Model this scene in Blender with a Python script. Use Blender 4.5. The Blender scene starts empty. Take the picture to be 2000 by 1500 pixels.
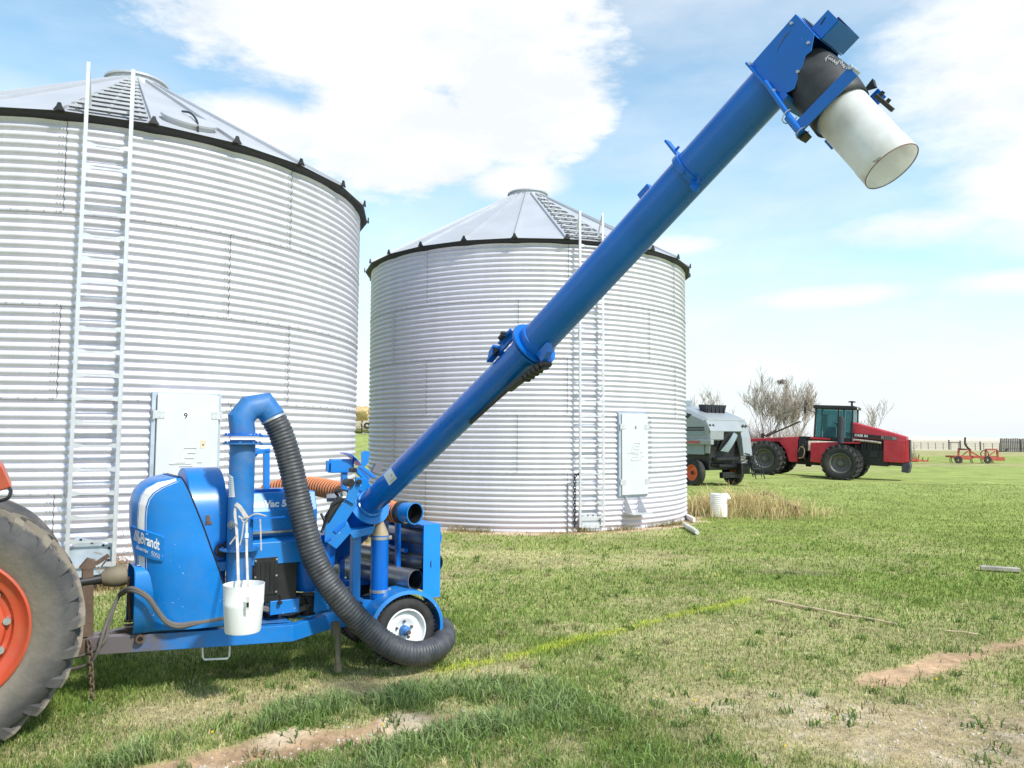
import bpy, bmesh, math, random
import numpy as np
from mathutils import Vector, Matrix
random.seed(7)
rng = np.random.default_rng(11)
R = math.radians
scene = bpy.context.scene
COL = scene.collection

# ------------------------------------------------------------------ camera
EYE = Vector((0, 0, 2.0))
FPX = 1500.0
PITCH, ROLL = R(3.89), R(0.3)
CAMROT = Matrix.Rotation(R(90) + PITCH, 3, 'X') @ Matrix.Rotation(ROLL, 3, 'Z')
cam_data = bpy.data.cameras.new('camera')
cam = bpy.data.objects.new('camera', cam_data)
COL.objects.link(cam)
cam.matrix_world = Matrix.Translation(EYE) @ CAMROT.to_4x4()
cam_data.sensor_width = 36.0
cam_data.lens = 36.0 * FPX / 2000.0
cam_data.clip_start = 0.05
cam_data.clip_end = 20000
scene.camera = cam

# measuring helpers: survey points of the photograph turned into places in the world
def ray(px, py):
    return CAMROT @ Vector(((px - 1000) / FPX, (750 - py) / FPX, -1))
def P(px, py, Y):
    d = ray(px, py)
    return EYE + d * (Y / d.y)
def G(px, py, h=0.0):
    d = ray(px, py)
    return EYE + d * ((h - EYE.z) / d.z)
HITCH = Vector((-3.15, 5.95, 0))
AX = Vector((0.838, 0.545, 0)).normalized()       # rearward along the trailer
NX = Vector((AX.y, -AX.x, 0))                     # towards the near side
UP = Vector((0, 0, 1))
def Q(px, py, t):
    d = ray(px, py)
    k = (t - (EYE - HITCH).dot(NX)) / d.dot(NX)
    return EYE + d * k
def L(s, t, h):
    return HITCH + AX * s + NX * t + UP * h
def pix(w):
    c = CAMROT.transposed() @ (Vector(w) - EYE)
    return (1000 + FPX * c.x / -c.z, 750 - FPX * c.y / -c.z)

# ------------------------------------------------------------------ mesh builder
class MB:
    def __init__(self):
        self.v = []; self.f = []
    def add(self, verts, faces):
        o = len(self.v)
        self.v += [tuple(x) for x in verts]
        self.f += [tuple(i + o for i in f) for f in faces]
        return self
    def box(self, c, ax, ay, az):
        c, ax, ay, az = Vector(c), Vector(ax), Vector(ay), Vector(az)
        vs = [c + ax * i + ay * j + az * k for k in (-1, 1) for j in (-1, 1) for i in (-1, 1)]
        return self.add(vs, [(0, 2, 3, 1), (4, 5, 7, 6), (0, 1, 5, 4), (2, 6, 7, 3), (0, 4, 6, 2), (1, 3, 7, 5)])
    def bx(self, x0, x1, y0, y1, z0, z1):
        return self.box(((x0 + x1) / 2, (y0 + y1) / 2, (z0 + z1) / 2), ((x1 - x0) / 2, 0, 0), (0, (y1 - y0) / 2, 0), (0, 0, (z1 - z0) / 2))
    def bar(self, p0, p1, w, h, up=UP):
        p0, p1 = Vector(p0), Vector(p1)
        d = (p1 - p0); a = d.normalized()
        s = a.cross(Vector(up))
        if s.length < 1e-4: s = a.cross(Vector((1, 0, 0)))
        s.normalize(); u = s.cross(a).normalized()
        return self.box((p0 + p1) / 2, d / 2, s * w / 2, u * h / 2)
    def prism(self, poly, ext):
        poly = [Vector(p) for p in poly]; ext = Vector(ext); n = len(poly)
        vs = poly + [p + ext for p in poly]
        fs = [tuple(range(n))[::-1], tuple(range(n, 2 * n))]
        fs += [(i, (i + 1) % n, n + (i + 1) % n, n + i) for i in range(n)]
        return self.add(vs, fs)
    def quad(self, a, b, c, d):
        return self.add([a, b, c, d], [(0, 1, 2, 3)])
    def loft(self, rings, cap=True):
        n = len(rings[0]); vs = [p for r in rings for p in r]; fs = []
        for k in range(len(rings) - 1):
            for i in range(n):
                fs.append((k * n + i, k * n + (i + 1) % n, (k + 1) * n + (i + 1) % n, (k + 1) * n + i))
        if cap:
            fs.append(tuple(range(n))[::-1]); fs.append(tuple(range((len(rings) - 1) * n, len(rings) * n)))
        return self.add(vs, fs)
    def tube(self, pts, r, n=12, cap=True, up=None):
        pts = [Vector(p) for p in pts]; m = len(pts)
        rr = r if hasattr(r, '__len__') else [r] * m
        tang = []
        for i in range(m):
            a = pts[min(i + 1, m - 1)] - pts[max(i - 1, 0)]
            tang.append(a.normalized())
        ref = Vector(up) if up else (UP if abs(tang[0].z) < 0.9 else Vector((1, 0, 0)))
        rings = []; u = (ref - tang[0] * ref.dot(tang[0])).normalized()
        for i in range(m):
            u = (u - tang[i] * u.dot(tang[i])).normalized()
            s = tang[i].cross(u)
            rings.append([pts[i] + (u * math.cos(2 * math.pi * k / n) + s * math.sin(2 * math.pi * k / n)) * rr[i] for k in range(n)])
        return self.loft(rings, cap)
    def cyl(self, p0, p1, r, n=20, r1=None):
        return self.tube([p0, p1], [r, r if r1 is None else r1], n)
    def pipe(self, p0, p1, ro, ri, n=28):
        p0, p1 = Vector(p0), Vector(p1)
        return self.lathe([(ri, 0), (ro, 0), (ro, 1), (ri, 1)], p0, p1 - p0, n, closed=True)
    def lathe(self, prof, o, axis, n=32, closed=False, a0=0.0, a1=2 * math.pi, ref=None):
        # prof: (radius, fraction along axis vector)
        o = Vector(o); axis = Vector(axis); a = axis.normalized()
        rf = Vector(ref) if ref else (UP if abs(a.z) < 0.9 else Vector((1, 0, 0)))
        u = (rf - a * rf.dot(a)).normalized(); s = a.cross(u)
        full = abs(a1 - a0 - 2 * math.pi) < 1e-6
        m = n if full else n + 1; k = len(prof); vs = []; fs = []
        for i in range(m):
            t = a0 + (a1 - a0) * i / n
            d = u * math.cos(t) + s * math.sin(t)
            vs += [o + d * r + axis * z for r, z in prof]
        for i in range(n):
            j = (i + 1) % m
            for q in range(k if closed else k - 1):
                q2 = (q + 1) % k
                fs.append((i * k + q, j * k + q, j * k + q2, i * k + q2))
        if closed and not full:
            fs.append(tuple(range(k))); fs.append(tuple((m - 1) * k + q for q in range(k))[::-1])
        return self.add(vs, fs)
    def bolt(self, p, d, r=0.012, h=0.012):
        p, d = Vector(p), Vector(d).normalized()
        return self.tube([p - d * 0.004, p + d * h], r, 6)
    def ball(self, c, r, n=8):
        c = Vector(c)
        return self.lathe([(r * math.sin(math.pi * i / n) + 1e-5, -r * math.cos(math.pi * i / n)) for i in range(n + 1)], c, UP, n * 2)
    def chain(self, pts, r=0.006, ln=0.045):
        # interlocked oval links along a path
        pts = [Vector(p) for p in pts]
        pos = resample(pts, ln * 0.72)
        for i in range(len(pos) - 1):
            a = (pos[i + 1] - pos[i]).normalized()
            s = a.cross(Vector((0.3, 1, 0.1))).normalized()
            if i % 2: s = a.cross(s).normalized()
            c = (pos[i] + pos[i + 1]) / 2; ring = []
            for k in range(10):
                t = 2 * math.pi * k / 10
                ring.append(c + a * math.cos(t) * ln * 0.5 + s * math.sin(t) * ln * 0.3)
            o = len(self.v); N = a.cross(s)
            for k in range(10):
                d = (ring[k] - c).normalized()
                for q in range(4):
                    w = 2 * math.pi * q / 4
                    self.v.append(tuple(ring[k] + (d * math.cos(w) + N * math.sin(w)) * r))
            for k in range(10):
                for q in range(4):
                    self.f.append((o + k * 4 + q, o + ((k + 1) % 10) * 4 + q, o + ((k + 1) % 10) * 4 + (q + 1) % 4, o + k * 4 + (q + 1) % 4))
        return self
    def build(self, name, mat, parent=None, smooth=35, bevel=0.0, seg=2, local=False):
        me = bpy.data.meshes.new(name)
        off = Vector((0, 0, 0))
        if parent is not None and not local:
            off = ORIGIN.get(parent.name, off)
        vs = [(v[0] - off.x, v[1] - off.y, v[2] - off.z) for v in self.v]
        me.from_pydata(vs, [], self.f)
        bm = bmesh.new(); bm.from_mesh(me)
        bmesh.ops.recalc_face_normals(bm, faces=bm.faces)
        bm.to_mesh(me); bm.free()
        o = bpy.data.objects.new(name, me); COL.objects.link(o)
        if mat: me.materials.append(mat)
        if smooth:
            me.polygons.foreach_set('use_smooth', [True] * len(me.polygons))
            me.set_sharp_from_angle(angle=R(smooth))
        if bevel:
            b = o.modifiers.new('bevel', 'BEVEL'); b.width = bevel; b.segments = seg
            b.limit_method = 'ANGLE'; b.angle_limit = R(40); b.harden_normals = True
        if parent is not None:
            o.parent = parent
            ORIGIN[o.name] = off
        return o
ORIGIN = {}

def resample(pts, step):
    pts = [Vector(p) for p in pts]; out = [pts[0].copy()]; acc = 0.0
    for a, b in zip(pts, pts[1:]):
        d = (b - a).length
        while acc + d >= step:
            k = (step - acc) / d; a = a.lerp(b, k); out.append(a.copy()); d = (b - a).length; acc = 0.0
        acc += d
    return out
def spline(pts, n=8):
    pts = [Vector(p) for p in pts]; out = []
    q = [pts[0] * 2 - pts[1]] + pts + [pts[-1] * 2 - pts[-2]]
    for i in range(1, len(q) - 2):
        p0, p1, p2, p3 = q[i - 1:i + 3]
        for k in range(n):
            t = k / n
            out.append(0.5 * ((2 * p1) + (p2 - p0) * t + (2 * p0 - 5 * p1 + 4 * p2 - p3) * t * t + (3 * p1 - p0 - 3 * p2 + p3) * t ** 3))
    out.append(pts[-1]); return out

def tag(o, label=None, cat=None, group=None, kind=None):
    if label: o['label'] = label
    if cat: o['category'] = cat
    if group: o['group'] = group
    if kind: o['kind'] = kind
    return o
def thing(name, label, cat, loc, rz=0.0, group=None, ry=0.0):
    o = bpy.data.objects.new(name, None); COL.objects.link(o)
    o.empty_display_size = 0.2
    o.location = loc; o.rotation_euler = (0, ry, rz)
    ORIGIN[o.name] = Vector(loc)
    return tag(o, label, cat, group)
def single(o):
    # moves a one-mesh thing's origin to its base
    me = o.data; vs = [v.co for v in me.vertices]
    c = Vector((sum(v.x for v in vs) / len(vs), sum(v.y for v in vs) / len(vs), min(v.z for v in vs)))
    me.transform(Matrix.Translation(-c)); o.location = c
    return o
def dup(o, parent=None):
    c = o.copy(); COL.objects.link(c); c.parent = parent
    for ch in list(o.children): dup(ch, c)
    return c

def write(name, s, mat, parent, org, xd, nrm, size, extr=0.001, shear=0.0, bold=0.0, space=1.0, hollow=False, align='LEFT'):
    cu = bpy.data.curves.new('lettering', 'FONT'); cu.body = s; cu.size = size; cu.shear = shear
    cu.offset = bold; cu.extrude = 0 if hollow else extr; cu.space_character = space; cu.align_x = align
    cu.resolution_u = 4
    if hollow:
        cu.fill_mode = 'NONE'; cu.bevel_depth = hollow; cu.bevel_resolution = 0
    t = bpy.data.objects.new('lettering', cu); COL.objects.link(t)
    me = bpy.data.meshes.new_from_object(t.evaluated_get(bpy.context.evaluated_depsgraph_get()))
    bpy.data.objects.remove(t); bpy.data.curves.remove(cu)
    xd = Vector(xd).normalized(); nrm = Vector(nrm); nrm = (nrm - xd * nrm.dot(xd)).normalized(); yd = nrm.cross(xd)
    m = MB(); m.v = [tuple(Vector(org) + xd * v.co.x + yd * v.co.y + nrm * v.co.z) for v in me.vertices]
    m.f = [tuple(p.vertices) for p in me.polygons]
    bpy.data.meshes.remove(me)
    return m.build(name, mat, parent, smooth=0)

# ------------------------------------------------------------------ materials
MATS = {}
def mat(name, col, rough=0.5, metal=0.0, var=0.12, scale=6.0, bump=0.0, bscale=60.0, dirt=None, damt=0.0, dscale=4.0, coat=0.0, spec=0.5, chips=None, csize=30.0, cthr=0.72):
    if name in MATS: return MATS[name]
    m = bpy.data.materials.new(name); m.use_nodes = True; nt = m.node_tree; N = nt.nodes; K = nt.links
    b = N['Principled BSDF']; b.inputs['Roughness'].default_value = rough; b.inputs['Metallic'].default_value = metal
    b.inputs['Specular IOR Level'].default_value = spec
    b.inputs['Coat Weight'].default_value = coat; b.inputs['Coat Roughness'].default_value = 0.12
    tc = N.new('ShaderNodeTexCoord')
    n1 = N.new('ShaderNodeTexNoise'); n1.inputs['Scale'].default_value = scale; n1.inputs['Detail'].default_value = 6
    K.new(tc.outputs['Object'], n1.inputs['Vector'])
    rmp = N.new('ShaderNodeMapRange'); rmp.inputs[1].default_value = 0.3; rmp.inputs[2].default_value = 0.7
    rmp.inputs[3].default_value = 1 - var; rmp.inputs[4].default_value = 1 + var
    K.new(n1.outputs['Fac'], rmp.inputs[0])
    mul = N.new('ShaderNodeMix'); mul.data_type = 'RGBA'; mul.blend_type = 'MULTIPLY'; mul.inputs[0].default_value = 1
    mul.inputs[6].default_value = (*col, 1); K.new(rmp.outputs[0], mul.inputs[7])
    out = mul.outputs[2]
    def layer(out, c, sc, lo, hi, amt, det=8):
        n = N.new('ShaderNodeTexNoise'); n.inputs['Scale'].default_value = sc; n.inputs['Detail'].default_value = det; n.inputs['Roughness'].default_value = 0.65
        K.new(tc.outputs['Object'], n.inputs['Vector'])
        r = N.new('ShaderNodeMapRange'); r.inputs[1].default_value = lo; r.inputs[2].default_value = hi; r.inputs[3].default_value = 0; r.inputs[4].default_value = amt
        K.new(n.outputs['Fac'], r.inputs[0])
        x = N.new('ShaderNodeMix'); x.data_type = 'RGBA'; K.new(r.outputs[0], x.inputs[0]); K.new(out, x.inputs[6]); x.inputs[7].default_value = (*c, 1)
        return x.outputs[2]
    if dirt: out = layer(out, dirt, dscale, 0.42, 0.72, damt)
    if chips: out = layer(out, chips, csize, cthr, cthr + 0.02, 1.0, 3)
    K.new(out, b.inputs['Base Color'])
    r2 = N.new('ShaderNodeMapRange'); r2.inputs[3].default_value = max(0, rough - 0.1); r2.inputs[4].default_value = min(1, rough + 0.1)
    K.new(n1.outputs['Fac'], r2.inputs[0]); K.new(r2.outputs[0], b.inputs['Roughness'])
    if bump:
        nb = N.new('ShaderNodeTexNoise'); nb.inputs['Scale'].default_value = bscale; nb.inputs['Detail'].default_value = 5
        K.new(tc.outputs['Object'], nb.inputs['Vector'])
        bp = N.new('ShaderNodeBump'); bp.inputs['Strength'].default_value = bump; bp.inputs['Distance'].default_value = 0.01
        K.new(nb.outputs['Fac'], bp.inputs['Height']); K.new(bp.outputs[0], b.inputs['Normal'])
    MATS[name] = m
    return m

BLUE = mat('blue_paint', (0.003, 0.19, 0.58), 0.36, var=0.14, scale=2.2, bump=0.05, bscale=18, dirt=(0.07, 0.20, 0.40), damt=0.3, dscale=6, coat=0.25, chips=(0.55, 0.66, 0.76), csize=30, cthr=0.70)
BLUED = mat('blue_paint_tube', (0.0015, 0.137, 0.57), 0.28, var=0.12, scale=2, bump=0.04, bscale=10, dirt=(0.02, 0.11, 0.30), damt=0.2, dscale=5, coat=0.2, spec=0.4, chips=(0.16, 0.26, 0.42), csize=45, cthr=0.72)
BLUEDUST = mat('blue_paint_dusty', (0.010, 0.155, 0.45), 0.5, var=0.15, scale=5, dirt=(0.13, 0.19, 0.31), damt=0.6, dscale=7, chips=(0.35, 0.42, 0.5), csize=35, cthr=0.71)
BLACK = mat('black_paint', (0.012, 0.012, 0.014), 0.45, var=0.3, scale=12, dirt=(0.05, 0.045, 0.04), damt=0.4)
RUBBER = mat('black_rubber', (0.022, 0.023, 0.026), 0.6, var=0.3, scale=8, dirt=(0.10, 0.095, 0.09), damt=0.35, dscale=10)
HOSEM = mat('ribbed_hose_rubber', (0.038, 0.040, 0.046), 0.5, var=0.25, scale=7, dirt=(0.13, 0.13, 0.135), damt=0.55, dscale=9)
RUST = mat('rusty_steel', (0.10, 0.065, 0.045), 0.75, var=0.35, scale=15, dirt=(0.21, 0.13, 0.08), damt=0.6, bump=0.2)
STEEL = mat('zinc_steel', (0.55, 0.55, 0.56), 0.38, 0.75, var=0.2, scale=12, dirt=(0.28, 0.26, 0.24), damt=0.4)
PIPEM = mat('dull_steel_pipe', (0.30, 0.305, 0.33), 0.3, 0.65, var=0.3, scale=5, dirt=(0.2, 0.18, 0.17), damt=0.5, dscale=6)
WHITE = mat('white_paint', (0.80, 0.80, 0.79), 0.4, var=0.05)
WHITEP = mat('white_plastic', (0.82, 0.82, 0.80), 0.45, var=0.05, scale=4, dirt=(0.62, 0.60, 0.54), damt=0.3)
ORANGEH = mat('orange_hose_plastic', (0.78, 0.26, 0.10), 0.5, var=0.15, scale=9, dirt=(0.45, 0.2, 0.11), damt=0.4)
# ------------------------------------------------------------------ daylight
SUN_DIR = Vector((0.70, -0.68, 1.0)).normalized()
sun_el = math.asin(SUN_DIR.z)
w = bpy.data.worlds.new('World'); scene.world = w; w.use_nodes = True
nt = w.node_tree; N = nt.nodes; K = nt.links
bg = N['Background']; bg.inputs['Strength'].default_value = 0.13
sky = N.new('ShaderNodeTexSky'); sky.sky_type = 'NISHITA'; sky.sun_disc = False
sky.sun_elevation = sun_el; sky.sun_rotation = math.atan2(SUN_DIR.x, SUN_DIR.y)
sky.altitude = 900; sky.air_density = 1.0; sky.dust_density = 0.6; sky.ozone_density = 1.0
tc = N.new('ShaderNodeTexCoord')
sep = N.new('ShaderNodeSeparateXYZ'); K.new(tc.outputs['Generated'], sep.inputs[0])
def M(op, a, b=None, c=None):
    n = N.new('ShaderNodeMath'); n.operation = op
    for i, x in enumerate((a, b, c)):
        if x is None: continue
        if hasattr(x, 'is_linked') or hasattr(x, 'links'): K.new(x, n.inputs[i])
        else: n.inputs[i].default_value = x
    return n.outputs[0]
az = M('ARCTAN2', sep.outputs[0], sep.outputs[1]); el = M('ARCSINE', sep.outputs[2])
def noise(scale, detail, rough, sz=2.2):
    mp = N.new('ShaderNodeMapping'); mp.inputs['Scale'].default_value = (1, 1, sz); K.new(tc.outputs['Generated'], mp.inputs[0])
    n = N.new('ShaderNodeTexNoise'); n.inputs['Scale'].default_value = scale; n.inputs['Detail'].default_value = detail; n.inputs['Roughness'].default_value = rough
    K.new(mp.outputs[0], n.inputs['Vector']); return n.outputs['Fac']
nA = noise(5.0, 9, 0.62); nB = noise(16.0, 7, 0.6, 3.0); nC = noise(2.2, 6, 0.55, 3.5)
def blob(px0, py0, px1, py1, soft=0.25, amt=0.9, fine=0.55):
    cx, cy = (px0 + px1) / 2, (py0 + py1) / 2
    def ae(px, py):
        d = ray(px, py).normalized(); return math.atan2(d.x, d.y), math.asin(d.z)
    a0, e0 = ae(cx, cy); ra = abs(ae(px1, cy)[0] - ae(px0, cy)[0]) / 2; re = abs(ae(cx, py0)[1] - ae(cx, py1)[1]) / 2
    da = M('DIVIDE', M('SUBTRACT', az, a0), ra); de = M('DIVIDE', M('SUBTRACT', el, e0), re)
    d = M('SQRT', M('ADD', M('MULTIPLY', da, da), M('MULTIPLY', de, de)))
    d = M('ADD', d, M('MULTIPLY', M('SUBTRACT', nA, 0.5), amt)); d = M('ADD', d, M('MULTIPLY', M('SUBTRACT', nB, 0.5), fine))
    mr = N.new('ShaderNodeMapRange'); mr.interpolation_type = 'SMOOTHSTEP'
    mr.inputs[1].default_value = 1.0 + soft / 2; mr.inputs[2].default_value = 1.0 - soft; mr.inputs[3].default_value = 0; mr.inputs[4].default_value = 1
    K.new(d, mr.inputs[0]); return mr.outputs[0]
blobs = [blob(240, -180, 1270, 235), blob(530, 130, 1030, 410), blob(820, 40, 1215, 360), blob(640, -500, 1150, 120),
         blob(1640, -260, 2500, 400, 0.6), blob(1780, 200, 2300, 500, 0.7, 1.1), blob(1380, 556, 1800, 608, 0.9, 0.9, 0.7),
         blob(880, 300, 1130, 410, 0.6), blob(-320, -260, 180, -30, 0.6), blob(1560, 400, 2050, 480, 1.0, 1.2, 0.6),
         blob(1820, 520, 2200, 575, 0.9), blob(1240, 455, 1420, 505, 0.8), blob(320, 175, 700, 330, 0.5)]
cl = blobs[0]
for b_ in blobs[1:]: cl = M('MAXIMUM', cl, b_)
# elsewhere in the sky: broken cloud from the same noise (kept away from the surveyed part)
mr = N.new('ShaderNodeMapRange'); mr.interpolation_type = 'SMOOTHSTEP'; mr.inputs[1].default_value = 0.52; mr.inputs[2].default_value = 0.66
K.new(nC, mr.inputs[0])
away = N.new('ShaderNodeMapRange'); away.inputs[1].default_value = 0.75; away.inputs[2].default_value = 1.05
K.new(M('ABSOLUTE', az), away.inputs[0])
high = N.new('ShaderNodeMapRange'); high.inputs[1].default_value = 0.6; high.inputs[2].default_value = 0.85; K.new(el, high.inputs[0])
cl = M('MAXIMUM', cl, M('MULTIPLY', M('MULTIPLY', mr.outputs[0], 0.45), M('MAXIMUM', away.outputs[0], high.outputs[0])))
# thin veil
veil = N.new('ShaderNodeMapRange'); veil.inputs[1].default_value = 0.35; veil.inputs[2].default_value = 0.8; veil.inputs[3].default_value = 0.0; veil.inputs[4].default_value = 0.75
K.new(nC, veil.inputs[0])
cl = M('MAXIMUM', cl, veil.outputs[0])
hz_ = N.new('ShaderNodeMapRange'); hz_.interpolation_type = 'SMOOTHSTEP'; hz_.inputs[1].default_value = 0.30; hz_.inputs[2].default_value = -0.01; hz_.inputs[3].default_value = 0; hz_.inputs[4].default_value = 0.97
K.new(el, hz_.inputs[0])
tint = N.new('ShaderNodeMix'); tint.data_type = 'RGBA'; tint.blend_type = 'MULTIPLY'; tint.inputs[0].default_value = 1
K.new(sky.outputs[0], tint.inputs[6]); tint.inputs[7].default_value = (2.0, 2.35, 2.05, 1)
m1 = N.new('ShaderNodeMix'); m1.data_type = 'RGBA'; K.new(hz_.outputs[0], m1.inputs[0]); K.new(tint.outputs[2], m1.inputs[6]); m1.inputs[7].default_value = (6.75, 7.05, 7.5, 1)
# cloud colour: white with faint grey-blue undersides
cc = N.new('ShaderNodeMix'); cc.data_type = 'RGBA'
cr = N.new('ShaderNodeMapRange'); cr.inputs[1].default_value = 0.35; cr.inputs[2].default_value = 0.62; K.new(nA, cr.inputs[0])
K.new(cr.outputs[0], cc.inputs[0]); cc.inputs[6].default_value = (9.0, 9.1, 9.2, 1); cc.inputs[7].default_value = (7.2, 7.5, 7.8, 1)
m2 = N.new('ShaderNodeMix'); m2.data_type = 'RGBA'; K.new(cl, m2.inputs[0]); K.new(m1.outputs[2], m2.inputs[6]); K.new(cc.outputs[2], m2.inputs[7])
K.new(m2.outputs[2], bg.inputs['Color'])
sl = bpy.data.lights.new('sun', 'SUN'); sl.energy = 4.6; sl.angle = R(5); sl.color = (1.0, 0.97, 0.925)
so = bpy.data.objects.new('sun', sl); COL.objects.link(so)
so.rotation_euler = SUN_DIR.to_track_quat('Z', 'Y').to_euler(); so.location = (10, -10, 20)
scene.view_settings.view_transform = 'Standard'; scene.view_settings.look = 'None'; scene.view_settings.exposure = 0
scene.render.resolution_x = 1024; scene.render.resolution_y = 768
scene.cycles.max_bounces = 8; scene.cycles.transparent_max_bounces = 12
try: scene.cycles.use_denoising = True
except Exception: pass

# ------------------------------------------------------------------ terrain
def vnoise(x, y, seed=0):
    xi = np.floor(x).astype(np.int64); yi = np.floor(y).astype(np.int64); xf = x - xi; yf = y - yi
    def h(a, b):
        n = (a * 374761393 + b * 668265263 + seed * 974711) & 0x7fffffff
        n = ((n ^ (n >> 13)) * 1274126177) & 0x7fffffff
        return ((n ^ (n >> 16)) & 0xffff) / 65535.0
    u = xf * xf * (3 - 2 * xf); v = yf * yf * (3 - 2 * yf)
    return (h(xi, yi) * (1 - u) + h(xi + 1, yi) * u) * (1 - v) + (h(xi, yi + 1) * (1 - u) + h(xi + 1, yi + 1) * u) * v
def fbm(x, y, s, o=4, seed=0):
    t = 0; a = 0.5; n = 0
    for i in range(o):
        t = t + a * vnoise(x * s + 17.3 * i, y * s + 9.1 * i, seed + i); n += a; a *= 0.5; s *= 2
    return t / n
def seg(x, y, pts):
    # distance to a polyline and the fraction along it
    best = np.full(np.shape(x), 1e9); frac = np.zeros(np.shape(x)); tot = len(pts) - 1
    for i in range(tot):
        ax, ay = pts[i][:2]; bx, by = pts[i + 1][:2]; dx, dy = bx - ax, by - ay
        t = np.clip(((x - ax) * dx + (y - ay) * dy) / (dx * dx + dy * dy), 0, 1)
        d = np.hypot(x - ax - t * dx, y - ay - t * dy)
        m = d < best; best = np.where(m, d, best); frac = np.where(m, (i + t) / tot, frac)
    return best, frac
def sm(x, a, b):
    t = np.clip((x - a) / (b - a), 0, 1); return t * t * (3 - 2 * t)
BIN_R = 4.115
BIN1 = Vector((-7.03, 13.92, 0)); BIN2 = Vector((0.40, 20.4, 0))
def hgt(x, y):
    x = np.asarray(x, float); y = np.asarray(y, float)
    h = 2.3 * np.exp(-(((x + 18) / 14) ** 2 + ((y - 92) / 14) ** 2))
    h = h + 0.24 * np.exp(-(((x - 12.6) / 2.6) ** 2 + ((y - 39.2) / 2.2) ** 2))
    h = h + 0.05 * (fbm(x, y, 0.25, 3, 5) - 0.5) * sm(y, 9, 14)
    d1, f = seg(x, y, RUT); h = h - 0.05 * np.exp(-(d1 / 0.2) ** 2)
    return h
def gv(px, py): g = G(px, py); return (g.x, g.y)
RUT = [gv(250, 1530), gv(430, 1478), gv(650, 1440), gv(800, 1412), gv(925, 1390)]
TRACK = [gv(1700, 1335), gv(1850, 1293), gv(1960, 1268), gv(2150, 1225), gv(2500, 1150)]
TUFTU = [gv(120, 1560), gv(330, 1465), gv(560, 1402), gv(800, 1362), gv(1000, 1345), gv(1160, 1390)]
TUFTL = [gv(640, 1540), gv(760, 1475), gv(900, 1430), gv(1050, 1400), gv(1170, 1400)]
LIME = [gv(860, 1310), gv(1000, 1285), gv(1130, 1250), gv(1250, 1222), gv(1330, 1200), gv(1472, 1171)]
PATCH = gv(1900, 1440)
PATCH2 = gv(1480, 1370)
def lawn(x, y):
    n1 = fbm(x, y, 0.55, 4, 1); n2 = fbm(x, y, 2.6, 3, 9); n3 = fbm(x, y, 8.0, 2, 21)
    nn = n1 * 0.6 + n2 * 0.4
    green = sm(nn, 0.36, 0.62)
    green = green * 0.5 + 0.33
    far = sm(y, 13, 24); green = green + far * 0.38
    # greener on the right of the lawn, and under the machine
    green = green + 0.35 * sm(x, 2.0, 5.5) * sm(y, 7.0, 9.5)
    dl, fl = seg(x, y, [(-3.6, 6.3), (-1.0, 7.8)]); green = green + 0.5 * np.exp(-(dl / 0.8) ** 2)
    dr0, fr0 = seg(x, y, RUT); bare_ = sm(0.21 - dr0 * (1 + 0.9 * sm(fr0, 0.7, 1.0)), -0.05, 0.08)
    du, fu = seg(x, y, TUFTU); dw, fw = seg(x, y, TUFTL)
    fade_u = 1 - sm(fu, 0.85, 1.0)
    long_ = np.exp(-((du + 0.25 * (n1 - 0.5)) / 0.21) ** 2) * fade_u + np.exp(-((dw + 0.3 * (n1 - 0.5)) / 0.26) ** 2) * (1 - 0.6 * sm(fw, 0.7, 1.0))
    dlow, _ = seg(x, y, [gv(750, 1560), gv(1250, 1500)]); long_ = long_ + 0.22 * np.exp(-(dlow / 0.35) ** 2)
    long_ = np.clip((1 - bare_) * long_ * sm(n2 * 0.65 + n3 * 0.35, 0.30, 0.58) * 1.25, 0, 1); green = green + long_ * 0.7
    # bare soil
    dr, fr = seg(x, y, RUT); bare = sm(0.24 + 0.30 * (n2 - 0.45) - dr * (1 + 0.9 * sm(fr, 0.7, 1.0)), -0.05, 0.1)
    dt, ft = seg(x, y, TRACK); sand = 0.95 * sm(0.15 + 0.45 * (n2 - 0.5) - dt, -0.10, 0.10)
    for c in (BIN1, BIN2):
        d = np.hypot(x - c.x, y - c.y) - BIN_R
        bare = np.maximum(bare, sm(0.40 + 0.6 * (n2 - 0.45) - d, -0.18, 0.18) * 0.9)
    dp = np.hypot((x - PATCH[0]) / 1.5, (y - PATCH[1]) / 0.85); dry = sm(1.25 - dp + 0.9 * (n2 - 0.5), 0, 0.7)
    dq = np.hypot((x - PATCH2[0]) / 0.9, (y - PATCH2[1]) / 0.35); dry = np.maximum(dry, 0.7 * sm(1.2 - dq + 0.8 * (n2 - 0.5), 0, 0.8))
    ds = np.hypot((x - gv(1560, 1118)[0]) / 1.0, (y - gv(1560, 1118)[1]) / 0.35); dirtp = 0.6 * sm(1.0 - ds + 0.9 * (n2 - 0.5), 0, 0.6)
    # straw strip in front of the machine
    dst, _ = seg(x, y, [gv(250, 1400), gv(560, 1360), gv(980, 1315)]); green = green - 0.55 * np.exp(-(dst / 0.28) ** 2)
    dl2, fl2 = seg(x, y, LIME); lime = np.exp(-(dl2 / 0.075) ** 2) * sm(n3 + 0.5 * n2, 0.28, 0.6)
    gap = np.abs(fl2 - 0.72) < 0.02; lime = np.where(gap, 0, lime)
    limeg = np.exp(-((dl2) / 0.2) ** 2)
    green = np.clip(green + 0.3 * limeg, 0, 1)
    return green, long_, np.clip(bare, 0, 1), np.clip(sand, 0, 1), np.clip(dry, 0, 1), lime, np.clip(dirtp, 0, 1), nn, n2
def n3_(x, y): return fbm(x, y, 9.0, 3, 50)
def mixc(a, b, t): return a * (1 - t[:, None]) + np.array(b)[None, :] * t[:, None]
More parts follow.
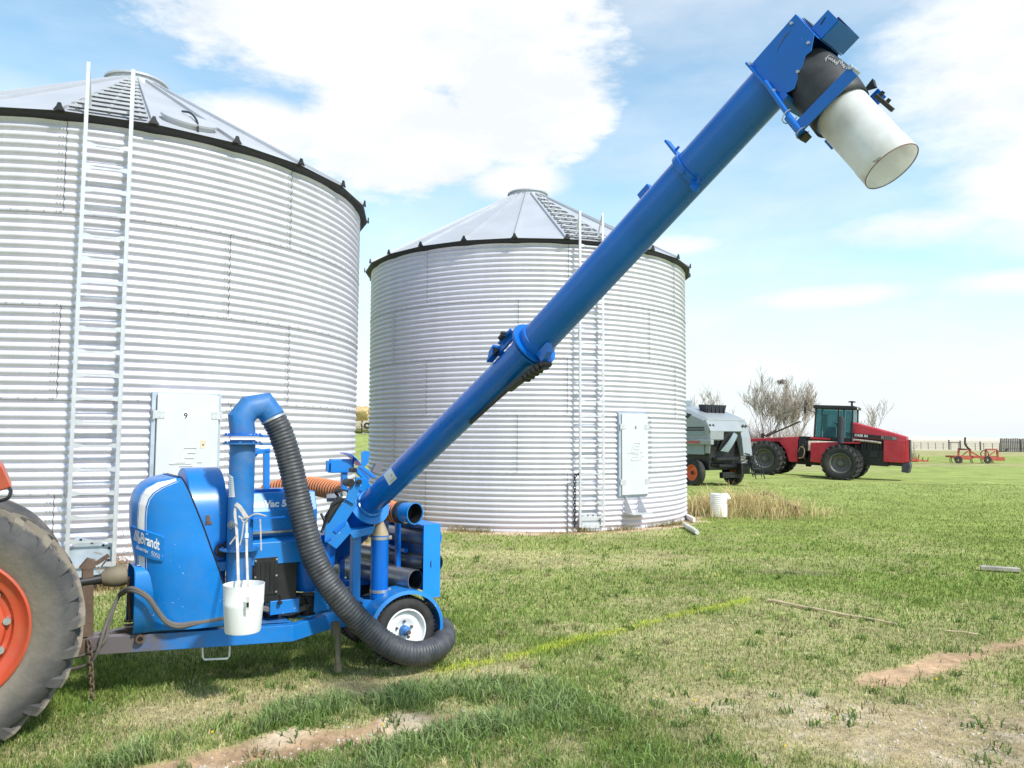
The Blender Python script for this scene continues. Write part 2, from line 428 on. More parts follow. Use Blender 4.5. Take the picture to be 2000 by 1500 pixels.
def ground_colour(x, y):
    green, long_, bare, sand, dry, lime, dirtp, nn, n2 = lawn(x, y)
    c = np.tile(np.array([[0.54, 0.46, 0.25]]), (len(x), 1))
    c = mixc(c, (0.27, 0.315, 0.09), green)
    c = mixc(c, (0.20, 0.25, 0.08), long_ * 0.4)
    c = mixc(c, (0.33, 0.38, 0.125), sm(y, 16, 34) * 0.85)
    c = mixc(c, (0.52, 0.39, 0.25), dry * 0.8)
    c = mixc(c, (0.60, 0.50, 0.38), dry * sm(n2 * 0.4 + n3_(x, y) * 0.6, 0.50, 0.64) * 0.6)
    c = mixc(c, (0.17, 0.135, 0.10), dirtp)
    c = mixc(c, (0.44, 0.29, 0.175), bare)
    c = mixc(c, (0.62, 0.48, 0.33), bare * sm(n2, 0.46, 0.66))
    c = mixc(c, (0.54, 0.35, 0.22), sand)
    c = mixc(c, (0.52, 0.52, 0.06), lime * 0.6)
    # pasture past the fence: dry straw, then pale hazy stubble
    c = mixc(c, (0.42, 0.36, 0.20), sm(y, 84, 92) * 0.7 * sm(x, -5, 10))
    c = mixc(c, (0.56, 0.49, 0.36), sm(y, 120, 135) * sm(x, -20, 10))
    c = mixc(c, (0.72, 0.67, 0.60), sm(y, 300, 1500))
    # straw strip around the parked implements
    d, _ = seg(x, y, [(24, 58), (44, 60), (70, 64)]); c = mixc(c, (0.42, 0.35, 0.20), np.exp(-(d / 2.6) ** 2) * 0.8)
    d = np.hypot((x - 21) / 9, (y - 52) / 6); c = mixc(c, (0.40, 0.34, 0.19), sm(1.3 - d, 0, 0.6) * 0.6 * (x < 24))
    c = c * (0.82 + 0.36 * n2)[:, None]
    return c
xs = np.unique(np.concatenate([np.arange(-9, 9.01, 0.07), np.geomspace(9, 6000, 60), -np.geomspace(9, 6000, 60)]))
ys = np.unique(np.concatenate([-np.geomspace(1, 300, 12), np.arange(-1, 3, 0.5), np.arange(3, 9, 0.05), np.arange(9, 22, 0.15), np.geomspace(22, 9000, 130)]))
X, Y = np.meshgrid(xs, ys); nx, ny = len(xs), len(ys)
Z = hgt(X, Y)
co = np.stack([X, Y, Z], -1).reshape(-1, 3)
idx = np.arange(nx * ny).reshape(ny, nx)
fc = np.stack([idx[:-1, :-1], idx[:-1, 1:], idx[1:, 1:], idx[1:, :-1]], -1).reshape(-1, 4)
def fast_mesh(name, co, faces, cols=None, k=4):
    me = bpy.data.meshes.new(name); n = len(faces)
    me.vertices.add(len(co)); me.vertices.foreach_set('co', np.ascontiguousarray(co, np.float32).ravel())
    me.loops.add(n * k); me.loops.foreach_set('vertex_index', np.ascontiguousarray(faces, np.int32).ravel())
    me.polygons.add(n); me.polygons.foreach_set('loop_start', np.arange(0, n * k, k, dtype=np.int32))
    if cols is not None:
        at = me.attributes.new('tint', 'FLOAT_COLOR', 'POINT')
        at.data.foreach_set('color', np.concatenate([cols, np.ones((len(cols), 1))], 1).astype(np.float32).ravel())
    me.update(calc_edges=True); me.validate()
    return me
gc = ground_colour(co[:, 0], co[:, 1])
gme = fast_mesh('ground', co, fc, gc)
gme.polygons.foreach_set('use_smooth', [True] * len(gme.polygons))
ground = bpy.data.objects.new('ground', gme); COL.objects.link(ground); ground['kind'] = 'structure'
def grass_mat(name, trans=0.35, soil=False):
    m = bpy.data.materials.new(name); m.use_nodes = True; nt = m.node_tree; N = nt.nodes; K = nt.links
    N.remove(N['Principled BSDF']); o = N['Material Output']
    at = N.new('ShaderNodeAttribute'); at.attribute_name = 'tint'
    d = N.new('ShaderNodeBsdfDiffuse'); K.new(at.outputs['Color'], d.inputs['Color'])
    if soil:
        tc = N.new('ShaderNodeTexCoord')
        n = N.new('ShaderNodeTexNoise'); n.inputs['Scale'].default_value = 9; n.inputs['Detail'].default_value = 12; n.inputs['Roughness'].default_value = 0.75
        K.new(tc.outputs['Object'], n.inputs['Vector'])
        r = N.new('ShaderNodeMapRange'); r.inputs[1].default_value = 0.3; r.inputs[2].default_value = 0.7; r.inputs[3].default_value = 0.55; r.inputs[4].default_value = 1.4; K.new(n.outputs['Fac'], r.inputs[0])
        n2 = N.new('ShaderNodeTexNoise'); n2.inputs['Scale'].default_value = 0.7; n2.inputs['Detail'].default_value = 8; n2.inputs['Roughness'].default_value = 0.7
        K.new(tc.outputs['Object'], n2.inputs['Vector'])
        r2 = N.new('ShaderNodeMapRange'); r2.inputs[1].default_value = 0.35; r2.inputs[2].default_value = 0.65; r2.inputs[3].default_value = 0.75; r2.inputs[4].default_value = 1.2; K.new(n2.outputs['Fac'], r2.inputs[0])
        mm = N.new('ShaderNodeMath'); mm.operation = 'MULTIPLY'; K.new(r.outputs[0], mm.inputs[0]); K.new(r2.outputs[0], mm.inputs[1])
        x = N.new('ShaderNodeMix'); x.data_type = 'RGBA'; x.blend_type = 'MULTIPLY'; x.inputs[0].default_value = 1
        K.new(at.outputs['Color'], x.inputs[6]); K.new(mm.outputs[0], x.inputs[7]); K.new(x.outputs[2], d.inputs['Color'])
        bp = N.new('ShaderNodeBump'); bp.inputs['Strength'].default_value = 0.8; bp.inputs['Distance'].default_value = 0.03
        K.new(n.outputs['Fac'], bp.inputs['Height']); K.new(bp.outputs[0], d.inputs['Normal'])
        K.new(d.outputs[0], o.inputs['Surface'])
    else:
        t = N.new('ShaderNodeBsdfTranslucent'); K.new(at.outputs['Color'], t.inputs['Color'])
        ms = N.new('ShaderNodeMixShader'); ms.inputs[0].default_value = trans
        K.new(d.outputs[0], ms.inputs[1]); K.new(t.outputs[0], ms.inputs[2]); K.new(ms.outputs[0], o.inputs['Surface'])
    return m
gme.materials.append(grass_mat('lawn_soil', soil=True))
GRASSM = grass_mat('grass_blades')

def blades(name, x, y, h, wd, col, bend=0.6, z=None):
    n = len(x); a = rng.uniform(0, 2 * math.pi, n); dx, dy = np.cos(a), np.sin(a)
    b = rng.uniform(0, 2 * math.pi, n); lx, ly = np.cos(b), np.sin(b); le = h * bend * rng.uniform(0.2, 1.2, n)
    if z is None: z = hgt(x, y)
    p0 = np.stack([x - dx * wd / 2, y - dy * wd / 2, z - 0.005], 1); p1 = np.stack([x + dx * wd / 2, y + dy * wd / 2, z - 0.005], 1)
    mx, my = x + lx * le * 0.3, y + ly * le * 0.3
    p2 = np.stack([mx + dx * wd * 0.4, my + dy * wd * 0.4, z + h * 0.6], 1); p3 = np.stack([mx - dx * wd * 0.4, my - dy * wd * 0.4, z + h * 0.6], 1)
    hz = np.sqrt(np.maximum(h * h - (le * 0.8) ** 2, (0.3 * h) ** 2))
    tx, ty = x + lx * le, y + ly * le
    p4 = np.stack([tx + dx * wd * 0.08, ty + dy * wd * 0.08, z + hz], 1); p5 = np.stack([tx - dx * wd * 0.08, ty - dy * wd * 0.08, z + hz], 1)
    co = np.stack([p0, p1, p2, p3, p4, p5], 1).reshape(-1, 3)
    o = np.arange(n)[:, None] * 6
    f = np.concatenate([o + np.array([[0, 1, 2, 3]]), o + np.array([[3, 2, 4, 5]])], 1).reshape(-1, 4)
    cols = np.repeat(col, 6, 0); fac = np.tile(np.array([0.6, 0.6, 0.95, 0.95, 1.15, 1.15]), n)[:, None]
    me = fast_mesh(name, co, f, cols * fac); me.materials.append(GRASSM)
    ob = bpy.data.objects.new(name, me); COL.objects.link(ob); ob['kind'] = 'stuff'
    return ob
def clear_of_bins(x, y):
    k = np.ones(len(x), bool)
    for c in (BIN1, BIN2): k &= np.hypot(x - c.x, y - c.y) > BIN_R + 0.03
    return k
# short lawn: density falls with distance, blades widen a little so that they still read
n = 420000
yy = 3.3 / (1 - rng.uniform(0, 1, n) * (1 - 3.3 / 34.0))
xx = rng.uniform(-1, 1, n) * (yy * 0.74 + 1.0)
k = clear_of_bins(xx, yy); xx, yy = xx[k], yy[k]
green, long_, bare, sand, dry, lime, dirtp, nn, n2 = lawn(xx, yy)
keep = rng.uniform(0, 1, len(xx)) > np.clip(np.maximum.reduce([bare * 1.05, sand * 1.05, dry * 0.55, dirtp * 0.8]), 0, 0.985)
xx, yy = xx[keep], yy[keep]; green, long_, dry, lime, n2 = green[keep], long_[keep], dry[keep], lime[keep], n2[keep]
n = len(xx); pick = rng.uniform(0, 1, n)
isg = pick < np.clip(green * 0.85 + 0.08 - dry * 0.5, 0.03, 1)
col = np.where(isg[:, None], np.array([[0.205, 0.30, 0.07]]), np.array([[0.66, 0.56, 0.33]]))
col = np.where((pick > 0.9)[:, None], np.array([[0.38, 0.41, 0.13]]), col)
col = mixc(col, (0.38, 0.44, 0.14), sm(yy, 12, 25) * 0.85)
col = np.where((lime > rng.uniform(0.25, 0.9, n))[:, None], np.array([[0.56, 0.64, 0.10]]), col)
col = col * (1 + (rng.uniform(0.65, 1.3, n) - 1) * (1 - 0.6 * sm(yy, 12, 26)))[:, None]
cl3 = fbm(xx, yy, 7.0, 3, 61); col = col * np.clip(0.35 + 1.3 * cl3, 0.5, 1.35)[:, None]
hh = rng.uniform(0.018, 0.058, n) * (0.7 + 0.6 * green) * np.clip(0.35 + 1.3 * cl3, 0.5, 1.5) * (1 - 0.45 * dry) * np.where(isg, 1, 0.75)
wd = np.maximum(0.0035, yy * 0.00085) * rng.uniform(0.7, 1.3, n)
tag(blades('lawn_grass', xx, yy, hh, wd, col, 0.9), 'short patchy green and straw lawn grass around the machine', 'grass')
# long green tufts beside the rut
n = 62000
a = np.array(TUFTU); b_ = np.array(TUFTL)
xx = rng.uniform(-3.3, 1.4, n); yy = rng.uniform(3.7, 6.6, n)
g_, lg, ba, sa, dr_, li, di, nn, n2 = lawn(xx, yy)
keep = (rng.uniform(0, 1, n) < (lg ** 1.3)) & (ba < 0.5); xx, yy, lg = xx[keep], yy[keep], lg[keep]; n = len(xx)
cl_ = fbm(xx, yy, 7, 2, 31)
col = np.array([[0.25, 0.33, 0.125]]) * rng.uniform(0.55, 1.75, n)[:, None]
col = mixc(col, (0.42, 0.42, 0.25), (rng.uniform(0, 1, n) > 0.9) * 0.7)
tag(blades('long_grass', xx, yy, rng.uniform(0.05, 0.145, n) * (0.5 + cl_) * (0.6 + 0.5 * lg), rng.uniform(0.005, 0.010, n), col, 1.05), 'longer dark green grass tufts along both sides of the bare rut', 'grass')
# rosettes of broad-leaved weeds
nc = 420
wx = rng.uniform(-4, 7, nc); wy = 4.0 / (1 - rng.uniform(0, 1, nc) * (1 - 4.0 / 14)); k = clear_of_bins(wx, wy); wx, wy = wx[k], wy[k]
cid = np.repeat(np.arange(len(wx)), 16); sp = rng.uniform(0.02, 0.07, len(wx))[cid]
xx = wx[cid] + rng.normal(0, 1, len(cid)) * sp; yy = wy[cid] + rng.normal(0, 1, len(cid)) * sp; n = len(xx)
col = np.where((cid % 5 == 0)[:, None], np.array([[0.42, 0.36, 0.20]]), np.array([[0.17, 0.27, 0.075]])) * rng.uniform(0.6, 1.4, n)[:, None]
tag(blades('weed_clumps', xx, yy, rng.uniform(0.03, 0.085, n), rng.uniform(0.008, 0.016, n), col, 1.15), 'scattered clumps of broad-leaved weeds and dead thatch in the lawn', 'weeds')
# small stones and clods on the dry ground
ms = MB()
for i in range(330):
    q = i % 3
    if q == 0: f = random.random() * (len(RUT) - 1.01); a0, b0 = RUT[int(f)], RUT[int(f) + 1]; t = f % 1; x = a0[0] + (b0[0] - a0[0]) * t + random.gauss(0, .10); y = a0[1] + (b0[1] - a0[1]) * t + random.gauss(0, .10)
    else: x = PATCH[0] + random.gauss(0, .8); y = PATCH[1] + random.gauss(0, .42)
    r = random.uniform(.005, .016); z = float(hgt(x, y)); p = Vector((x, y, z + r * .2)); rot = random.random() * 6
    ms.lathe([(.001, -r * .6), (r * random.uniform(.7, 1.1), -r * .2), (r * random.uniform(.6, 1), r * .3), (.001, r * .6)], p, (random.gauss(0, .3), random.gauss(0, .3), 1), 6)
o = ms.build('pebbles', mat('pale_stones', (0.52, 0.46, 0.38), 0.9, var=0.35, scale=9), None, smooth=0); tag(o, 'small pale stones and clods on the bare ground', 'pebbles', kind='stuff')
# dandelion heads
n = 36
xx = rng.uniform(-3, 6.5, n); yy = 4.2 / (1 - rng.uniform(0, 1, n) * (1 - 4.2 / 15)); k = clear_of_bins(xx, yy); xx, yy = xx[k], yy[k]
md = MB()
for x, y in zip(xx, yy):
    r = random.uniform(0.006, 0.010)
    md.lathe([(0.001, 0), (r, 0.006), (r * 0.8, 0.014), (0.001, 0.016)], (x, y, float(hgt(x, y)) + random.uniform(0.02, 0.04)), UP, 7)
DAND = mat('dandelion_yellow', (0.75, 0.50, 0.01), 0.8)
o = md.build('dandelions', DAND); tag(o, 'tiny yellow dandelion heads scattered over the lawn', 'flowers', kind='stuff')
# tall dry grass round the rusty rail and at the bins' feet
px_, py_ = [], []
n = 4300
cx, cy = gv(1450, 1003)
xx = cx + rng.normal(0, 1.0, n); yy = cy + rng.normal(0.1, 0.8, n)
k = (np.hypot(xx - BIN2.x, yy - BIN2.y) > BIN_R + 0.1); xx, yy = xx[k], yy[k]; n = len(xx)
fall = np.exp(-(((xx - cx) / 1.3) ** 2 + ((yy - cy) / 1.0) ** 2) * 0.5)
col = np.where((rng.uniform(0, 1, n) < 0.72)[:, None], np.array([[0.86, 0.67, 0.36]]), np.array([[0.36, 0.38, 0.13]])) * rng.uniform(0.7, 1.25, n)[:, None]
tag(blades('tall_dry_grass', xx, yy, rng.uniform(0.15, 1.0, n) ** 1.3 * (0.3 + 0.7 * fall), rng.uniform(0.008, 0.017, n), col, 0.95), 'tall straw-coloured dry grass around the rusty trough', 'grass')
n = 9000
th = rng.uniform(-math.pi, 0.35, n); c_ = rng.integers(0, 2, n); rr = BIN_R + 0.08 + np.abs(rng.normal(0, 0.14, n))
xx = np.where(c_ == 0, BIN1.x, BIN2.x) + rr * np.cos(th); yy = np.where(c_ == 0, BIN1.y, BIN2.y) + rr * np.sin(th)
k = fbm(xx, yy, 1.6, 2, 77) > 0.5; xx, yy = xx[k], yy[k]; n = len(xx)
col = np.where((rng.uniform(0, 1, n) < 0.6)[:, None], np.array([[0.50, 0.38, 0.20]]), np.array([[0.16, 0.20, 0.05]])) * rng.uniform(0.7, 1.25, n)[:, None]
tag(blades('bin_edge_weeds', xx, yy, rng.uniform(0.04, 0.17, n), rng.uniform(0.006, 0.012, n), col, 1.0), 'straw and weeds growing against the feet of the grain bins', 'weeds')
# straw clump against the first bin, beside the ladder
# ------------------------------------------------------------------ grain bins
def galv():
    m = bpy.data.materials.new('galvanised_sheet'); m.use_nodes = True; nt = m.node_tree; N = nt.nodes; K = nt.links
    b = N['Principled BSDF']; b.inputs['Metallic'].default_value = 0.22
    tc = N.new('ShaderNodeTexCoord')
    mp = N.new('ShaderNodeMapping'); mp.inputs['Scale'].default_value = (2.0, 2.0, 0.25); K.new(tc.outputs['Object'], mp.inputs[0])
    n = N.new('ShaderNodeTexNoise'); n.inputs['Scale'].default_value = 1.6; n.inputs['Detail'].default_value = 8; n.inputs['Roughness'].default_value = 0.7; K.new(mp.outputs[0], n.inputs['Vector'])
    v = N.new('ShaderNodeTexVoronoi'); v.inputs['Scale'].default_value = 70; K.new(tc.outputs['Object'], v.inputs['Vector'])
    r = N.new('ShaderNodeValToRGB'); r.color_ramp.elements[0].position = 0.25; r.color_ramp.elements[1].position = 0.75
    r.color_ramp.elements[0].color = (0.61, 0.59, 0.655, 1); r.color_ramp.elements[1].color = (0.71, 0.69, 0.75, 1); K.new(n.outputs['Fac'], r.inputs[0])
    mr = N.new('ShaderNodeMapRange'); mr.inputs[3].default_value = 0.93; mr.inputs[4].default_value = 1.05; K.new(v.outputs['Color'], mr.inputs[0])
    x = N.new('ShaderNodeMix'); x.data_type = 'RGBA'; x.blend_type = 'MULTIPLY'; x.inputs[0].default_value = 1; K.new(r.outputs[0], x.inputs[6]); K.new(mr.outputs[0], x.inputs[7])
    # splash dirt near the ground
    sp = N.new('ShaderNodeSeparateXYZ'); K.new(tc.outputs['Object'], sp.inputs[0])
    d = N.new('ShaderNodeMapRange'); d.inputs[1].default_value = 0.55; d.inputs[2].default_value = 0.0; d.inputs[3].default_value = 0; d.inputs[4].default_value = 0.55; K.new(sp.outputs[2], d.inputs[0])
    dm = N.new('ShaderNodeMath'); dm.operation = 'MULTIPLY'; K.new(d.outputs[0], dm.inputs[0]); K.new(n.outputs['Fac'], dm.inputs[1])
    y = N.new('ShaderNodeMix'); y.data_type = 'RGBA'; K.new(dm.outputs[0], y.inputs[0]); K.new(x.outputs[2], y.inputs[6]); y.inputs[7].default_value = (0.38, 0.31, 0.24, 1)
    K.new(y.outputs[2], b.inputs['Base Color'])
    rr = N.new('ShaderNodeMapRange'); rr.inputs[3].default_value = 0.44; rr.inputs[4].default_value = 0.58; K.new(n.outputs['Fac'], rr.inputs[0]); K.new(rr.outputs[0], b.inputs['Roughness'])
    return m
GALV = galv()
ROOFM = mat('roof_sheet', (0.50, 0.505, 0.53), 0.45, 0.25, var=0.06, scale=1.3, dirt=(0.44, 0.44, 0.45), damt=0.4, dscale=0.8)
STEPM = mat('roof_step_sheet', (0.42, 0.425, 0.44), 0.5, 0.3, var=0.1)  # darker copy of the roof sheet; the steps' shade is put into the colour
DOORM = mat('white_door_sheet', (0.62, 0.62, 0.635), 0.45, 0.1, var=0.04, scale=2, dirt=(0.66, 0.66, 0.66), damt=0.3)
FRAMEM = mat('door_frame_steel', (0.50, 0.55, 0.62), 0.4, 0.4, var=0.1)
EAVEM = mat('black_eave_strip', (0.012, 0.012, 0.013), 0.6, var=0.2)
SEAMM = mat('dark_seam', (0.09, 0.09, 0.10), 0.6)  # dark line of the overlapped sheet joints
BOLTM = mat('bin_bolts', (0.38, 0.38, 0.40), 0.5, 0.4)
LADM = mat('ladder_steel', (0.62, 0.62, 0.635), 0.42, 0.35, var=0.07, scale=6)
LABELM = mat('label_black', (0.015, 0.015, 0.015), 0.6)
TANM = mat('tan_sticker', (0.66, 0.54, 0.40), 0.7)
RING = 1.23; EAVE = 5 * RING; PITCHW = RING / 11; CAPR, CAPH = 0.45, 8.42

class Bin:
    def __init__(s, c, label, rib_px, rib_py):
        s.c = c
        s.root = thing('grain_bin', label, 'grain bin', c, group='corrugated steel grain bins')
        s.rib0 = s.ang(rib_px, BIN_R + 0.15, EAVE + 0.08)
    def at(s, a, r, h): return Vector((s.c.x + r * math.cos(a), s.c.y + r * math.sin(a), h))
    def er(s, a): return Vector((math.cos(a), math.sin(a), 0))
    def et(s, a): return Vector((-math.sin(a), math.cos(a), 0))
    def ang(s, px, r, h):
        # bearing on the near side whose point falls at this survey column
        base = math.atan2(EYE.y - s.c.y, EYE.x - s.c.x); lo, hi = base - 1.35, base + 1.35
        for _ in range(50):
            m = (lo + hi) / 2
            if pix(s.at(m, r, h))[0] < px: lo = m
            else: hi = m
        return (lo + hi) / 2
    def wave(s, h): return BIN_R + 0.021 * (2 * (0.5 + 0.5 * math.cos(2 * math.pi * h / PITCHW)) ** 0.62 - 1)
    def shell(s):
        m = MB(); K_ = 8; nz = 55 * K_; na = 220; vs = []; fs = []
        hs = [EAVE * i / nz for i in range(nz + 1)]; rs = [s.wave(h) for h in hs]
        cs = [(math.cos(2 * math.pi * i / na), math.sin(2 * math.pi * i / na)) for i in range(na)]
        for h, r in zip(hs, rs): vs += [(s.c.x + r * c, s.c.y + r * q, h) for c, q in cs]
        for k in range(nz):
            for i in range(na): fs.append((k * na + i, k * na + (i + 1) % na, (k + 1) * na + (i + 1) % na, (k + 1) * na + i))
        m.add(vs, fs); s.wall = m.build('wall', GALV, s.root, smooth=80)
    def seams(s, rows):
        m = MB(); b = MB()
        for row, pxs in enumerate(rows):
            h0 = EAVE - (row + 1) * RING; h1 = h0 + RING
            for px in pxs:
                a = s.ang(px, BIN_R, (h0 + h1) / 2); da = 0.0042 / BIN_R; n = 66
                wig = [0.0022 * math.sin(i * 0.9) + 0.0015 * math.sin(i * 2.3) for i in range(n + 1)]
                vs = []
                for i in range(n + 1):
                    h = h0 + 0.01 + (RING - 0.02) * i / n; r = s.wave(h) + 0.005
                    vs += [s.at(a - da + wig[i] / BIN_R, r, h), s.at(a + da + wig[i] / BIN_R, r, h)]
                m.add(vs, [(2 * i, 2 * i + 1, 2 * i + 3, 2 * i + 2) for i in range(n)])
                for i in range(11):
                    for o in (-0.035, -0.075):
                        h = h0 + (i + 0.0) * PITCHW + 0.001
                        if h < 0.05: continue
                        aa = a + o / BIN_R; b.bolt(s.at(aa, s.wave(h), h), s.er(aa), 0.0085, 0.008)
        for row in range(1, 5):
            h = EAVE - row * RING
            for i in range(130):
                a = 2 * math.pi * i / 130
                if math.cos(a - s.rib0) < -0.2: continue
                b.bolt(s.at(a, s.wave(h), h), s.er(a), 0.0085, 0.008)
            n = 160
            vs = []
            for i in range(n):
                a = 2 * math.pi * i / n
                hh = h - 0.028; vs += [s.at(a, s.wave(hh) + 0.0045, hh - 0.003), s.at(a, s.wave(hh) + 0.0045, hh + 0.003)]
            m.add(vs, [(2 * i, 2 * ((i + 1) % n), 2 * ((i + 1) % n) + 1, 2 * i + 1) for i in range(n)])
        m.build('sheet_seams', SEAMM, s.root, smooth=0); b.build('sheet_bolts', BOLTM, s.root, smooth=0)['kind'] = 'stuff'
    def roof(s, hatch_px, steps_a):
        m = MB(); n = 24; r0, h0 = BIN_R + 0.16, EAVE + 0.075
        A = [s.rib0 + 2 * math.pi * i / n for i in range(n)]
        rings = [[s.at(a, r0, h0) for a in A], [s.at(a, CAPR, CAPH) for a in A]]
        m.loft(rings, cap=False)
        roof = m.build('roof', ROOFM, s.root, smooth=0)
        m = MB(); slope = (Vector((r0, 0, h0)) - Vector((CAPR, 0, CAPH))).normalized()
        for a in A:
            nrm = s.er(a) * -slope.z + UP * slope.x
            m.bar(s.at(a, r0, h0) + nrm * 0.022, s.at(a, CAPR, CAPH) + nrm * 0.022, 0.045, 0.05, nrm)
        m.build('roof_ribs', ROOFM, roof, bevel=0.006)
        m = MB()
        m.lathe([(CAPR + 0.06, -0.05), (CAPR + 0.06, 0.07), (CAPR + 0.10, 0.075), (CAPR + 0.10, 0.11), (0.30, 0.15), (0.02, 0.19)], (s.c.x, s.c.y, CAPH), UP, 24)
        for i in range(12): a = 2 * math.pi * i / 12; m.bar(s.at(a, CAPR + 0.02, CAPH), s.at(a, CAPR + 0.13, CAPH - 0.09), 0.03, 0.03)
        m.build('roof_cap', ROOFM, roof, smooth=30)
        # black eave strip with a tab at each rib
        m = MB(); prof = [(BIN_R + 0.02, EAVE - 0.012), (BIN_R + 0.145, EAVE + 0.035), (BIN_R + 0.165, EAVE + 0.072), (BIN_R + 0.10, EAVE + 0.09)]
        m.loft([[s.at(a, r, h) for a in A] for r, h in prof], cap=False)
        for a in A:
            c = s.at(a, BIN_R + 0.15, EAVE + 0.12); t = s.et(a); e = s.er(a)
            poly = [c - t * 0.07 - UP * 0.05, c + t * 0.07 - UP * 0.05, c + t * 0.035 + UP * 0.0, c + t * 0.018 + UP * 0.05, c - t * 0.018 + UP * 0.05, c - t * 0.035 + UP * 0.0]
            m.prism([p + e * 0.02 for p in poly], e * 0.025)
        m.build('eave_strip', EAVEM, s.root, smooth=0)
        # stepped treads up the panel behind the ladder
        k = round((steps_a - s.rib0) / (2 * math.pi / n) - 0.5); a0 = s.rib0 + (k + 0.5) * 2 * math.pi / n; half = math.tan(math.pi / n)
        for i in range(10):
            f = 0.03 + i * 0.088; r = r0 + (CAPR - r0) * f; h = h0 + (CAPH - h0) * f
            r *= math.cos(math.pi / n); wd = r * half * (0.88 - 0.015 * i)
            c = s.at(a0, r, h); t = s.et(a0); e = s.er(a0)
            q = MB(); q.box(c + UP * 0.062, t * wd, e * 0.07, UP * 0.004); q.box(c + UP * 0.046 + e * 0.067, t * wd, e * 0.004, UP * 0.013)
            for x in (-.8, 0, .8): q.box(c + UP * 0.045 + t * wd * x, t * 0.02, e * 0.02, UP * 0.05)
            q.build('roof_step', STEPM, roof, smooth=0)
        if hatch_px:
            a = s.ang(hatch_px[0], 3.5, 6.8); f = hatch_px[1]; r = r0 + (CAPR - r0) * f; h = h0 + (CAPH - h0) * f
            nrm = (s.er(a) * -slope.z + UP * slope.x).normalized(); c = s.at(a, r * 0.992, h)
            q = MB(); q.lathe([(0.36, -0.04), (0.36, 0.05), (0.39, 0.055), (0.39, 0.085), (0.33, 0.10), (0.02, 0.12)], c, nrm, 30)
            ht = q.build('roof_hatch', ROOFM, roof, smooth=35)
            t = s.et(a); dn = (s.er(a) + UP * (slope.z / slope.x)).normalized()
            q = MB(); q.tube(spline([c + nrm * 0.13 - t * 0.05 - dn * 0.28, c + nrm * 0.17 + t * 0.0, c + nrm * 0.12 + t * 0.03 + dn * 0.3, c - nrm * 0.02 + t * 0.03 + dn * 0.46], 6), 0.016, 6)
            q.build('hatch_strap', BLACK, ht)
    def ladder(s, px, py, h0, h1):
        a = s.ang(px, BIN_R + 0.17, py); e, t = s.er(a), s.et(a); r = BIN_R + 0.17; s.lad_a = a
        c = lambda h, o=0.0, dr=0.0: s.at(a, r + dr, h) + t * o
        half = 0.265
        lad = MB()
        for o in (-half, half): lad.bar(c(h0, o), c(h1, o), 0.044, 0.006, e)
        lad.bar(c(h0 + 0.03, -half, -0.006), c(h0 + 0.03, half, -0.006), 0.03, 0.006, e)
        L_ = lad.build('ladder', LADM, s.root, smooth=0)
        for q in range(int((EAVE) / 1.23) + 1):
            h = 0.35 + q * 1.3
            if h > EAVE: break
            for o in (-half, half):
                lad = MB(); lad.bar(c(h, o), c(h - 0.12, o, -0.16), 0.03, 0.006, t); lad.bar(c(h + 0.10, o), c(h - 0.02, o * 0.98, -0.16), 0.02, 0.005, t); lad.build('standoff', LADM, L_, smooth=0)
        for o in (-half, half):
            q = MB(); q.bar(c(h0, o + (0.025 if o > 0 else -0.025), -0.018), c(h1, o + (0.025 if o > 0 else -0.025), -0.018), 0.005, 0.036, e)
            for i in range(int((h1 - h0) / 0.155)):
                q.bolt(c(h0 + 0.08 + i * 0.155, o, 0.003), e, 0.0055, 0.002)
            q.bar(c(h1 - 0.02, o, -0.01), c(h1 - 0.52, o * 0.97, -0.30), 0.035, 0.008, e)
            q.build('rail_flange', LADM, L_, smooth=0, bevel=0.002)
        n = int((EAVE - 0.15 - h0 - 0.1) / 0.305)
        for i in range(n + 1):
            h = h0 + 0.2 + i * 0.305
            prof = [(-.25, .036), (-.20, .033), (-.135, .012), (.135, .012), (.20, .033), (.25, .036), (.25, -.030), (.20, -.024), (.135, -.013), (-.135, -.013), (-.20, -.024), (-.25, -.030)]
            q = MB(); q.prism([c(h + z, x, -0.004) for x, z in prof], e * -0.006)
            q.bar(c(h - 0.012, -0.14, -0.018), c(h - 0.012, 0.14, -0.018), 0.032, 0.004)
            q.build('rung', LADM, L_, smooth=0)
    def door(s, pxl, pxr, htop, hbot, num, bracket=False):
        hm = (htop + hbot) / 2; a0 = s.ang(pxl, BIN_R + 0.06, hm); a1 = s.ang(pxr, BIN_R + 0.06, hm); am = (a0 + a1) / 2
        def sheet(m, b0, b1, z0, z1, r0, r1, n=14):
            ring = []
            for i in range(n + 1):
                a = b0 + (b1 - b0) * i / n
                ring.append([s.at(a, r0, z0), s.at(a, r1, z0), s.at(a, r1, z1), s.at(a, r0, z1)])
            m.loft(ring)
        fw = 0.05 / BIN_R
        m = MB(); sheet(m, a0 - fw, a1 + fw, hbot - 0.04, htop + 0.03, BIN_R - 0.03, BIN_R + 0.028)
        fr = m.build('door_frame', FRAMEM, s.root, smooth=30)
        m = MB(); sheet(m, a0 - fw * 0.9, a0, hbot - 0.02, htop + 0.02, BIN_R + 0.026, BIN_R + 0.075, 2); sheet(m, a1, a1 + fw * 0.4, hbot - 0.02, htop + 0.02, BIN_R + 0.026, BIN_R + 0.06, 2)
        m.build('jamb', FRAMEM, fr, smooth=30)
        m = MB(); sheet(m, a0 + 0.004, a1 - 0.002, hbot, htop, BIN_R + 0.03, BIN_R + 0.095)
        dr = m.build('door', DOORM, s.root, smooth=30, bevel=0.012)
        wd = (a1 - a0) * BIN_R
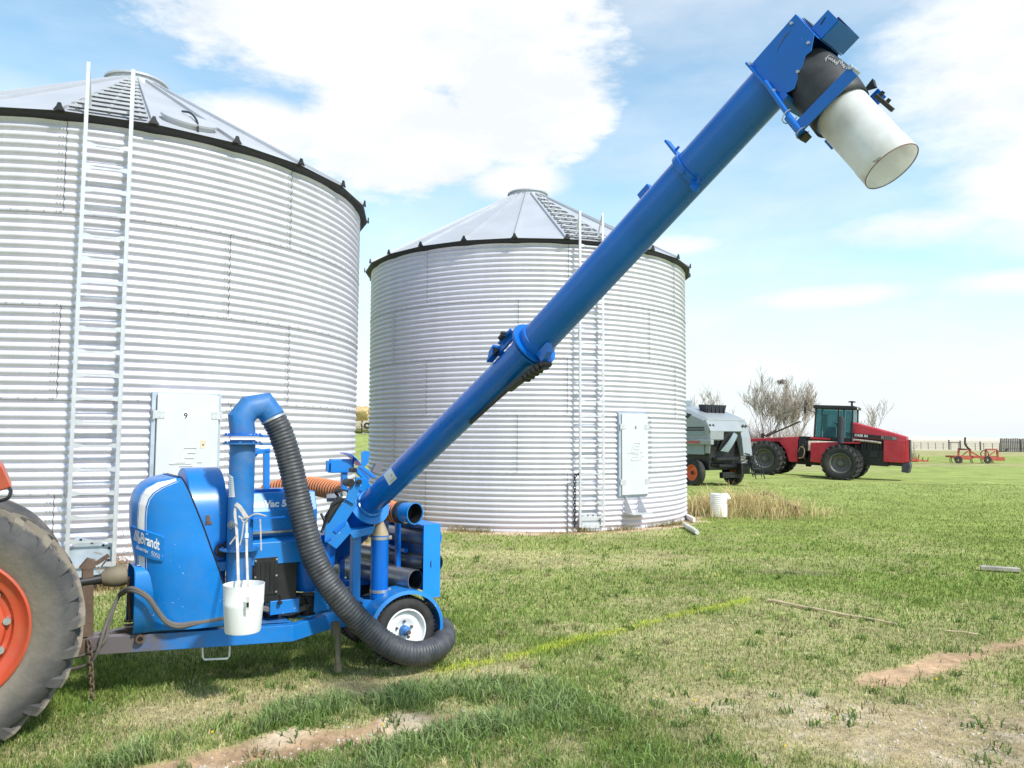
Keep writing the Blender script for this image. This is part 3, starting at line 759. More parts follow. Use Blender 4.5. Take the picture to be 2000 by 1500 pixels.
        for a, sg in ((a0, 1), (a1, -1)):
            for h in (htop - 0.28, hbot + 0.28):
                if num == '9' and h < hm: continue
                m = MB(); sheet(m, a + (0.13 / BIN_R) * (sg - 1) / 2 - 0.006 * sg, a + (0.13 / BIN_R) * (sg + 1) / 2 - 0.006 * sg, h - 0.055, h + 0.055, BIN_R + 0.096, BIN_R + 0.103, 3)
                m.tube([s.at(a - 0.006 * sg, BIN_R + 0.10, h - 0.07), s.at(a - 0.006 * sg, BIN_R + 0.10, h + 0.07)], 0.014, 8)
                for dx in (0.05, 0.10):
                    for dz in (-0.03, 0.03): aa = a + sg * dx / BIN_R; m.bolt(s.at(aa, BIN_R + 0.103, h + dz), s.er(aa), 0.008, 0.006)
                m.build('hinge', LADM, dr, smooth=30)
        # number plate
        hn = htop - 0.29; an = am - 0.01 if num == '9' else am
        m = MB(); sheet(m, an - 0.032 / BIN_R, an + 0.032 / BIN_R, hn - 0.05, hn + 0.05, BIN_R + 0.095, BIN_R + 0.098, 2)
        sg = m.build('number_plate', WHITE, dr, smooth=0)
        write('number', num, LABELM, sg, s.at(an, BIN_R + 0.0995, hn - 0.04) + s.et(an) * 0.001, s.et(an), s.er(an), 0.11, 0.0006, bold=0.002, align='CENTER')
        if num == '9':
            m = MB(); sheet(m, am + 0.16 / BIN_R, am + 0.235 / BIN_R, htop - 0.74, htop - 0.63, BIN_R + 0.095, BIN_R + 0.0975, 2)
            m.build('sticker', TANM, dr, smooth=0)
            m = MB(); m.ball(s.at(am + 0.2 / BIN_R, BIN_R + 0.098, htop - 0.69), 0.012); m.build('sticker_mark', RUST, dr)
        # embossed maker's emblem: slanted strokes pressed out of the sheet
        m = MB(); ec = (am, hm + (0.05 if num != '9' else htop - 0.93 - hm))
        def stroke(x0, z0, x1, z1, w=0.012):
            p = [s.at(ec[0] + x / BIN_R, BIN_R + 0.097, ec[1] + z) for x, z in ((x0, z0), (x1, z1))]
            m.bar(p[0], p[1], w, 0.016, s.er(ec[0]))
        for x0, z0, x1, z1 in [(-.05, .20, .12, .20), (-.05, .20, -.13, .0), (.12, .20, .10, .13), (.10, .13, .0, .13), (0, .13, -.03, .06), (-.03, .06, .09, .06), (.09, .06, .05, -.02), (.05, -.02, -.20, -.02), (-.13, 0, -.02, 0), (.13, .0, .20, .0), (.20, 0, .13, -.18), (.13, -.18, -.12, -.18), (-.12, -.18, -.09, -.11), (-.09, -.11, .05, -.11), (.05, -.11, .08, -.05), (.08, -.05, -.1, -.05), (.16, -.09, .26, -.09), (-.22, -.02, -.13, .0)]:
            stroke(x0, z0, x1, z1)
        m.build('emblem', DOORM, dr, smooth=0)
        if bracket:
            m = MB(); e = s.er(am)
            for a in (a0 + 0.03, (a0 + a1) / 2 + 0.03):
                t = s.et(a) * 0.006; er = s.er(a)
                m.prism([s.at(a, BIN_R + 0.02, hbot - 0.03), s.at(a, BIN_R + 0.08, hbot - 0.03), s.at(a, BIN_R + 0.30, hbot - 0.37), s.at(a, BIN_R + 0.02, hbot - 0.40)], t)
            sheet(m, a0 + 0.03, (a0 + a1) / 2 + 0.07, hbot - 0.41, hbot - 0.385, BIN_R + 0.015, BIN_R + 0.31, 4)
            m.build('door_step', LADM, s.root, smooth=0)

b1 = Bin(BIN1, 'nearer corrugated grain bin at the left with a 9 on its door', 300, 240)
b2 = Bin(BIN2, 'farther corrugated grain bin standing alone behind the raised blue auger', 1005, 462)
for b in (b1, b2): b.shell()
b1.seams([[128, 568], [448], [115, 563], [449], [102, 566]])
b2.seams([[835, 1110, 1316], [772, 1012, 1268], [833, 1108, 1318], [771, 1010, 1270], [831, 1108]])
b1.roof((362, 0.14), b1.ang(200, BIN_R, 6.2)); b2.roof(None, b2.ang(1156, BIN_R, 6.2))
b1.ladder(199, 3.9, 0.12, 6.92); b2.ladder(1156, 3.6, 0.1, 6.85)
b1.door(300, 424, 2.55, 0.75, '9'); b2.door(1212, 1264, 2.5, 0.74, '8', True)
# cover plate bolted over the second bin's unloading hole
a = b2.lad_a; m = MB(); c = b2.at(a, BIN_R + 0.075, 0.2); t, e = b2.et(a), b2.er(a)
m.prism([c + t * x + UP * z + e * (0.03 if z < 0 else 0) for x, z in ((-.22, .17), (.2, .17), (.24, .1), (.25, -.18), (-.19, -.18), (-.25, 0.02))], e * -0.006)
cv = m.build('unload_cover', LADM, b2.root, smooth=0)
m = MB()
for x, z in ((-.18, .13), (-.06, .14), (.06, .14), (.17, .14), (.2, .02), (.22, -.1), (-.21, -.03), (-.16, -.14)): m.bolt(c + t * x + UP * z + e * (0.004 + (0.02 if z < 0 else 0)), e, 0.014, 0.012)
m.build('cover_bolts', LABELM, cv, smooth=0)
# loose plate behind the first ladder
PLATEM = mat('blue_grey_plate', (0.42, 0.48, 0.54), 0.45, 0.35, var=0.2, scale=5, dirt=(0.5, 0.5, 0.5), damt=0.4)
a = b1.lad_a; t, e = b1.et(a), b1.er(a); c = b1.at(a, BIN_R + 0.14, 0.42)
m = MB(); pl = [(-.19, .27), (.23, .14), (.26, -.32), (.0, -.36), (-.36, -.25)]
m.prism([c + t * x + UP * z - e * (0.12 * (z + 0.36)) for x, z in pl], e * -0.008)
o = m.build('steel_plate', PLATEM, None, smooth=0); single(o); tag(o, 'tilted blue-grey steel plate with bolt holes behind the foot of the left ladder', 'plate')
m = MB()
for x, z in ((-.13, .22), (.0, .18), (.13, .14), (.2, .1), (.2, -.05), (.22, -.2), (.1, -.3), (-.15, -.27)): m.bolt(c + t * x + UP * z - e * (0.12 * (z + 0.36)) + e * 0.002, e, 0.017, 0.006)
ORIGIN[o.name] = o.location.copy(); m.build('bolts', LABELM, o, smooth=0)
# chain hanging beside the second ladder
m = MB(); p0 = b2.at(a := b2.lad_a, BIN_R + 0.16, 1.22) + b2.et(b2.lad_a) * -0.30; q0 = p0 - b2.et(b2.lad_a) * 0.09
m.chain([p0 + b2.et(b2.lad_a) * 0.05, p0, q0 - UP * 0.03, q0 - UP * 1.15], 0.012, 0.085)
CHAINM = mat('dark_chain_iron', (0.035, 0.033, 0.035), 0.6, 0.4, var=0.3)
o = m.build('chain', CHAINM, None); single(o); tag(o, 'dark iron chain hanging beside the ladder of the farther bin', 'chain')
# chain remnants: wire ties on the first ladder
m = MB(); k = b1.at(b1.lad_a, BIN_R + 0.14, 1.30) + b1.et(b1.lad_a) * -0.3
m.tube(spline([k + UP * 0.13 + b1.et(b1.lad_a) * .05, k, k - UP * 0.08 - b1.et(b1.lad_a) * 0.05, k - UP * 0.14 - b1.et(b1.lad_a) * 0.03], 5), 0.007, 5)
m.tube(spline([k + UP * 0.10 + b1.et(b1.lad_a) * .06, k + b1.et(b1.lad_a) * .01, k - UP * 0.12 - b1.et(b1.lad_a) * 0.02], 5), 0.006, 5)
m.build('wire_tie', STEEL, b1.root)
# ------------------------------------------------------------------ grain vacuum trailer
from mathutils.bvhtree import BVHTree
def bvh(m): return BVHTree.FromPolygons([Vector(v) for v in m.v], [f for f in m.f])
def hit(tree, px, py, off=0.003):
    d = ray(px, py).normalized(); p, n, i, k = tree.ray_cast(EYE, d)
    if p is None:
        return None
    if n.dot(d) > 0: n = -n
    return p + n * off
def lerp2(a, b, t): return (a[0] + (b[0] - a[0]) * t, a[1] + (b[1] - a[1]) * t)
def band(tree, pl, pr, n=10, off=0.003, m=None):
    # ribbon laid on a surface between two matching edge lines
    m = m or MB(); vs = []
    for (a, b), (c, d) in zip(zip(pl, pl[1:]), zip(pr, pr[1:])):
        for i in range(n + (0 if (b is not pl[-1]) else 1)):
            t = i / n; p = hit(tree, *lerp2(a, b, t), off); q = hit(tree, *lerp2(c, d, t), off)
            if p is None or q is None: continue
            vs += [p, p.lerp(hit(tree, *lerp2(lerp2(a, b, t), lerp2(c, d, t), 0.5), off) or p.lerp(q, .5), 1.0), q]
    k = len(vs) // 3
    m.add(vs, [f for i in range(k - 1) for f in ((3 * i, 3 * i + 1, 3 * i + 4, 3 * i + 3), (3 * i + 1, 3 * i + 2, 3 * i + 5, 3 * i + 4))])
    return m
def decal_text(name, s, material, parent, tree, org, xd, yd, hollow=False, bold=0.0, shear=0.0, off=0.004, extra=None):
    # lettering wrapped on to a surface: org, xd, yd are survey points / unit-height axes
    cu = bpy.data.curves.new('lettering', 'FONT'); cu.body = s; cu.size = 1.0; cu.shear = shear; cu.offset = bold; cu.resolution_u = 3
    if hollow: cu.fill_mode = 'NONE'; cu.bevel_depth = hollow; cu.bevel_resolution = 0
    t = bpy.data.objects.new('lettering', cu); COL.objects.link(t)
    me = bpy.data.meshes.new_from_object(t.evaluated_get(bpy.context.evaluated_depsgraph_get()))
    bpy.data.objects.remove(t); bpy.data.curves.remove(cu)
    m = MB(); ok = {}
    for v in me.vertices:
        p = hit(tree, org[0] + xd[0] * v.co.x + yd[0] * v.co.y, org[1] + xd[1] * v.co.x + yd[1] * v.co.y, off)
        if p is not None: ok[v.index] = len(m.v); m.v.append(tuple(p))
    for p in me.polygons:
        if all(i in ok for i in p.vertices): m.f.append(tuple(ok[i] for i in p.vertices))
    bpy.data.meshes.remove(me)
    if extra:
        for poly in extra:
            q = [hit(tree, org[0] + xd[0] * x + yd[0] * y, org[1] + xd[1] * x + yd[1] * y, off) for x, y in poly]
            if all(z is not None for z in q): m.add(q, [tuple(range(len(q)))])
    return m.build(name, material, parent, smooth=0)

def frame_mat():
    m = mat('frame_paint', (0.003, 0.18, 0.56), 0.42, var=0.12, scale=4, coat=0.15, dirt=(0.07, 0.17, 0.34), damt=0.4, dscale=9)
    nt = m.node_tree; N = nt.nodes; K = nt.links; b = N['Principled BSDF']; src = b.inputs['Base Color'].links[0].from_socket
    tc = N.new('ShaderNodeTexCoord'); dt = N.new('ShaderNodeVectorMath'); dt.operation = 'DOT_PRODUCT'; dt.inputs[1].default_value = AX; K.new(tc.outputs['Object'], dt.inputs[0])
    n = N.new('ShaderNodeTexNoise'); n.inputs['Scale'].default_value = 7; n.inputs['Detail'].default_value = 8; K.new(tc.outputs['Object'], n.inputs['Vector'])
    ad = N.new('ShaderNodeMath'); ad.operation = 'MULTIPLY_ADD'; K.new(n.outputs['Fac'], ad.inputs[0]); ad.inputs[1].default_value = 0.9; K.new(dt.outputs['Value'], ad.inputs[2])
    r = N.new('ShaderNodeMapRange'); r.inputs[1].default_value = 1.15; r.inputs[2].default_value = 0.75; r.inputs[3].default_value = 0; r.inputs[4].default_value = 0.92; K.new(ad.outputs[0], r.inputs[0])
    x = N.new('ShaderNodeMix'); x.data_type = 'RGBA'; K.new(r.outputs[0], x.inputs[0]); K.new(src, x.inputs[6]); x.inputs[7].default_value = (0.15, 0.115, 0.09, 1); K.new(x.outputs[2], b.inputs['Base Color'])
    return m
FRAMEB = frame_mat()
vac = thing('grain_vacuum', 'blue trailer-mounted grain vacuum with its long auger raised to the upper right', 'grain vacuum', HITCH)

# frame: A-shaped drawbar opening into parallel rails
m = MB(); hh = 0.415
def rail(m, pts, w=0.075, h=0.13):
    # mitred box rail along a plan polyline
    pts = [Vector(p) for p in pts]; rings = []
    for i, p in enumerate(pts):
        a = (pts[min(i + 1, len(pts) - 1)] - pts[max(i - 1, 0)]).normalized(); s = a.cross(UP).normalized()
        k = 1.0
        if 0 < i < len(pts) - 1: k = 1 / max(0.5, (pts[i + 1] - p).normalized().dot(a))
        rings.append([p + s * (w / 2 * k * q) + UP * (h / 2 * z) for q, z in ((-1, -1), (1, -1), (1, 1), (-1, 1))])
    m.loft(rings)
rail(m, [L(-0.06, 0.04, hh), L(1.36, 0.45, hh), L(1.74, 0.235, hh), L(2.62, 0.235, hh)])
rail(m, [L(-0.06, -0.04, hh), L(1.36, -0.45, hh), L(1.74, -0.235, hh), L(2.62, -0.235, hh)])
for s_, w_ in ((1.36, 0.42), (2.0, 0.22), (2.56, 0.22)): m.bar(L(s_, -w_, hh - 0.002), L(s_, w_, hh - 0.002), 0.075, 0.115)
m.bar(L(0.75, -0.22, hh - 0.003), L(0.75, 0.22, hh - 0.003), 0.07, 0.11)
m.bar(L(1.0, 0.33, hh + 0.015), L(1.42, 0.10, hh + 0.015), 0.06, 0.09)
m.build('frame', FRAMEB, vac, bevel=0.006)
m = MB(); m.pipe(Q(272, 1246, 0.17), Q(272, 1246, 0.17) + NX * 0.05, 0.033, 0.019, 16); m.build('pin_socket', RUST, vac)
m = MB(); m.bar(L(-0.05, 0, hh), L(-0.28, 0, hh), 0.10, 0.10); m.lathe([(0.03, -0.035), (0.07, -0.035), (0.07, 0.035), (0.03, 0.035)], L(-0.32, 0, hh), UP, 16, closed=True); m.build('hitch', RUST, vac, bevel=0.005)
# deck plates
m = MB(); m.prism([L(0.62, 0.17, hh + 0.069), L(1.36, 0.40, hh + 0.069), L(1.36, -0.40, hh + 0.069), L(0.62, -0.17, hh + 0.069)], UP * 0.008); m.build('deck_plate', BLUEDUST, vac)
# tongue jack
m = MB(); m.bar(Q(171, 1242, -0.02), Q(171, 1108, -0.02), 0.075, 0.075, AX)
c = Q(172, 1100, -0.02); m.prism([c + AX * x + UP * z - NX * 0.04 for x, z in ((-.06, -.03), (-.005, .04), (.05, .02), (.05, -.03), (.0, -.05))], NX * 0.08)
jk = m.build('tongue_jack', RUST, vac, bevel=0.004)
m = MB(); m.bar(c + AX * 0.05 - UP * 0.01, c + AX * 0.14 + UP * 0.05, 0.02, 0.03); m.bar(c + AX * 0.09 - UP * 0.035, c + AX * 0.13 + UP * 0.02, 0.03, 0.006); m.build('jack_crank', RUST, jk)
# drive shaft under its guard
m = MB(); m.cyl(L(-0.85, -0.05, 0.80), L(0.06, 0.0, 0.90), 0.037, 18); sh = m.build('drive_shaft', BLACK, vac)
m = MB(); m.lathe([(0.04, 0), (0.055, 0.1), (0.075, 0.35), (0.085, 0.7), (0.08, 1.0), (0.04, 1.0)], L(0.02, 0.0, 0.895), AX * 0.17 + UP * 0.02, 18); m.build('shaft_bell', mat('khaki_grease_rubber', (0.20, 0.165, 0.11), 0.7, var=0.3), sh)
m = MB(); cc = L(0.23, 0.03, 0.50); m.tube([cc + Vector((math.cos(i * 0.7) * 0.04, math.sin(i * 0.7) * 0.04, -0.05 + i * 0.0035)) for i in range(40)], 0.009, 6); m.bar(cc + UP * 0.05, L(0.2, 0.06, 0.9), 0.02, 0.02); m.build('spring_latch', RUST, vac)

# belt shroud: domed front shield
W_ = 0.36
prof = [(1222, 271, 437), (1175, 270, 440), (1150, 270, 438), (1110, 265, 426), (1075, 258, 413), (1030, 252, 397), (985, 252, 379), (962, 259, 370), (946, 273, 362), (937, 292, 357), (932, 322, 353), (931, 334, 349)]
ths = [math.pi * (i / 40 - 0.5) for i in range(41)]
def plan(h, sf, sr, w):
    out = []
    for th in ths:
        c_, s_ = math.cos(th), math.sin(th)
        out.append(L(sr - (sr - sf) * abs(c_) ** 0.85, w * math.copysign(abs(s_) ** 0.8, s_), h))
    return out
m = MB(); rings = []
for py, xl, xr in prof:
    w = W_
    q = Q(xr, py, w); h = q.z; sr = (q - HITCH).dot(AX)
    lo, hi = sr - 1.2, sr - 0.02
    for _ in range(40):
        md_ = (lo + hi) / 2
        if min(pix(p)[0] for p in plan(h, md_, sr, w)) < xl: lo = md_
        else: hi = md_
    rings.append(plan(h, lo, sr, w))
m.loft(rings); SH = bvh(m)
shr = m.build('belt_shroud', BLUE, vac, smooth=50)
m = MB(); m.tube([r[-1] + AX * .004 for r in rings] + [rings[-1][-1].lerp(rings[-1][0], k / 4) for k in (1, 2, 3)], .006, 8); m.build('edge_shade_bead', BLACK, shr)  # added black bead that draws the dark shadow gap behind the shroud edge
# tunnel over the drive shaft, open to the front
m = MB(); sec = []
for i in range(13):
    a = math.pi * i / 12; sec.append((0.205 * math.copysign(abs(math.cos(a)) ** 0.35, math.cos(a)), 0.83 + 0.155 * abs(math.sin(a)) ** 0.6))
sec = [(0.205, 0.50)] + sec + [(-0.205, 0.50)]
rg = []
for s_, k_ in ((0.225, 1.0), (0.235, 1.015), (0.36, 1.05), (0.5, 1.14), (0.58, 1.2)):
    rg.append([L(s_, t * k_, h + (0.09 * (s_ - 0.19)) * (h > 0.6)) for t, h in sec])
n = len(sec); vs = [p for r in rg for p in r]
m.add(vs, [(k * n + i, k * n + i + 1, (k + 1) * n + i + 1, (k + 1) * n + i) for k in range(len(rg) - 1) for i in range(n - 1)])
tun = m.build('shaft_tunnel', BLUE, shr, smooth=50)
sol = tun.modifiers.new('thickness', 'SOLIDIFY'); sol.thickness = 0.006
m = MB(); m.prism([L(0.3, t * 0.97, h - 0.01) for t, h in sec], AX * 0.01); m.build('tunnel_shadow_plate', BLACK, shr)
m = MB(); q = [L(0.25 + x * 0.12, 0.07 + x * 0.03 + y * 0.07, 0.992 + 0.012 * x) for x, y in ((0, 0), (1, 0), (1, 1), (0, 1))]; m.prism([Vector(p) for p in q], UP * 0.002)
m.build('warning_sticker', WHITE, shr, smooth=0)
# white stripe with its fine border lines
pl = [(272, 1112), (271, 1060), (271, 1015), (273, 985), (278, 967), (289, 953), (308, 943), (344, 935)]
pr = [(284, 1110), (283, 1060), (283, 1015), (285, 990), (290, 975), (299, 963), (315, 952), (345, 939)]
m = band(SH, pl, pr, 6, 0.004); m.build('stripe', WHITE, shr, smooth=0)
m = band(SH, [(x + 2.6, y + 1.2) for x, y in pr], [(x + 3.5, y + 1.7) for x, y in pr], 6, 0.004); m.build('pinstripe', WHITE, shr, smooth=0)
m = band(SH, [(x - 2.0, y - 0.3) for x, y in pl[:-2]], [(x - 1.2, y - 0.2) for x, y in pl[:-2]], 6, 0.004); m.build('pinstripe', WHITE, shr, smooth=0)
# raised name pad
edge = [(257, 1028), (260, 1026), (288, 1036), (316, 1046), (320, 1049), (320, 1070), (319, 1094), (306, 1092), (285, 1086), (268, 1080), (261, 1055)]
base = [hit(SH, x, y, -0.004) for x, y in edge]; top = [hit(SH, x + 0.6, y + 1.0, 0.016) for x, y in edge]; c0 = hit(SH, 290, 1064, 0.019)
m = MB(); n = len(edge); vs = base + top + [c0]
m.add(vs, [(i, (i + 1) % n, n + (i + 1) % n, n + i) for i in range(n)] + [(n + i, n + (i + 1) % n, 2 * n) for i in range(n)])
PAD = bvh(m); m.build('name_pad', BLUE, shr, smooth=30)
sl = (0.92, 0.385)
bars = [[(x0, 0.0), (x0 + 0.12, 0.0), (x0 + 0.36, 0.72), (x0 + 0.24, 0.72)] for x0 in (-0.95, -0.74, -0.53)]
decal_text('maker_name', 'Brandt', WHITE, shr, PAD, (274.3, 1059.5), (13.6, 5.4), (1.5, -29), bold=0.022, off=0.004, extra=bars)
decal_text('model_name', 'GrainVac', WHITE, shr, PAD, (266, 1070.5), (6.15, 2.55), (0.9, -9.2), bold=0.02, shear=0.25, off=0.004)
decal_text('model_number', '5000', WHITE, shr, PAD, (295, 1085), (8.6, 3.4), (0.8, -14), hollow=0.02, shear=0.1, off=0.004)
# latch on the shroud
m = MB(); a, b_ = Q(401, 1160, 0.31), Q(404, 1203, 0.31); m.bar(a, b_, 0.03, 0.02, NX); m.bar(a - AX * 0.03, a + AX * 0.04, 0.025, 0.015, NX); m.build('rubber_latch', RUST, shr, bevel=0.003)

# arched belt housing behind the shroud
ho = L(0.70, 0.03, 1.43)
def arch(s0, s1, rad, bottom, m, t0=0.03, hc=1.43):
    pts = []
    for i in range(25):
        a = math.pi * i / 24; pts.append((t0 + rad * math.cos(a), hc + rad * math.sin(a)))
    pts += [(t0 - rad, bottom), (t0 + rad * 1.0, bottom)]
    m.prism([L(s0, t, h) for t, h in pts], AX * (s1 - s0))
m = MB(); arch(0.60, 0.885, 0.39, 0.55, m, -0.165, 1.335); bh = m.build('belt_housing', BLUE, vac, smooth=30, bevel=0.01)
m = MB(); q = Q(406, 1014, 0.223); m.bar(q + UP * 0.03, q - UP * 0.03, 0.03, 0.02, NX); m.bar(q - UP * 0.03 - AX * 0.02, q - UP * 0.03 + AX * 0.03, 0.02, 0.02, NX); m.build('housing_clip', RUST, bh)
# blower drum and bearings
m = MB(); m.cyl(L(0.80, -0.02, 1.36), L(1.12, -0.02, 1.36), 0.19, 32); m.lathe([(0.19, 0), (0.22, 0), (0.22, 1), (0.19, 1)], L(1.08, -0.02, 1.36), AX * 0.03, 32); dr = m.build('blower_drum', BLUE, vac)
m = MB(); m.bx(0, .001, 0, .001, 0, .001); m = MB(); m.box(L(0.93, 0.0, 1.10), AX * 0.14, NX * 0.22, UP * 0.10); m.cyl(L(0.84, 0.2, 1.08), L(0.84, 0.27, 1.08), 0.05, 14); m.tube(spline([L(0.85, 0.28, 1.15), L(0.88, 0.31, 1.08), L(0.92, 0.30, 1.04), L(0.96, 0.28, 1.12)], 6), 0.012, 6); m.build('blower_gearbox', BLACK, vac, bevel=0.008)
m = MB(); m.box(L(0.97, 0.03, 0.965), AX * 0.19, NX * 0.30, UP * 0.035); m.build('blower_base', BLUEDUST, vac, bevel=0.005)

# vertical air pipe with flanges and a mitred elbow
pc = lambda h: L(0.955, 0.355, h)
m = MB(); m.cyl(pc(0.66), pc(1.96), 0.098, 36); ap = m.build('air_pipe', BLUEDUST, vac)
for h in (1.09, 1.925, 1.99):
    m = MB(); m.lathe([(0.098, 0), (0.152, 0), (0.152, 1), (0.098, 1)], pc(h), UP * 0.012, 32)
    for i in range(8):
        a = i * math.pi / 4 + 0.2; m.bolt(pc(h + 0.012) + Vector((math.cos(a) * 0.13, math.sin(a) * 0.13, 0)), UP, 0.010, 0.012)
    if h > 1.9: m.box(pc(h) + AX * 0.20, AX * 0.06, NX * 0.035, UP * 0.006)
    m.build('flange', BLUEDUST if h < 1.95 else BLUED, ap)
def mitre(pts, r, n=32):
    pts = [Vector(p) for p in pts]; rings = []; pl_n = NX
    for i, p in enumerate(pts):
        d0 = (pts[i] - pts[i - 1]).normalized() if i else (pts[1] - pts[0]).normalized()
        d1 = (pts[i + 1] - pts[i]).normalized() if i < len(pts) - 1 else d0
        b = (d0 + d1).normalized(); u = b.cross(pl_n).normalized(); k = 1 / max(0.3, b.dot(d0))
        rings.append([p + u * (math.cos(2 * math.pi * j / n) * r * k) + pl_n * (math.sin(2 * math.pi * j / n) * r) for j in range(n)])
    return rings
el = [pc(2.0), Q(471, 814, 0.355), Q(495, 793, 0.355), Q(519, 796, 0.355), Q(534, 816, 0.355)]
el = [el[0], Q(471, 817, 0.355), Q(487, 797, 0.355), Q(516, 792, 0.355), Q(533.5, 815, 0.355)]
m = MB(); m.loft(mitre(el, 0.098), cap=True); em = m.build('elbow', BLUEDUST, ap, smooth=28)
# instruction sticker
AP = MB().cyl(pc(0.66), pc(1.96), 0.099, 36); APT = bvh(AP)
m = band(APT, [(447.5, 925), (447.5, 971)], [(456, 932), (459, 971)], 6, 0.002); st = m.build('sticker', WHITE, ap, smooth=0)
GREYINK = mat('grey_ink', (0.45, 0.45, 0.47), 0.7)
m = MB()
for i in range(9): band(APT, [(448, 934 + i * 4), (448, 935 + i * 4)], [(456.5, 934.5 + i * 4), (456.5, 935.5 + i * 4)], 1, 0.003, m)
m.build('sticker_lines', GREYINK, st, smooth=0)
m = MB(); q = hit(APT, 451, 1025, 0.0); m.bolt(q, (q - pc(q.z)).normalized(), 0.022, 0.02); m.bolt(q, (q - pc(q.z)).normalized(), 0.035, 0.004); m.build('pipe_bolt', STEEL, ap)
# little shelf bracket behind the pipe where straps are tied
m = MB(); m.prism([pc(1.335) + AX * x + NX * y for x, y in ((.06, .03), (.34, .06), (.34, .075), (.06, .14))], UP * 0.006); m.build('strap_bracket', BLUED, ap)

# receiver box
s0, s1 = 1.05, 1.62
sec = [(-.34, .95), (.34, .95), (.34, 1.13), (.22, 1.165), (.22, 1.19), (.245, 1.215), (.245, 1.37), (.17, 1.52), (-.17, 1.52), (-.3, 1.37)]
m = MB(); m.prism([L(s0, t, h) for t, h in sec], AX * (s1 - s0)); rb = m.build('receiver_box', BLUE, vac, smooth=0, bevel=0.008); RB = bvh(m)
m = MB(); m.box(L(1.28, 0.05, 1.532), AX * 0.22, NX * 0.045, UP * 0.012); m.box(L(1.28, -0.07, 1.53), AX * 0.2, NX * 0.02, UP * 0.01); m.build('lid_ribs', BLUED, rb, bevel=0.004)
m = MB(); m.box(L((s0 + s1) / 2, 0.252, 1.203), AX * 0.28, NX * 0.03, UP * 0.008); m.build('ledge_trim', STEEL, rb)
o_ = L(1.10, 0.245, 1.37); yv = (L(0, .17, 1.52) - L(0, .245, 1.37)); nv = AX.cross(yv).normalized()
if nv.dot(NX) < 0: nv = -nv
write('model_name', 'GrainVac 5000', WHITE, rb, L(0.985, 0.245, 1.37) + yv * 0.22 + nv * 0.004, AX, nv, 0.082, 0.0006, shear=0.2, bold=0.004)
# support angle posts above the box
m = MB(); m.bar(Q(520, 956, -0.25), Q(520, 880, -0.25), 0.05, 0.05, AX); m.bar(Q(520, 880, -0.25) + AX * 0.03, Q(488, 884, -0.25), 0.05, 0.04); m.prism([Q(489, 872, -0.25), Q(512, 877, -0.25), Q(496, 897, -0.25)], NX * 0.01)
m.build('light_bracket', BLUE, vac, bevel=0.003)
# black control panel
m = MB(); m.box(L(1.24, 0.17, 0.84), AX * 0.19, NX * 0.16, UP * 0.20); cp = m.build('control_box', BLACK, vac, bevel=0.01)
m = MB(); m.box(L(1.17, 0.335, 0.86), AX * 0.095, NX * 0.006, UP * 0.15)
for i in range(5): m.box(L(1.095 + i * 0.037, 0.343, 0.86), AX * 0.006, NX * 0.004, UP * 0.12)
pn = m.build('control_panel', BLACK, cp, bevel=0.003)
m = MB()
for ds in (-.085, .085):
    for dh in (-.13, 0.0, .13): m.bolt(L(1.17 + ds, 0.342, 0.86 + dh), NX, 0.009, 0.008)
m.build('panel_bolts', STEEL, pn)
m = MB(); m.box(L(1.33, 0.27, 0.60), AX * 0.12, NX * 0.08, UP * 0.055); m.build('valve_block', BLUE, vac, bevel=0.005)
m = MB(); m.bolt(L(1.28, 0.36, 0.645), NX, 0.018, 0.03); m.cyl(L(1.30, 0.33, 0.63), L(1.30, 0.33, 0.70), 0.012, 8)
for x in (1.28, 1.45, 1.6): m.cyl(L(x, 0.1, 0.46), L(x, 0.1, 0.64), 0.07, 12)
m.box(L(1.48, 0.12, 0.60), AX * 0.16, NX * 0.12, UP * 0.03); m.cyl(L(1.56, 0.24, 0.62), L(1.56, 0.30, 0.62), 0.03, 10); m.bar(L(1.46, 0.24, 0.52), L(1.72, 0.30, 0.66), 0.03, 0.03)
m.build('valve_fittings', BLACK, vac, bevel=0.004)
# round cyclone tank low behind the hose
m = MB(); m.lathe([(0.02, 0), (0.15, 0.02), (0.165, 0.1), (0.20, 0.45), (0.21, 0.9), (0.19, 1.0), (0.02, 1.0)], L(1.60, 0.16, 0.68), UP * 0.48, 32); tk = m.build('cyclone_tank', BLUED, vac, smooth=40)
m = MB(); m.lathe([(0.16, 0), (0.185, 0.0), (0.185, 1), (0.16, 1)], L(1.60, 0.16, 0.665), UP * 0.02, 30); m.build('tank_rim', BLACK, tk)
m = MB(); m.prism([Q(615, 1140, 0.34), Q(640, 1140, 0.34), Q(642, 1190, 0.34), Q(612, 1195, 0.34)], NX * 0.012); m.build('gusset_plate', BLUE, vac)

# ---------------- auger
B0 = P(722, 985, 6.86); J0 = P(1042, 674, 5.15); T0 = P(1502, 172, 3.86)
d1 = (J0 - B0).normalized(); d2 = (T0 - J0).normalized(); RT = 0.108
sd1 = d1.cross(UP).normalized(); u1 = sd1.cross(d1).normalized()      # sd1 points to the near right, u1 up across the tube
sd2 = d2.cross(UP).normalized(); u2 = sd2.cross(d2).normalized()
if sd1.dot(EYE - B0) < 0: sd1 = -sd1
near2 = sd2 if sd2.dot(EYE - T0) > 0 else -sd2
m = MB(); m.cyl(B0, J0, RT, 48); lt = m.build('lower_auger_tube', BLUED, vac); LT = bvh(m)
RU = 0.118; m = MB(); m.cyl(J0, T0 + d2 * 0.02, RU, 48); ut = m.build('upper_auger_tube', BLUED, vac); UTB = bvh(m)
m = MB(); m.lathe([(RT, -0.008), (0.19, -0.008), (0.19, 0.004), (RT + 0.02, 0.004), (RT + 0.016, 0.03), (RT, 0.034)], B0, d1, 48); m.build('base_flange', BLUE, lt)
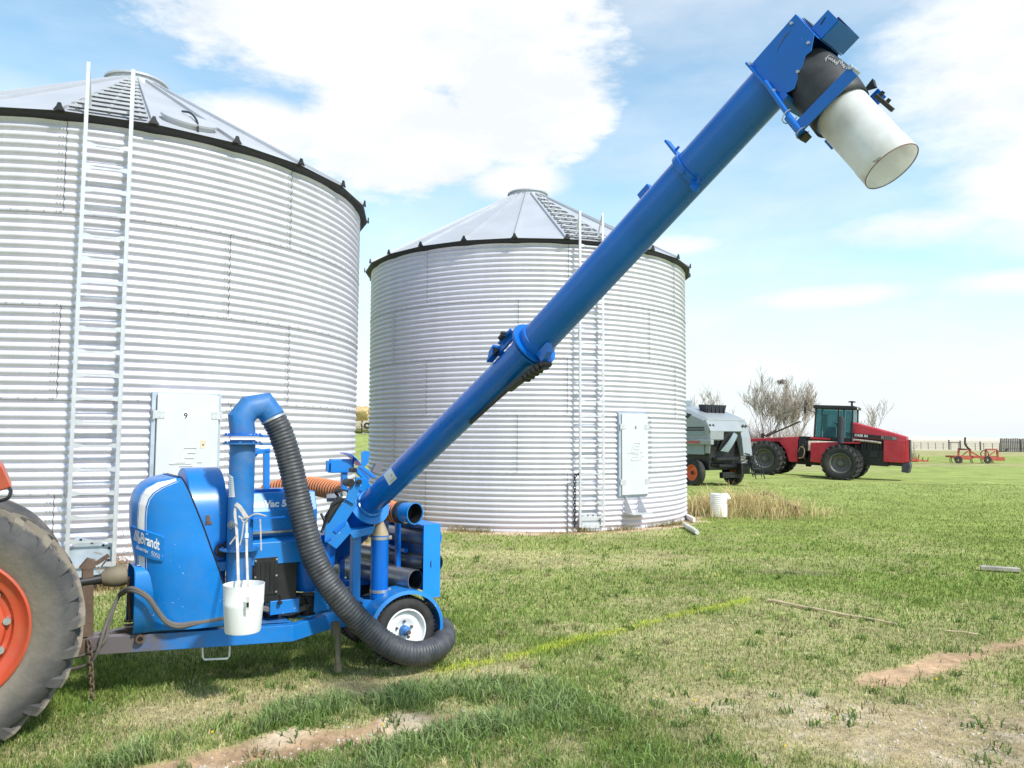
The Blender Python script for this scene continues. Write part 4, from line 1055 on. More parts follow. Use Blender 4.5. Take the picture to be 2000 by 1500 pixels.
m = MB(); m.lathe([(RT, -0.08), (RT + 0.012, -0.08), (RT + 0.012, -0.01), (0.165, -0.01), (0.165, 0.0), (RT, 0.0)], J0, d1, 48); m.build('joint_flange', BLUED, lt)
m = MB(); m.lathe([(RT, 0.002), (0.170, 0.002), (0.170, 0.016), (RU + 0.012, 0.016), (RU + 0.012, 0.07), (RU, 0.075)], J0, d2, 48); m.build('joint_flange', BLUED, ut)
# boot below the flange and the cradle plates that carry it
m = MB(); m.tube([B0 - d1 * 0.008, B0 - d1 * 0.20 - u1 * .02, B0 - d1 * 0.35 - u1 * .035, B0 - d1 * 0.86 - u1 * .045], [0.135, 0.15, 0.18, 0.18], 40); bt = m.build('auger_boot', BLUED, vac)
m = MB()
tP = (B0 - HITCH).dot(NX) + 0.13
pt = lambda x, y, t=tP: Q(x, y, t)
m.prism([pt(634, 1027), pt(673, 977), pt(690, 955), pt(697, 960), pt(697, 985), pt(675, 1018), pt(684, 1041), pt(656, 1072), pt(633, 1056)], NX * 0.012)
m.prism([pt(674, 1017), pt(684, 1042), pt(733, 1031), pt(731, 1028), pt(687, 1037), pt(678, 1017)], NX * -0.16)
m.prism([pt(684, 1042), pt(733, 1031), pt(727, 1043), pt(690, 1052)], NX * -0.02)
m.build('cradle_plate', BLUE, vac, smooth=0, bevel=0.003)
m = MB(); m.prism([pt(650, 1037, tP + .013), pt(673, 1018, tP + .013), pt(676, 1022, tP + .013), pt(656, 1042, tP + .013)], NX * 0.012); m.prism([pt(633, 1054, tP + .013), pt(646, 1047, tP + .013), pt(648, 1052, tP + .013), pt(634, 1060, tP + .013)], NX * 0.012); m.build('cradle_ribs', BLUED, vac, bevel=0.003)
# hinge brackets, knuckle and lift cylinder on top
m = MB(); t2 = tP + 0.02
m.prism([pt(693, 931, t2), pt(714, 935, t2), pt(723, 950, t2), pt(708, 961, t2), pt(693, 953, t2)], NX * 0.02)
m.prism([pt(674, 976, t2), pt(682, 950, t2), pt(697, 940, t2), pt(700, 958, t2), pt(690, 985, t2)], NX * 0.016)
m.build('hinge_bracket', BLUE, vac, bevel=0.003)
m = MB(); t3 = tP - 0.10
for (xa, ya), (xb, yb) in (((694, 916), (718, 942)), ((703, 911), (731, 932))):
    m.bar(pt(xa, ya, t3), pt(xb, yb, t3), 0.03, 0.045, NX)
m.bar(pt(700, 912, t3 - .1), pt(722, 934, t3 - .1), 0.04, 0.04, NX); m.build('hinge_arm', BLUE, vac, bevel=0.004)
m = MB(); k = pt(684, 943, t2 + 0.02); m.cyl(k - NX * 0.1, k + NX * 0.025, 0.034, 18); k2 = pt(700, 941, t2 + 0.02); m.cyl(k2, k2 + NX * 0.03, 0.022, 12); k3 = pt(690, 918, t3); m.cyl(k3 - NX * 0.06, k3 + NX * 0.04, 0.022, 12); m.build('hinge_pin', BLACK, vac, bevel=0.003)
m = MB(); a, b_ = Q(637, 1017, tP + 0.0), Q(665, 972, tP + 0.0); m.cyl(a, b_, 0.033, 18); cy = m.build('lift_cylinder', BLACK, vac)
m = MB(); m.cyl(b_, Q(673, 959, tP), 0.015, 12); q = Q(671, 964, tP + 0.02); m.cyl(q - NX * .03, q + NX * 0.03, 0.022, 12); m.build('cylinder_rod', STEEL, cy)
m = MB()
m.tube(spline([Q(660, 968, tP - .05), Q(655, 960, tP), Q(668, 958, tP), Q(682, 962, tP + .02)], 6), 0.012, 6)
m.tube(spline([Q(668, 975, tP + .04), Q(650, 985, tP + .05), Q(640, 1010, tP + .05), Q(632, 1030, tP + .05)], 6), 0.013, 6)
m.tube(spline([Q(627, 1003, tP), Q(634, 1020, tP + .03), Q(628, 1040, tP + .05)], 6), 0.013, 6); m.build('cylinder_hose', BLACK, cy)
m = MB(); q = L(1.80, 0.12, 1.33); m.cyl(q, q + AX * 0.2, 0.085, 20); m.cyl(q + AX * 0.05, q + AX * 0.10, 0.095, 20); m.tube(spline([L(1.75, 0.1, 1.45), L(1.9, 0.15, 1.45), L(2.05, 0.12, 1.40)], 5), 0.035, 8); m.build('hydraulic_motor', PIPEM, vac)
# saddle that holds the folded auger
m = MB(); m.bar(Q(672, 960, -0.12), Q(672, 920, -0.12), 0.055, 0.05, AX); q = L(2.02, -0.12, 1.72)
c = Q(664, 910, -0.12); m.box(c, AX * 0.13, NX * 0.02, UP * 0.05); m.box(c + NX * 0.05 + AX * -0.005, AX * 0.10, NX * 0.003, UP * 0.055); m.box(c + UP * 0.055, AX * 0.09, NX * 0.05, UP * 0.008); m.box(c - UP * 0.055, AX * 0.10, NX * 0.05, UP * 0.006)
sdl = m.build('saddle_post', BLUE, vac, bevel=0.003)
m = MB(); rg = []
for i in range(9):
    f = i / 8; p = (676 + 31 * f, 886 + 3 * f + 21 * f * f); a = Q(p[0], p[1], 0.0); rg.append([a, a + UP * 0.008, a + UP * 0.008 - NX * 0.16, a - NX * 0.16])
m.loft(rg); m.build('saddle_strap', BLUED, sdl)
m = MB(); m.prism([Q(706, 908, -0.1), Q(706, 884, -0.1), Q(712, 880, -0.1), Q(723, 882, -0.1), Q(719, 905, -0.1), Q(712, 912, -0.1)], NX * -0.012); m.build('saddle_cheek', BLUE, sdl)
m = MB(); m.prism([Q(727, 921, -0.05), Q(735, 905, -0.05), Q(748, 904, -0.05), Q(745, 918, -0.05), Q(738, 926, -0.05)], NX * -0.05); m.build('rubber_pad', mat('grey_pad', (0.16, 0.15, 0.17), 0.7), sdl)
# paper label on the lower tube
m = band(LT, [(748, 923), (762, 911)], [(760.5, 948), (775, 934)], 6, 0.002)
vs = []; m = MB()
A_, B_, C_, D_ = (747.5, 925), (762, 910.5), (775.5, 934), (760.5, 948.5)
for i in range(9):
    for j in range(9): vs.append(hit(LT, *lerp2(lerp2(A_, B_, j / 8), lerp2(D_, C_, j / 8), i / 8), 0.002) or B0)
m.add(vs, [(i * 9 + j, i * 9 + j + 1, (i + 1) * 9 + j + 1, (i + 1) * 9 + j) for i in range(8) for j in range(8)])
lb = m.build('label', WHITE, lt, smooth=40); m = MB()
def tick(f0, f1, g0, g1):
    q = [hit(LT, *lerp2(lerp2(A_, B_, g), lerp2(D_, C_, g), f), 0.0032) for f, g in ((f0, g0), (f1, g0), (f1, g1), (f0, g1))]
    if all(q): m.add(q, [(0, 1, 2, 3)])
tick(.50, .62, .62, .78)
for i in range(5): tick(.2 + .0, .85, .08 + i * .07, .10 + i * .07) if i > 2 else tick(.25, .45 + .1 * i, .2 + i * .2, .22 + i * .2)
tick(.8, .84, .3, .9); tick(.88, .91, .3, .9)
m.build('label_print', GREYINK, lb, smooth=0)
# hinge hardware at the joint
jp = lambda a, b, c, d=d1, u=u1, s=sd1, o=J0: o + d * a + u * b + s * c
m = MB(); m.bar(jp(-.30, .125, .06), jp(-.02, .14, .06), .02, .05, u1); m.prism([jp(-.38, .10, .05), jp(-.29, .11, .05), jp(-.26, .17, .05), jp(-.31, .155, .05)], sd1 * 0.06); m.bar(jp(-.22, .15, .09), jp(-.06, .16, .09), .018, .018, u1); m.build('latch_arm', BLUED, lt, bevel=0.003)
m = MB(); m.cyl(jp(-.13, .17, .02), jp(-.13, .17, .12), .018, 10); m.cyl(jp(-.18, .165, .10), jp(-.12, .165, .10), .02, 10); m.prism([jp(-.34, .16, .03), jp(-.27, .165, .03), jp(-.25, .11, .03), jp(-.30, .10, .03)], sd1 * 0.07); m.build('latch_bolt', BLACK, lt, bevel=0.003)
m = MB(); m.bar(jp(-.02, -.17, .03), jp(-.34, -.145, .03), .05, .035, u1); m.bar(jp(-.02, -.17, .03), jp(.07, -.21, .03), .05, .05, u1)
for i in range(6): m.cyl(jp(.07 - i * .045, -.20 + i * .005, -.01), jp(.07 - i * .045, -.20 + i * .005, .07), .02, 8)
m.bar(jp(-.30, -.135, .02), jp(-.85, -.122, .02), .022, .022, u1); m.build('fold_linkage', BLACK, lt, bevel=0.003)
m = MB(); m.prism([J0 + d2 * a - u2 * b + near2 * 0.02 for a, b in ((.03, .11), (.16, .11), (.13, .17), (.05, .19))], near2 * 0.05); m.build('fold_ear', BLUED, ut, bevel=0.003)
# clamp bracket half way up and a small box on the top side
cb = None
def on_axis(px_):   # place on the upper tube whose axis falls in this column
    lo, hi = 0.0, 1.0
    for _ in range(40):
        md_ = (lo + hi) / 2
        if pix(J0.lerp(T0, md_))[0] < px_: lo = md_
        else: hi = md_
    return J0.lerp(T0, lo)
C0 = on_axis(1352)
m = MB(); k_ = []
for i in range(11):
    a = R(-64 + 12.8 * i * 1.0)
    k_.append(a)
e1 = lambda a, r, dd=0.0: C0 + (near2 * math.cos(a) + u2 * math.sin(a)) * r + d2 * dd
rg = [[e1(a, RU + 0.002, -.02), e1(a, RU + 0.016, -.02), e1(a, RU + 0.016, .02), e1(a, RU + 0.002, .02)] for a in [R(-75 + 10 * i) for i in range(18)]]
m.loft(rg)
for a in (R(78), R(-62)):
    p = e1(a, RU); dr_ = (near2 * math.cos(a) + u2 * math.sin(a)) * 0.75 + near2 * 0.35 * (1 if a < 0 else -0.2); dr_.normalize()
    m.bar(p - dr_ * 0.01, p + dr_ * 0.135, 0.05, 0.014, d2); m.cyl(p + dr_ * 0.05 - d2 * 0.01, p + dr_ * 0.05 + d2 * 0.035, 0.008, 8)
m.cyl(e1(R(-20), RU + .008, .0), e1(R(-20), RU + 0.03, .0), 0.012, 8)
m.build('clamp_bracket', BLUED, ut, bevel=0.002)
C1 = on_axis(1283); m = MB(); m.box(C1 + u2 * (RU + 0.03) - near2 * 0.01, d2 * 0.045, u2 * 0.032, near2 * 0.02); m.build('small_bracket', BLUED, ut, bevel=0.003)
# ---------------- discharge head
wv = (-(UP - d2 * UP.dot(d2))).normalized()
Hc = T0 + d2 * 0.165
Hc = Hc + wv * 0.045
hp = lambda a, b, c: Hc + d2 * a + wv * b + near2 * c
m = MB()
prof_ = [(-.14, -.135), (.16, -.135), (.16, .03), (.10, .085), (.07, .08), (-.06, .165), (-.14, .13)]
m.prism([hp(a, b, .125) for a, b in prof_], near2 * 0.006); m.prism([hp(a, b, -.125) for a, b in prof_], near2 * -0.006)
m.prism([hp(-.14, -.135, -.125), hp(.16, -.135, -.125), hp(.16, -.135, .125), hp(-.14, -.135, .125)], wv * 0.006)
m.prism([hp(.16, -.135, -.125), hp(.16, .06, -.125), hp(.16, .06, .125), hp(.16, -.135, .125)], d2 * -0.006)
m.box(hp(-.145, 0.0, 0), d2 * 0.006, wv * 0.155, near2 * 0.15)
m.box(hp(-.13, .15, 0), d2 * 0.03, wv * 0.02, near2 * 0.14)
hd = m.build('discharge_hood', BLUED, vac, smooth=0, bevel=0.003); 
m = MB(); sc = [hp(-.02, -.06, .1335), hp(.02, -.085, .1335), hp(.07, -.095, .1335), hp(.10, -.085, .1335), hp(.07, -.088, .1335), hp(.02, -.078, .1335)]; m.add(sc, [tuple(range(6))]); m.build('scratch', mat('bare_scratch', (0.10, 0.13, 0.22), 0.6), hd, smooth=0)
# open-topped motor guard on the end
g0, g1, w0, w1, q0, q1 = .163, .265, -.11, .06, -.12, .10
m = MB()
m.prism([hp(g0, w0, q0), hp(g1, w0, q0), hp(g1, w1, q0), hp(g0, w1, q0)], near2 * 0.005)
m.prism([hp(g0, w1, q0), hp(g1, w1, q0), hp(g1, w1, q1), hp(g0, w1, q1)], wv * 0.005)
m.prism([hp(g0, w0 + .085, q1), hp(g1, w0 + .085, q1), hp(g1, w1, q1), hp(g0, w1, q1)], near2 * 0.005)
m.prism([hp(g0, w0, q0), hp(g0, w1, q0), hp(g0, w1, q1), hp(g0, w0, q1)], d2 * 0.004)
gd = m.build('motor_guard', BLUED, hd, smooth=0)
m = MB(); m.prism([hp(g0 + .006, w0 + .003, q0 + .007), hp(g1 - .003, w0 + .003, q0 + .007), hp(g1 - .003, w1 - .003, q0 + .007), hp(g0 + .006, w1 - .003, q0 + .007)], near2 * .004); m.prism([hp(g0 + .006, w0 + .003, q0 + .012), hp(g0 + .006, w1 - .003, q0 + .012), hp(g0 + .006, w1 - .003, q1 - .004), hp(g0 + .006, w0 + .003, q1 - .004)], d2 * .003)  # thin black sheets paint in the dark inside of the guard
m.cyl(hp(g0, -.02, -.02), hp(g0 + .07, -.02, -.02), 0.04, 16); m.build('motor', BLACK, gd, smooth=0)
m = MB(); m.prism([hp(.20, 0.0, q1 + .0055), hp(.235, -.008, q1 + .0055), hp(.237, -.002, q1 + .0055), hp(.203, .006, q1 + .0055)], near2 * .001); m.build('guard_slot', LABELM, gd, smooth=0)
# rubber boot
m = MB(); rg = []
for i in range(9):
    f = i / 8; b = 0.02 + 0.355 * f; k = 1 + 0.10 * math.sin(math.pi * f * 0.9)
    rg.append([hp((0.128 * k + 0.012 * f) * math.cos(a) * (1.0 if math.cos(a) > 0 else 0.98) + 0.012 * math.sin(math.pi * f), b, (0.118 * k + 0.02 * f) * math.sin(a)) for a in [2 * math.pi * j / 40 for j in range(40)]])
m.loft(rg, cap=False); BT = bvh(m); bo = m.build('rubber_boot', RUBBER, hd, smooth=60)
sol = bo.modifiers.new('thickness', 'SOLIDIFY'); sol.thickness = 0.006
# chalk scrawl on the boot (upside-down handwriting)
CHALK = mat('chalk_mark', (0.42, 0.42, 0.42), 0.9)
pts = [(1612, 121), (1616, 112), (1618, 118), (1621, 113), (1622, 120), (1625, 115), (1626, 123), (1630, 117), (1629, 125), (1634, 121), (1632, 128), (1637, 122), (1640, 118), (1641, 126), (1645, 119), (1644, 130), (1648, 126), (1646, 134), (1651, 130), (1653, 138), (1657, 137), (1656, 144), (1660, 145)]
pp = [hit(BT, x, y, 0.003) for x, y in pts]; pp = [p for p in pp if p]
m = MB(); pass
if len(pp) > 3:
    m.tube(spline(pp, 3), 0.0016, 4); q = [p for p in (hit(BT, 1611, 117, .003), hit(BT, 1620, 108.5, .003), hit(BT, 1628, 113, .003)) if p]
    if len(q) > 1: m.tube(q, 0.0016, 4)
    m.build('chalk_writing', CHALK, bo, smooth=0)
for a, b, c in ((.115, .045, .132), (.0, .115, .132), (.12, -.11, .132), (-.13, -.12, .152), (-.13, .1, .152)): m = MB(); m.cyl(hp(a, b, c - .004), hp(a, b, c + .01), .008, 8); m.build('bolt', STEEL, hd)
# collar, rod and white spout
cw = 0.355
m = MB(); m.lathe([(0.130, 0), (0.138, 0), (0.138, 1), (0.130, 1)], hp(0.005, cw - .025, 0), wv * 0.04, 40)
m.box(hp(.005, cw, .158), d2 * 0.165, wv * 0.032, near2 * 0.006); m.box(hp(.005, cw, -.158), d2 * 0.165, wv * 0.032, near2 * 0.006)
co_ = m.build('spout_collar', BLUED, vac, bevel=0.003)
m = MB(); m.cyl(hp(-.135, .02, .150), hp(-.160, cw + .04, .165), 0.0125, 14); m.cyl(hp(-.158, cw - .08, .165), hp(-.160, cw + .04, .165), 0.019, 14); m.build('spout_rod', BLUED, co_)
m = MB(); m.tube([hp(-.158 + .03 * math.cos(t), cw - .1 + .008 * t, .165 + .03 * math.sin(t)) for t in [i * 0.5 for i in range(13)]], 0.003, 5); m.tube([hp(-.158 + .028 * math.cos(t), cw + .03 + .004 * t, .165 + .028 * math.sin(t)) for t in [i * 0.5 for i in range(13)]], 0.003, 5); m.build('retaining_ring', STEEL, co_)
m = MB(); m.box(hp(-.165, cw + .035, .13), d2 * .02, wv * .022, near2 * .03); m.build('collar_clamp', BLACK, co_, bevel=0.002)
m = MB(); m.box(hp(.165, cw - .015, .135), d2 * .018, wv * .018, near2 * .025); m.cyl(hp(.172, cw - .02, .11), hp(.172, cw - .02, .175), .012, 8); m.build('collar_clamp', STEEL, co_, bevel=0.002)
m = MB(); m.bar(hp(.15, cw + .05, -.05), hp(.155, cw + .15, -.09), .02, .04, near2); m.cyl(hp(.15, cw + .07, -.05), hp(.185, cw + .065, -.05), .010, 8); m.cyl(hp(.15, cw + .11, -.07), hp(.18, cw + .105, -.07), .010, 8); m.build('collar_clamp', BLACK, co_, bevel=0.002)
m = MB(); m.prism([hp(.13, cw - .05, -.13), hp(.185, cw - .06, -.13), hp(.17, cw - .02, -.13)], near2 * .03); m.build('collar_clamp', BLACK, co_)
def spout_mat():
    m = bpy.data.materials.new('translucent_spout'); m.use_nodes = True; nt = m.node_tree; N = nt.nodes; K = nt.links
    b = N['Principled BSDF']; b.inputs['Roughness'].default_value = 0.4
    tc = N.new('ShaderNodeTexCoord'); n = N.new('ShaderNodeTexNoise'); n.inputs['Scale'].default_value = 4.5; n.inputs['Detail'].default_value = 5; K.new(tc.outputs['Object'], n.inputs['Vector'])
    r = N.new('ShaderNodeValToRGB'); r.color_ramp.elements[0].position = 0.3; r.color_ramp.elements[0].color = (0.68, 0.65, 0.60, 1); r.color_ramp.elements[1].position = 0.58; r.color_ramp.elements[1].color = (0.92, 0.92, 0.91, 1); K.new(n.outputs['Fac'], r.inputs[0]); K.new(r.outputs[0], b.inputs['Base Color'])
    t = N.new('ShaderNodeBsdfTranslucent'); K.new(r.outputs[0], t.inputs['Color']); x = N.new('ShaderNodeMixShader'); x.inputs[0].default_value = 0.45
    K.new(b.outputs[0], x.inputs[1]); K.new(t.outputs[0], x.inputs[2]); K.new(x.outputs[0], N['Material Output'].inputs['Surface']); return m
SPM = spout_mat()
m = MB(); m.lathe([(0.129, 0), (0.127, .80), (0.130, .81), (0.130, 1.0), (0.127, 1.0), (0.123, .8), (0.125, 0)], hp(.005, cw - .03, 0), wv * 0.435, 56); SPB = bvh(m); sp = m.build('spout', SPM, vac, smooth=40)
m = MB(); m.lathe([(0.127, 0), (0.1305, 0), (0.1305, 1), (0.127, 1)], hp(.005, cw - .03 + .436, 0), wv * 0.003, 56); m.build('spout_rim', mat('brown_edge', (0.22, 0.12, 0.07), 0.7), sp)
SMUDGE = mat('grey_smudge', (0.40, 0.37, 0.32), 0.8); m = MB()
for (x, y), (rx, ry, an) in (((1712, 313), (8, 2.6, -0.55)), ((1717, 309), (4, 1.5, -0.6))):
    ring = []
    for i in range(14):
        a = 2 * math.pi * i / 14; k = 1 + 0.25 * math.sin(3 * a + x); ex, ey = rx * math.cos(a) * k, ry * math.sin(a) * k
        ring.append(hit(SPB, x + ex * math.cos(an) - ey * math.sin(an), y + ex * math.sin(an) + ey * math.cos(an), 0.001))
    if all(ring): m.add(ring, [tuple(range(14))])
if m.v: m.build('spout_smudge', SMUDGE, sp, smooth=0)

# ---------------- hose rack at the rear and posts
m = MB(); t_ = 0.46
a0 = Q(828, 1022, t_); a1 = Q(860, 1012, t_); b0 = Q(828, 1160, t_); s_a = (a0 - HITCH).dot(AX); s_b = (Q(860, 1080, t_) - HITCH).dot(AX); hT, hB = 1.205, 0.555
m.prism([L(s_a, t_, hT), L(s_b, t_, hT), L(s_b, t_, hB), L(s_a, t_, hB)], NX * -0.006)
m.prism([L(s_b, t_ - .0065, hT), L(s_b, t_ - .0065, hB), L(s_b, -.42, hB), L(s_b, -.42, hT)], AX * -0.006)
m.prism([L(s_a - .02, t_ - .0065, hT), L(s_b - .0065, t_ - .0065, hT), L(s_b - .0065, -.42, hT), L(s_a - .02, -.42, hT)], UP * -0.006)
m.prism([L(s_a, -.42, hT - .0065), L(s_b - .0065, -.42, hT - .0065), L(s_b - .0065, -.42, hB), L(s_a, -.42, hB)], NX * 0.006)
rk = m.build('hose_rack', mat('bright_blue_paint', (0.008, 0.24, 0.78), 0.4, var=0.05, scale=3, coat=0.2), vac, smooth=0)
m = MB(); m.lathe([(0.0, -.005), (0.05, -.005), (0.05, .004), (0.0, .004)], L(s_b - 0.03, -.1, hT - .004), UP, 18); m.build('rack_plug', BLACK, rk)
m = MB(); m.bar(L(1.96, 0.27, 0.48), L(1.96, 0.27, 1.17), 0.075, 0.075, AX); m.build('rack_post', BLUE, vac, bevel=0.005)
m = MB(); m.bar(Q(777, 1160, 0.12), Q(777, 1010, 0.12), 0.045, 0.045, AX); m.build('rack_post', BLUED, vac, bevel=0.004)
m = MB(); m.bar(Q(667, 1175, -0.3), Q(667, 1060, -0.3), 0.05, 0.05, AX); m.build('rack_post', BLUED, vac, bevel=0.004)
m = MB(); m.bar(L(1.74, -0.235, 0.62), L(2.66, -0.235, 0.62), 0.05, 0.05); m.bar(L(2.50, -0.40, 0.94), L(2.50, 0.16, 0.94), 0.035, 0.035); m.bar(L(2.50, -0.40, 0.575), L(2.50, 0.16, 0.575), 0.035, 0.035); m.bar(L(2.50, -.4, .75), L(2.50, .16, .75), .03, .03)
m.bar(Q(777, 1150, 0.13), Q(768, 1165, 0.3), 0.04, 0.04); m.build('rack_rail', BLUED, vac, bevel=0.003)
m = MB(); m.bar(Q(736, 1018, 0.18), Q(757, 1040, 0.18), 0.03, 0.05, NX); m.bar(Q(757, 1018, .1), Q(752, 1048, .1), 0.03, .03, NX); m.build('rack_brace', BLUE, vac, bevel=0.003)
# spare canister strapped upright
c0, c1 = Q(740, 1166, 0.30), Q(740, 1045, 0.30)
m = MB(); m.lathe([(0.07, 0), (0.078, 0.0), (0.078, 1.0), (0.07, 1.0), (0.03, 1.06)], c0, UP * (c1.z - c0.z), 32); cn = m.build('canister', BLUED, vac)
m = MB(); m.lathe([(0.077, 0), (0.072, 0.02), (0.030, 0.12), (0.022, 0.125), (0.001, 0.125)], Vector((c0.x, c0.y, c1.z)), UP, 28); m.build('canister_cone', mat('dusty_cone', (0.40, 0.31, 0.20), 0.8, var=0.2), cn)
for y_ in (1053, 1156):
    h = Q(740, y_, 0.30).z; m = MB(); m.lathe([(0.078, 0), (0.0815, 0), (0.0815, 1), (0.078, 1)], Vector((c0.x, c0.y, h)), UP * 0.026, 28); p = Vector((c0.x, c0.y, h + .013)) + AX * .085 + NX * 0.02
    m.box(p, AX * .012, NX * .02, UP * .016); m.cyl(p - NX * .03, p + NX * .03, .006, 6); m.build('clamp', STEEL, cn)
# fender and wheel
ax0 = Q(793, 1230, 0.5); hw = 0.305; sw = (ax0 - HITCH).dot(AX)
for sgn in (1, -1):
    T = lambda t: t * sgn
    m = MB(); ri = 0.325; rg = []
    for i in range(27):
        a = R(-12 + 204 * i / 26); c_, s_ = math.cos(a), math.sin(a); r_ = ri
        P_ = lambda r, t: L(sw - r * c_ * 1.06, T(t), hw + .02 + r * s_)
        rg.append([P_(ri, .27), P_(ri + .006, .265), P_(ri + .006, .525), P_(ri - .025, .535), P_(ri - .025, .529), P_(ri, .52)])
    m.loft(rg); fd = m.build('fender', BLUE, vac, smooth=40)
    if sgn > 0:
        FB = bvh(m); m = MB(); band(FB, [(775, 1166.5), (800, 1163.5)], [(776, 1170.5), (801, 1167)], 6, 0.003, m)
        if m.v: m.build('reflector', WHITE, fd, smooth=0)
    c = L(sw, T(.5), hw)
    m = MB(); m.lathe([(.185, -.18), (.235, -.195), (.275, -.17), (.29, -.12), (.292, -.08), (.288, -.035), (.275, -.005), (.245, .012), (.205, .008), (.185, -.005)], c, NX * sgn, 56)
    for i in range(48):
        a = 2 * math.pi * i / 48
        for t, o in ((-.125, 0), (-.05, .06)):
            d = AX * math.cos(a + o) + UP * math.sin(a + o); m.bar(c + d * .286 + NX * sgn * (t - .03), c + d * .286 + NX * sgn * (t + .03), .014, .020, d)
    wh = None; ty = m.build('wheel', mat('tyre_rubber', (0.018, 0.018, 0.019), 0.75, var=0.25, dirt=(0.07, 0.062, 0.055), damt=0.5, dscale=8), vac, smooth=40)
    m = MB(); m.lathe([(.188, -.02), (.190, .006), (.178, .008), (.172, -.012), (.165, -.03), (.150, -.04), (.120, -.028), (.098, -.030), (.075, -.048), (.03, -.05), (.03, -.16), (.185, -.17)], c, NX * sgn, 44)
    rm = m.build('rim', WHITE, ty, smooth=40)
    m = MB(); m.lathe([(.042, -.05), (.042, .004), (.036, .012), (.026, .016), (.024, .036), (.018, .04), (.001, .04)], c, NX * sgn, 24); hb = m.build('hub', BLUEDUST, ty, smooth=35)
    for i in range(5):
        a = 2 * math.pi * i / 5 + .3; d = AX * math.cos(a) + UP * math.sin(a); m = MB(); m.bolt(c + d * .075 - NX * sgn * .048, NX * sgn, .012, .02); m.build('wheel_nut', RUST, ty)
    m = MB(); m.cyl(c + NX * sgn * .05, c + NX * sgn * .066, .018, 10); m.build('hub_cap', RUST, ty)
m = MB(); m.bar(L(sw, -.32, hw), L(sw, .32, hw), .07, .07); m.build('axle', BLUED, vac)
m = MB(); m.bar(L(sw - .3, .26, .47), L(sw + .3, .26, .47), .04, .05); m.prism([L(1.80, .3, .48), L(2.05, .3, .48), L(2.12, .3, .56), L(1.9, .3, .60)], NX * .012); m.pipe(L(1.93, .40, .575), L(1.93, .47, .575), .03, .02, 14); m.build('fender_bracket', BLUE, vac, bevel=.003)
# stand leg and loop handle
m = MB(); m.cyl(Q(660, 1222, .44), Q(660, 1296, .44), .024, 16); m.cyl(Q(660, 1296, .44), Q(661, 1311, .44), .03, 12); m.bar(Q(655, 1215, .43), Q(655, 1240, .43), .06, .06, AX); m.build('stand_leg', mat('olive_steel', (0.12, 0.11, 0.075), .6, var=.3, dirt=(.2, .15, .1), damt=.5), vac)
m = MB(); m.tube([Q(395, 1250, .22), Q(396, 1283, .22), Q(399, 1288, .22), Q(444, 1286, .24), Q(448, 1281, .24), Q(449, 1245, .24)], .008, 8); m.build('loop_handle', WHITE, vac)
# hydraulic hoses of the trailer
m = MB()
for o in (0, 1):
    k = o * 4
    m.tube(spline([Q(236, 1158 + k, .05), Q(250, 1150 + k, .22), Q(266, 1151 + k, .28), Q(290, 1166 + k, .30), Q(307, 1190 + k, .32), Q(325, 1212 + k, .33), Q(350, 1220 + k, .33), Q(390, 1214 + k * .6, .34), Q(440, 1205 + k * .6, .35), Q(500, 1186 + k, .33), Q(560, 1195 + k, .30), Q(600, 1183 + k, .25)], 8), .0155, 8)
m.tube(spline([Q(240, 1150, .0), Q(225, 1180, .06), Q(213, 1220, .10), Q(205, 1250, .12), Q(185, 1268, .1), Q(160, 1280, .05), Q(120, 1282, -.05)], 8), .013, 8)
m.tube(spline([Q(236, 1156, .02), Q(217, 1195, .08), Q(200, 1240, .14), Q(192, 1268, .14), Q(178, 1293, .1), Q(150, 1305, .02), Q(110, 1308, -.1)], 8), .013, 8)
m.build('hydraulic_hose', mat('dusty_hose', (.13, .115, .10), .7, var=.3), vac)
# ---------------- loose things carried by the machine
def ribbed(m, pts, r, pitch, depth, n=24, spiral=0.0, sharp=1.0):
    path = resample(spline(pts, 14), pitch / 5); rr = []
    for i in range(len(path)):
        f = (i % 5); rr.append(r - depth * (0, 0.55, 1.0, 0.55, 0)[f])
    m.tube(path, rr, n)
hp_ = [(533, 816, .355, 0), ]
pts = [Q(532, 813, .355), Q(548, 845, .375), Q(563, 890, .40), Q(575, 940, .43), Q(586, 990, .46), Q(598, 1040, .50), Q(615, 1092, .54), Q(641, 1140, .58), Q(672, 1180, .62), Q(708, 1218, .65), P(748, 1253, 6.46), P(795, 1275, 6.52), P(838, 1272, 6.68), P(866, 1252, 6.95), P(864, 1228, 7.25), P(840, 1224, 7.5), P(815, 1226, 7.62), P(780, 1228, 7.64)]
m = MB(); ribbed(m, pts, .101, .029, .007, 28); sh_ = m.build('suction_hose', HOSEM, None, smooth=60); single(sh_); tag(sh_, 'thick black ribbed hose looping down from the blue elbow and around the wheel', 'hose')
ORIGIN[sh_.name] = sh_.location.copy()
m = MB(); dd = (pts[1] - pts[0]).normalized(); m.lathe([(.099, 0), (.106, 0), (.106, 1), (.099, 1)], pts[0] + dd * .012, dd * .018, 32); m.build('hose_clamp', STEEL, sh_)
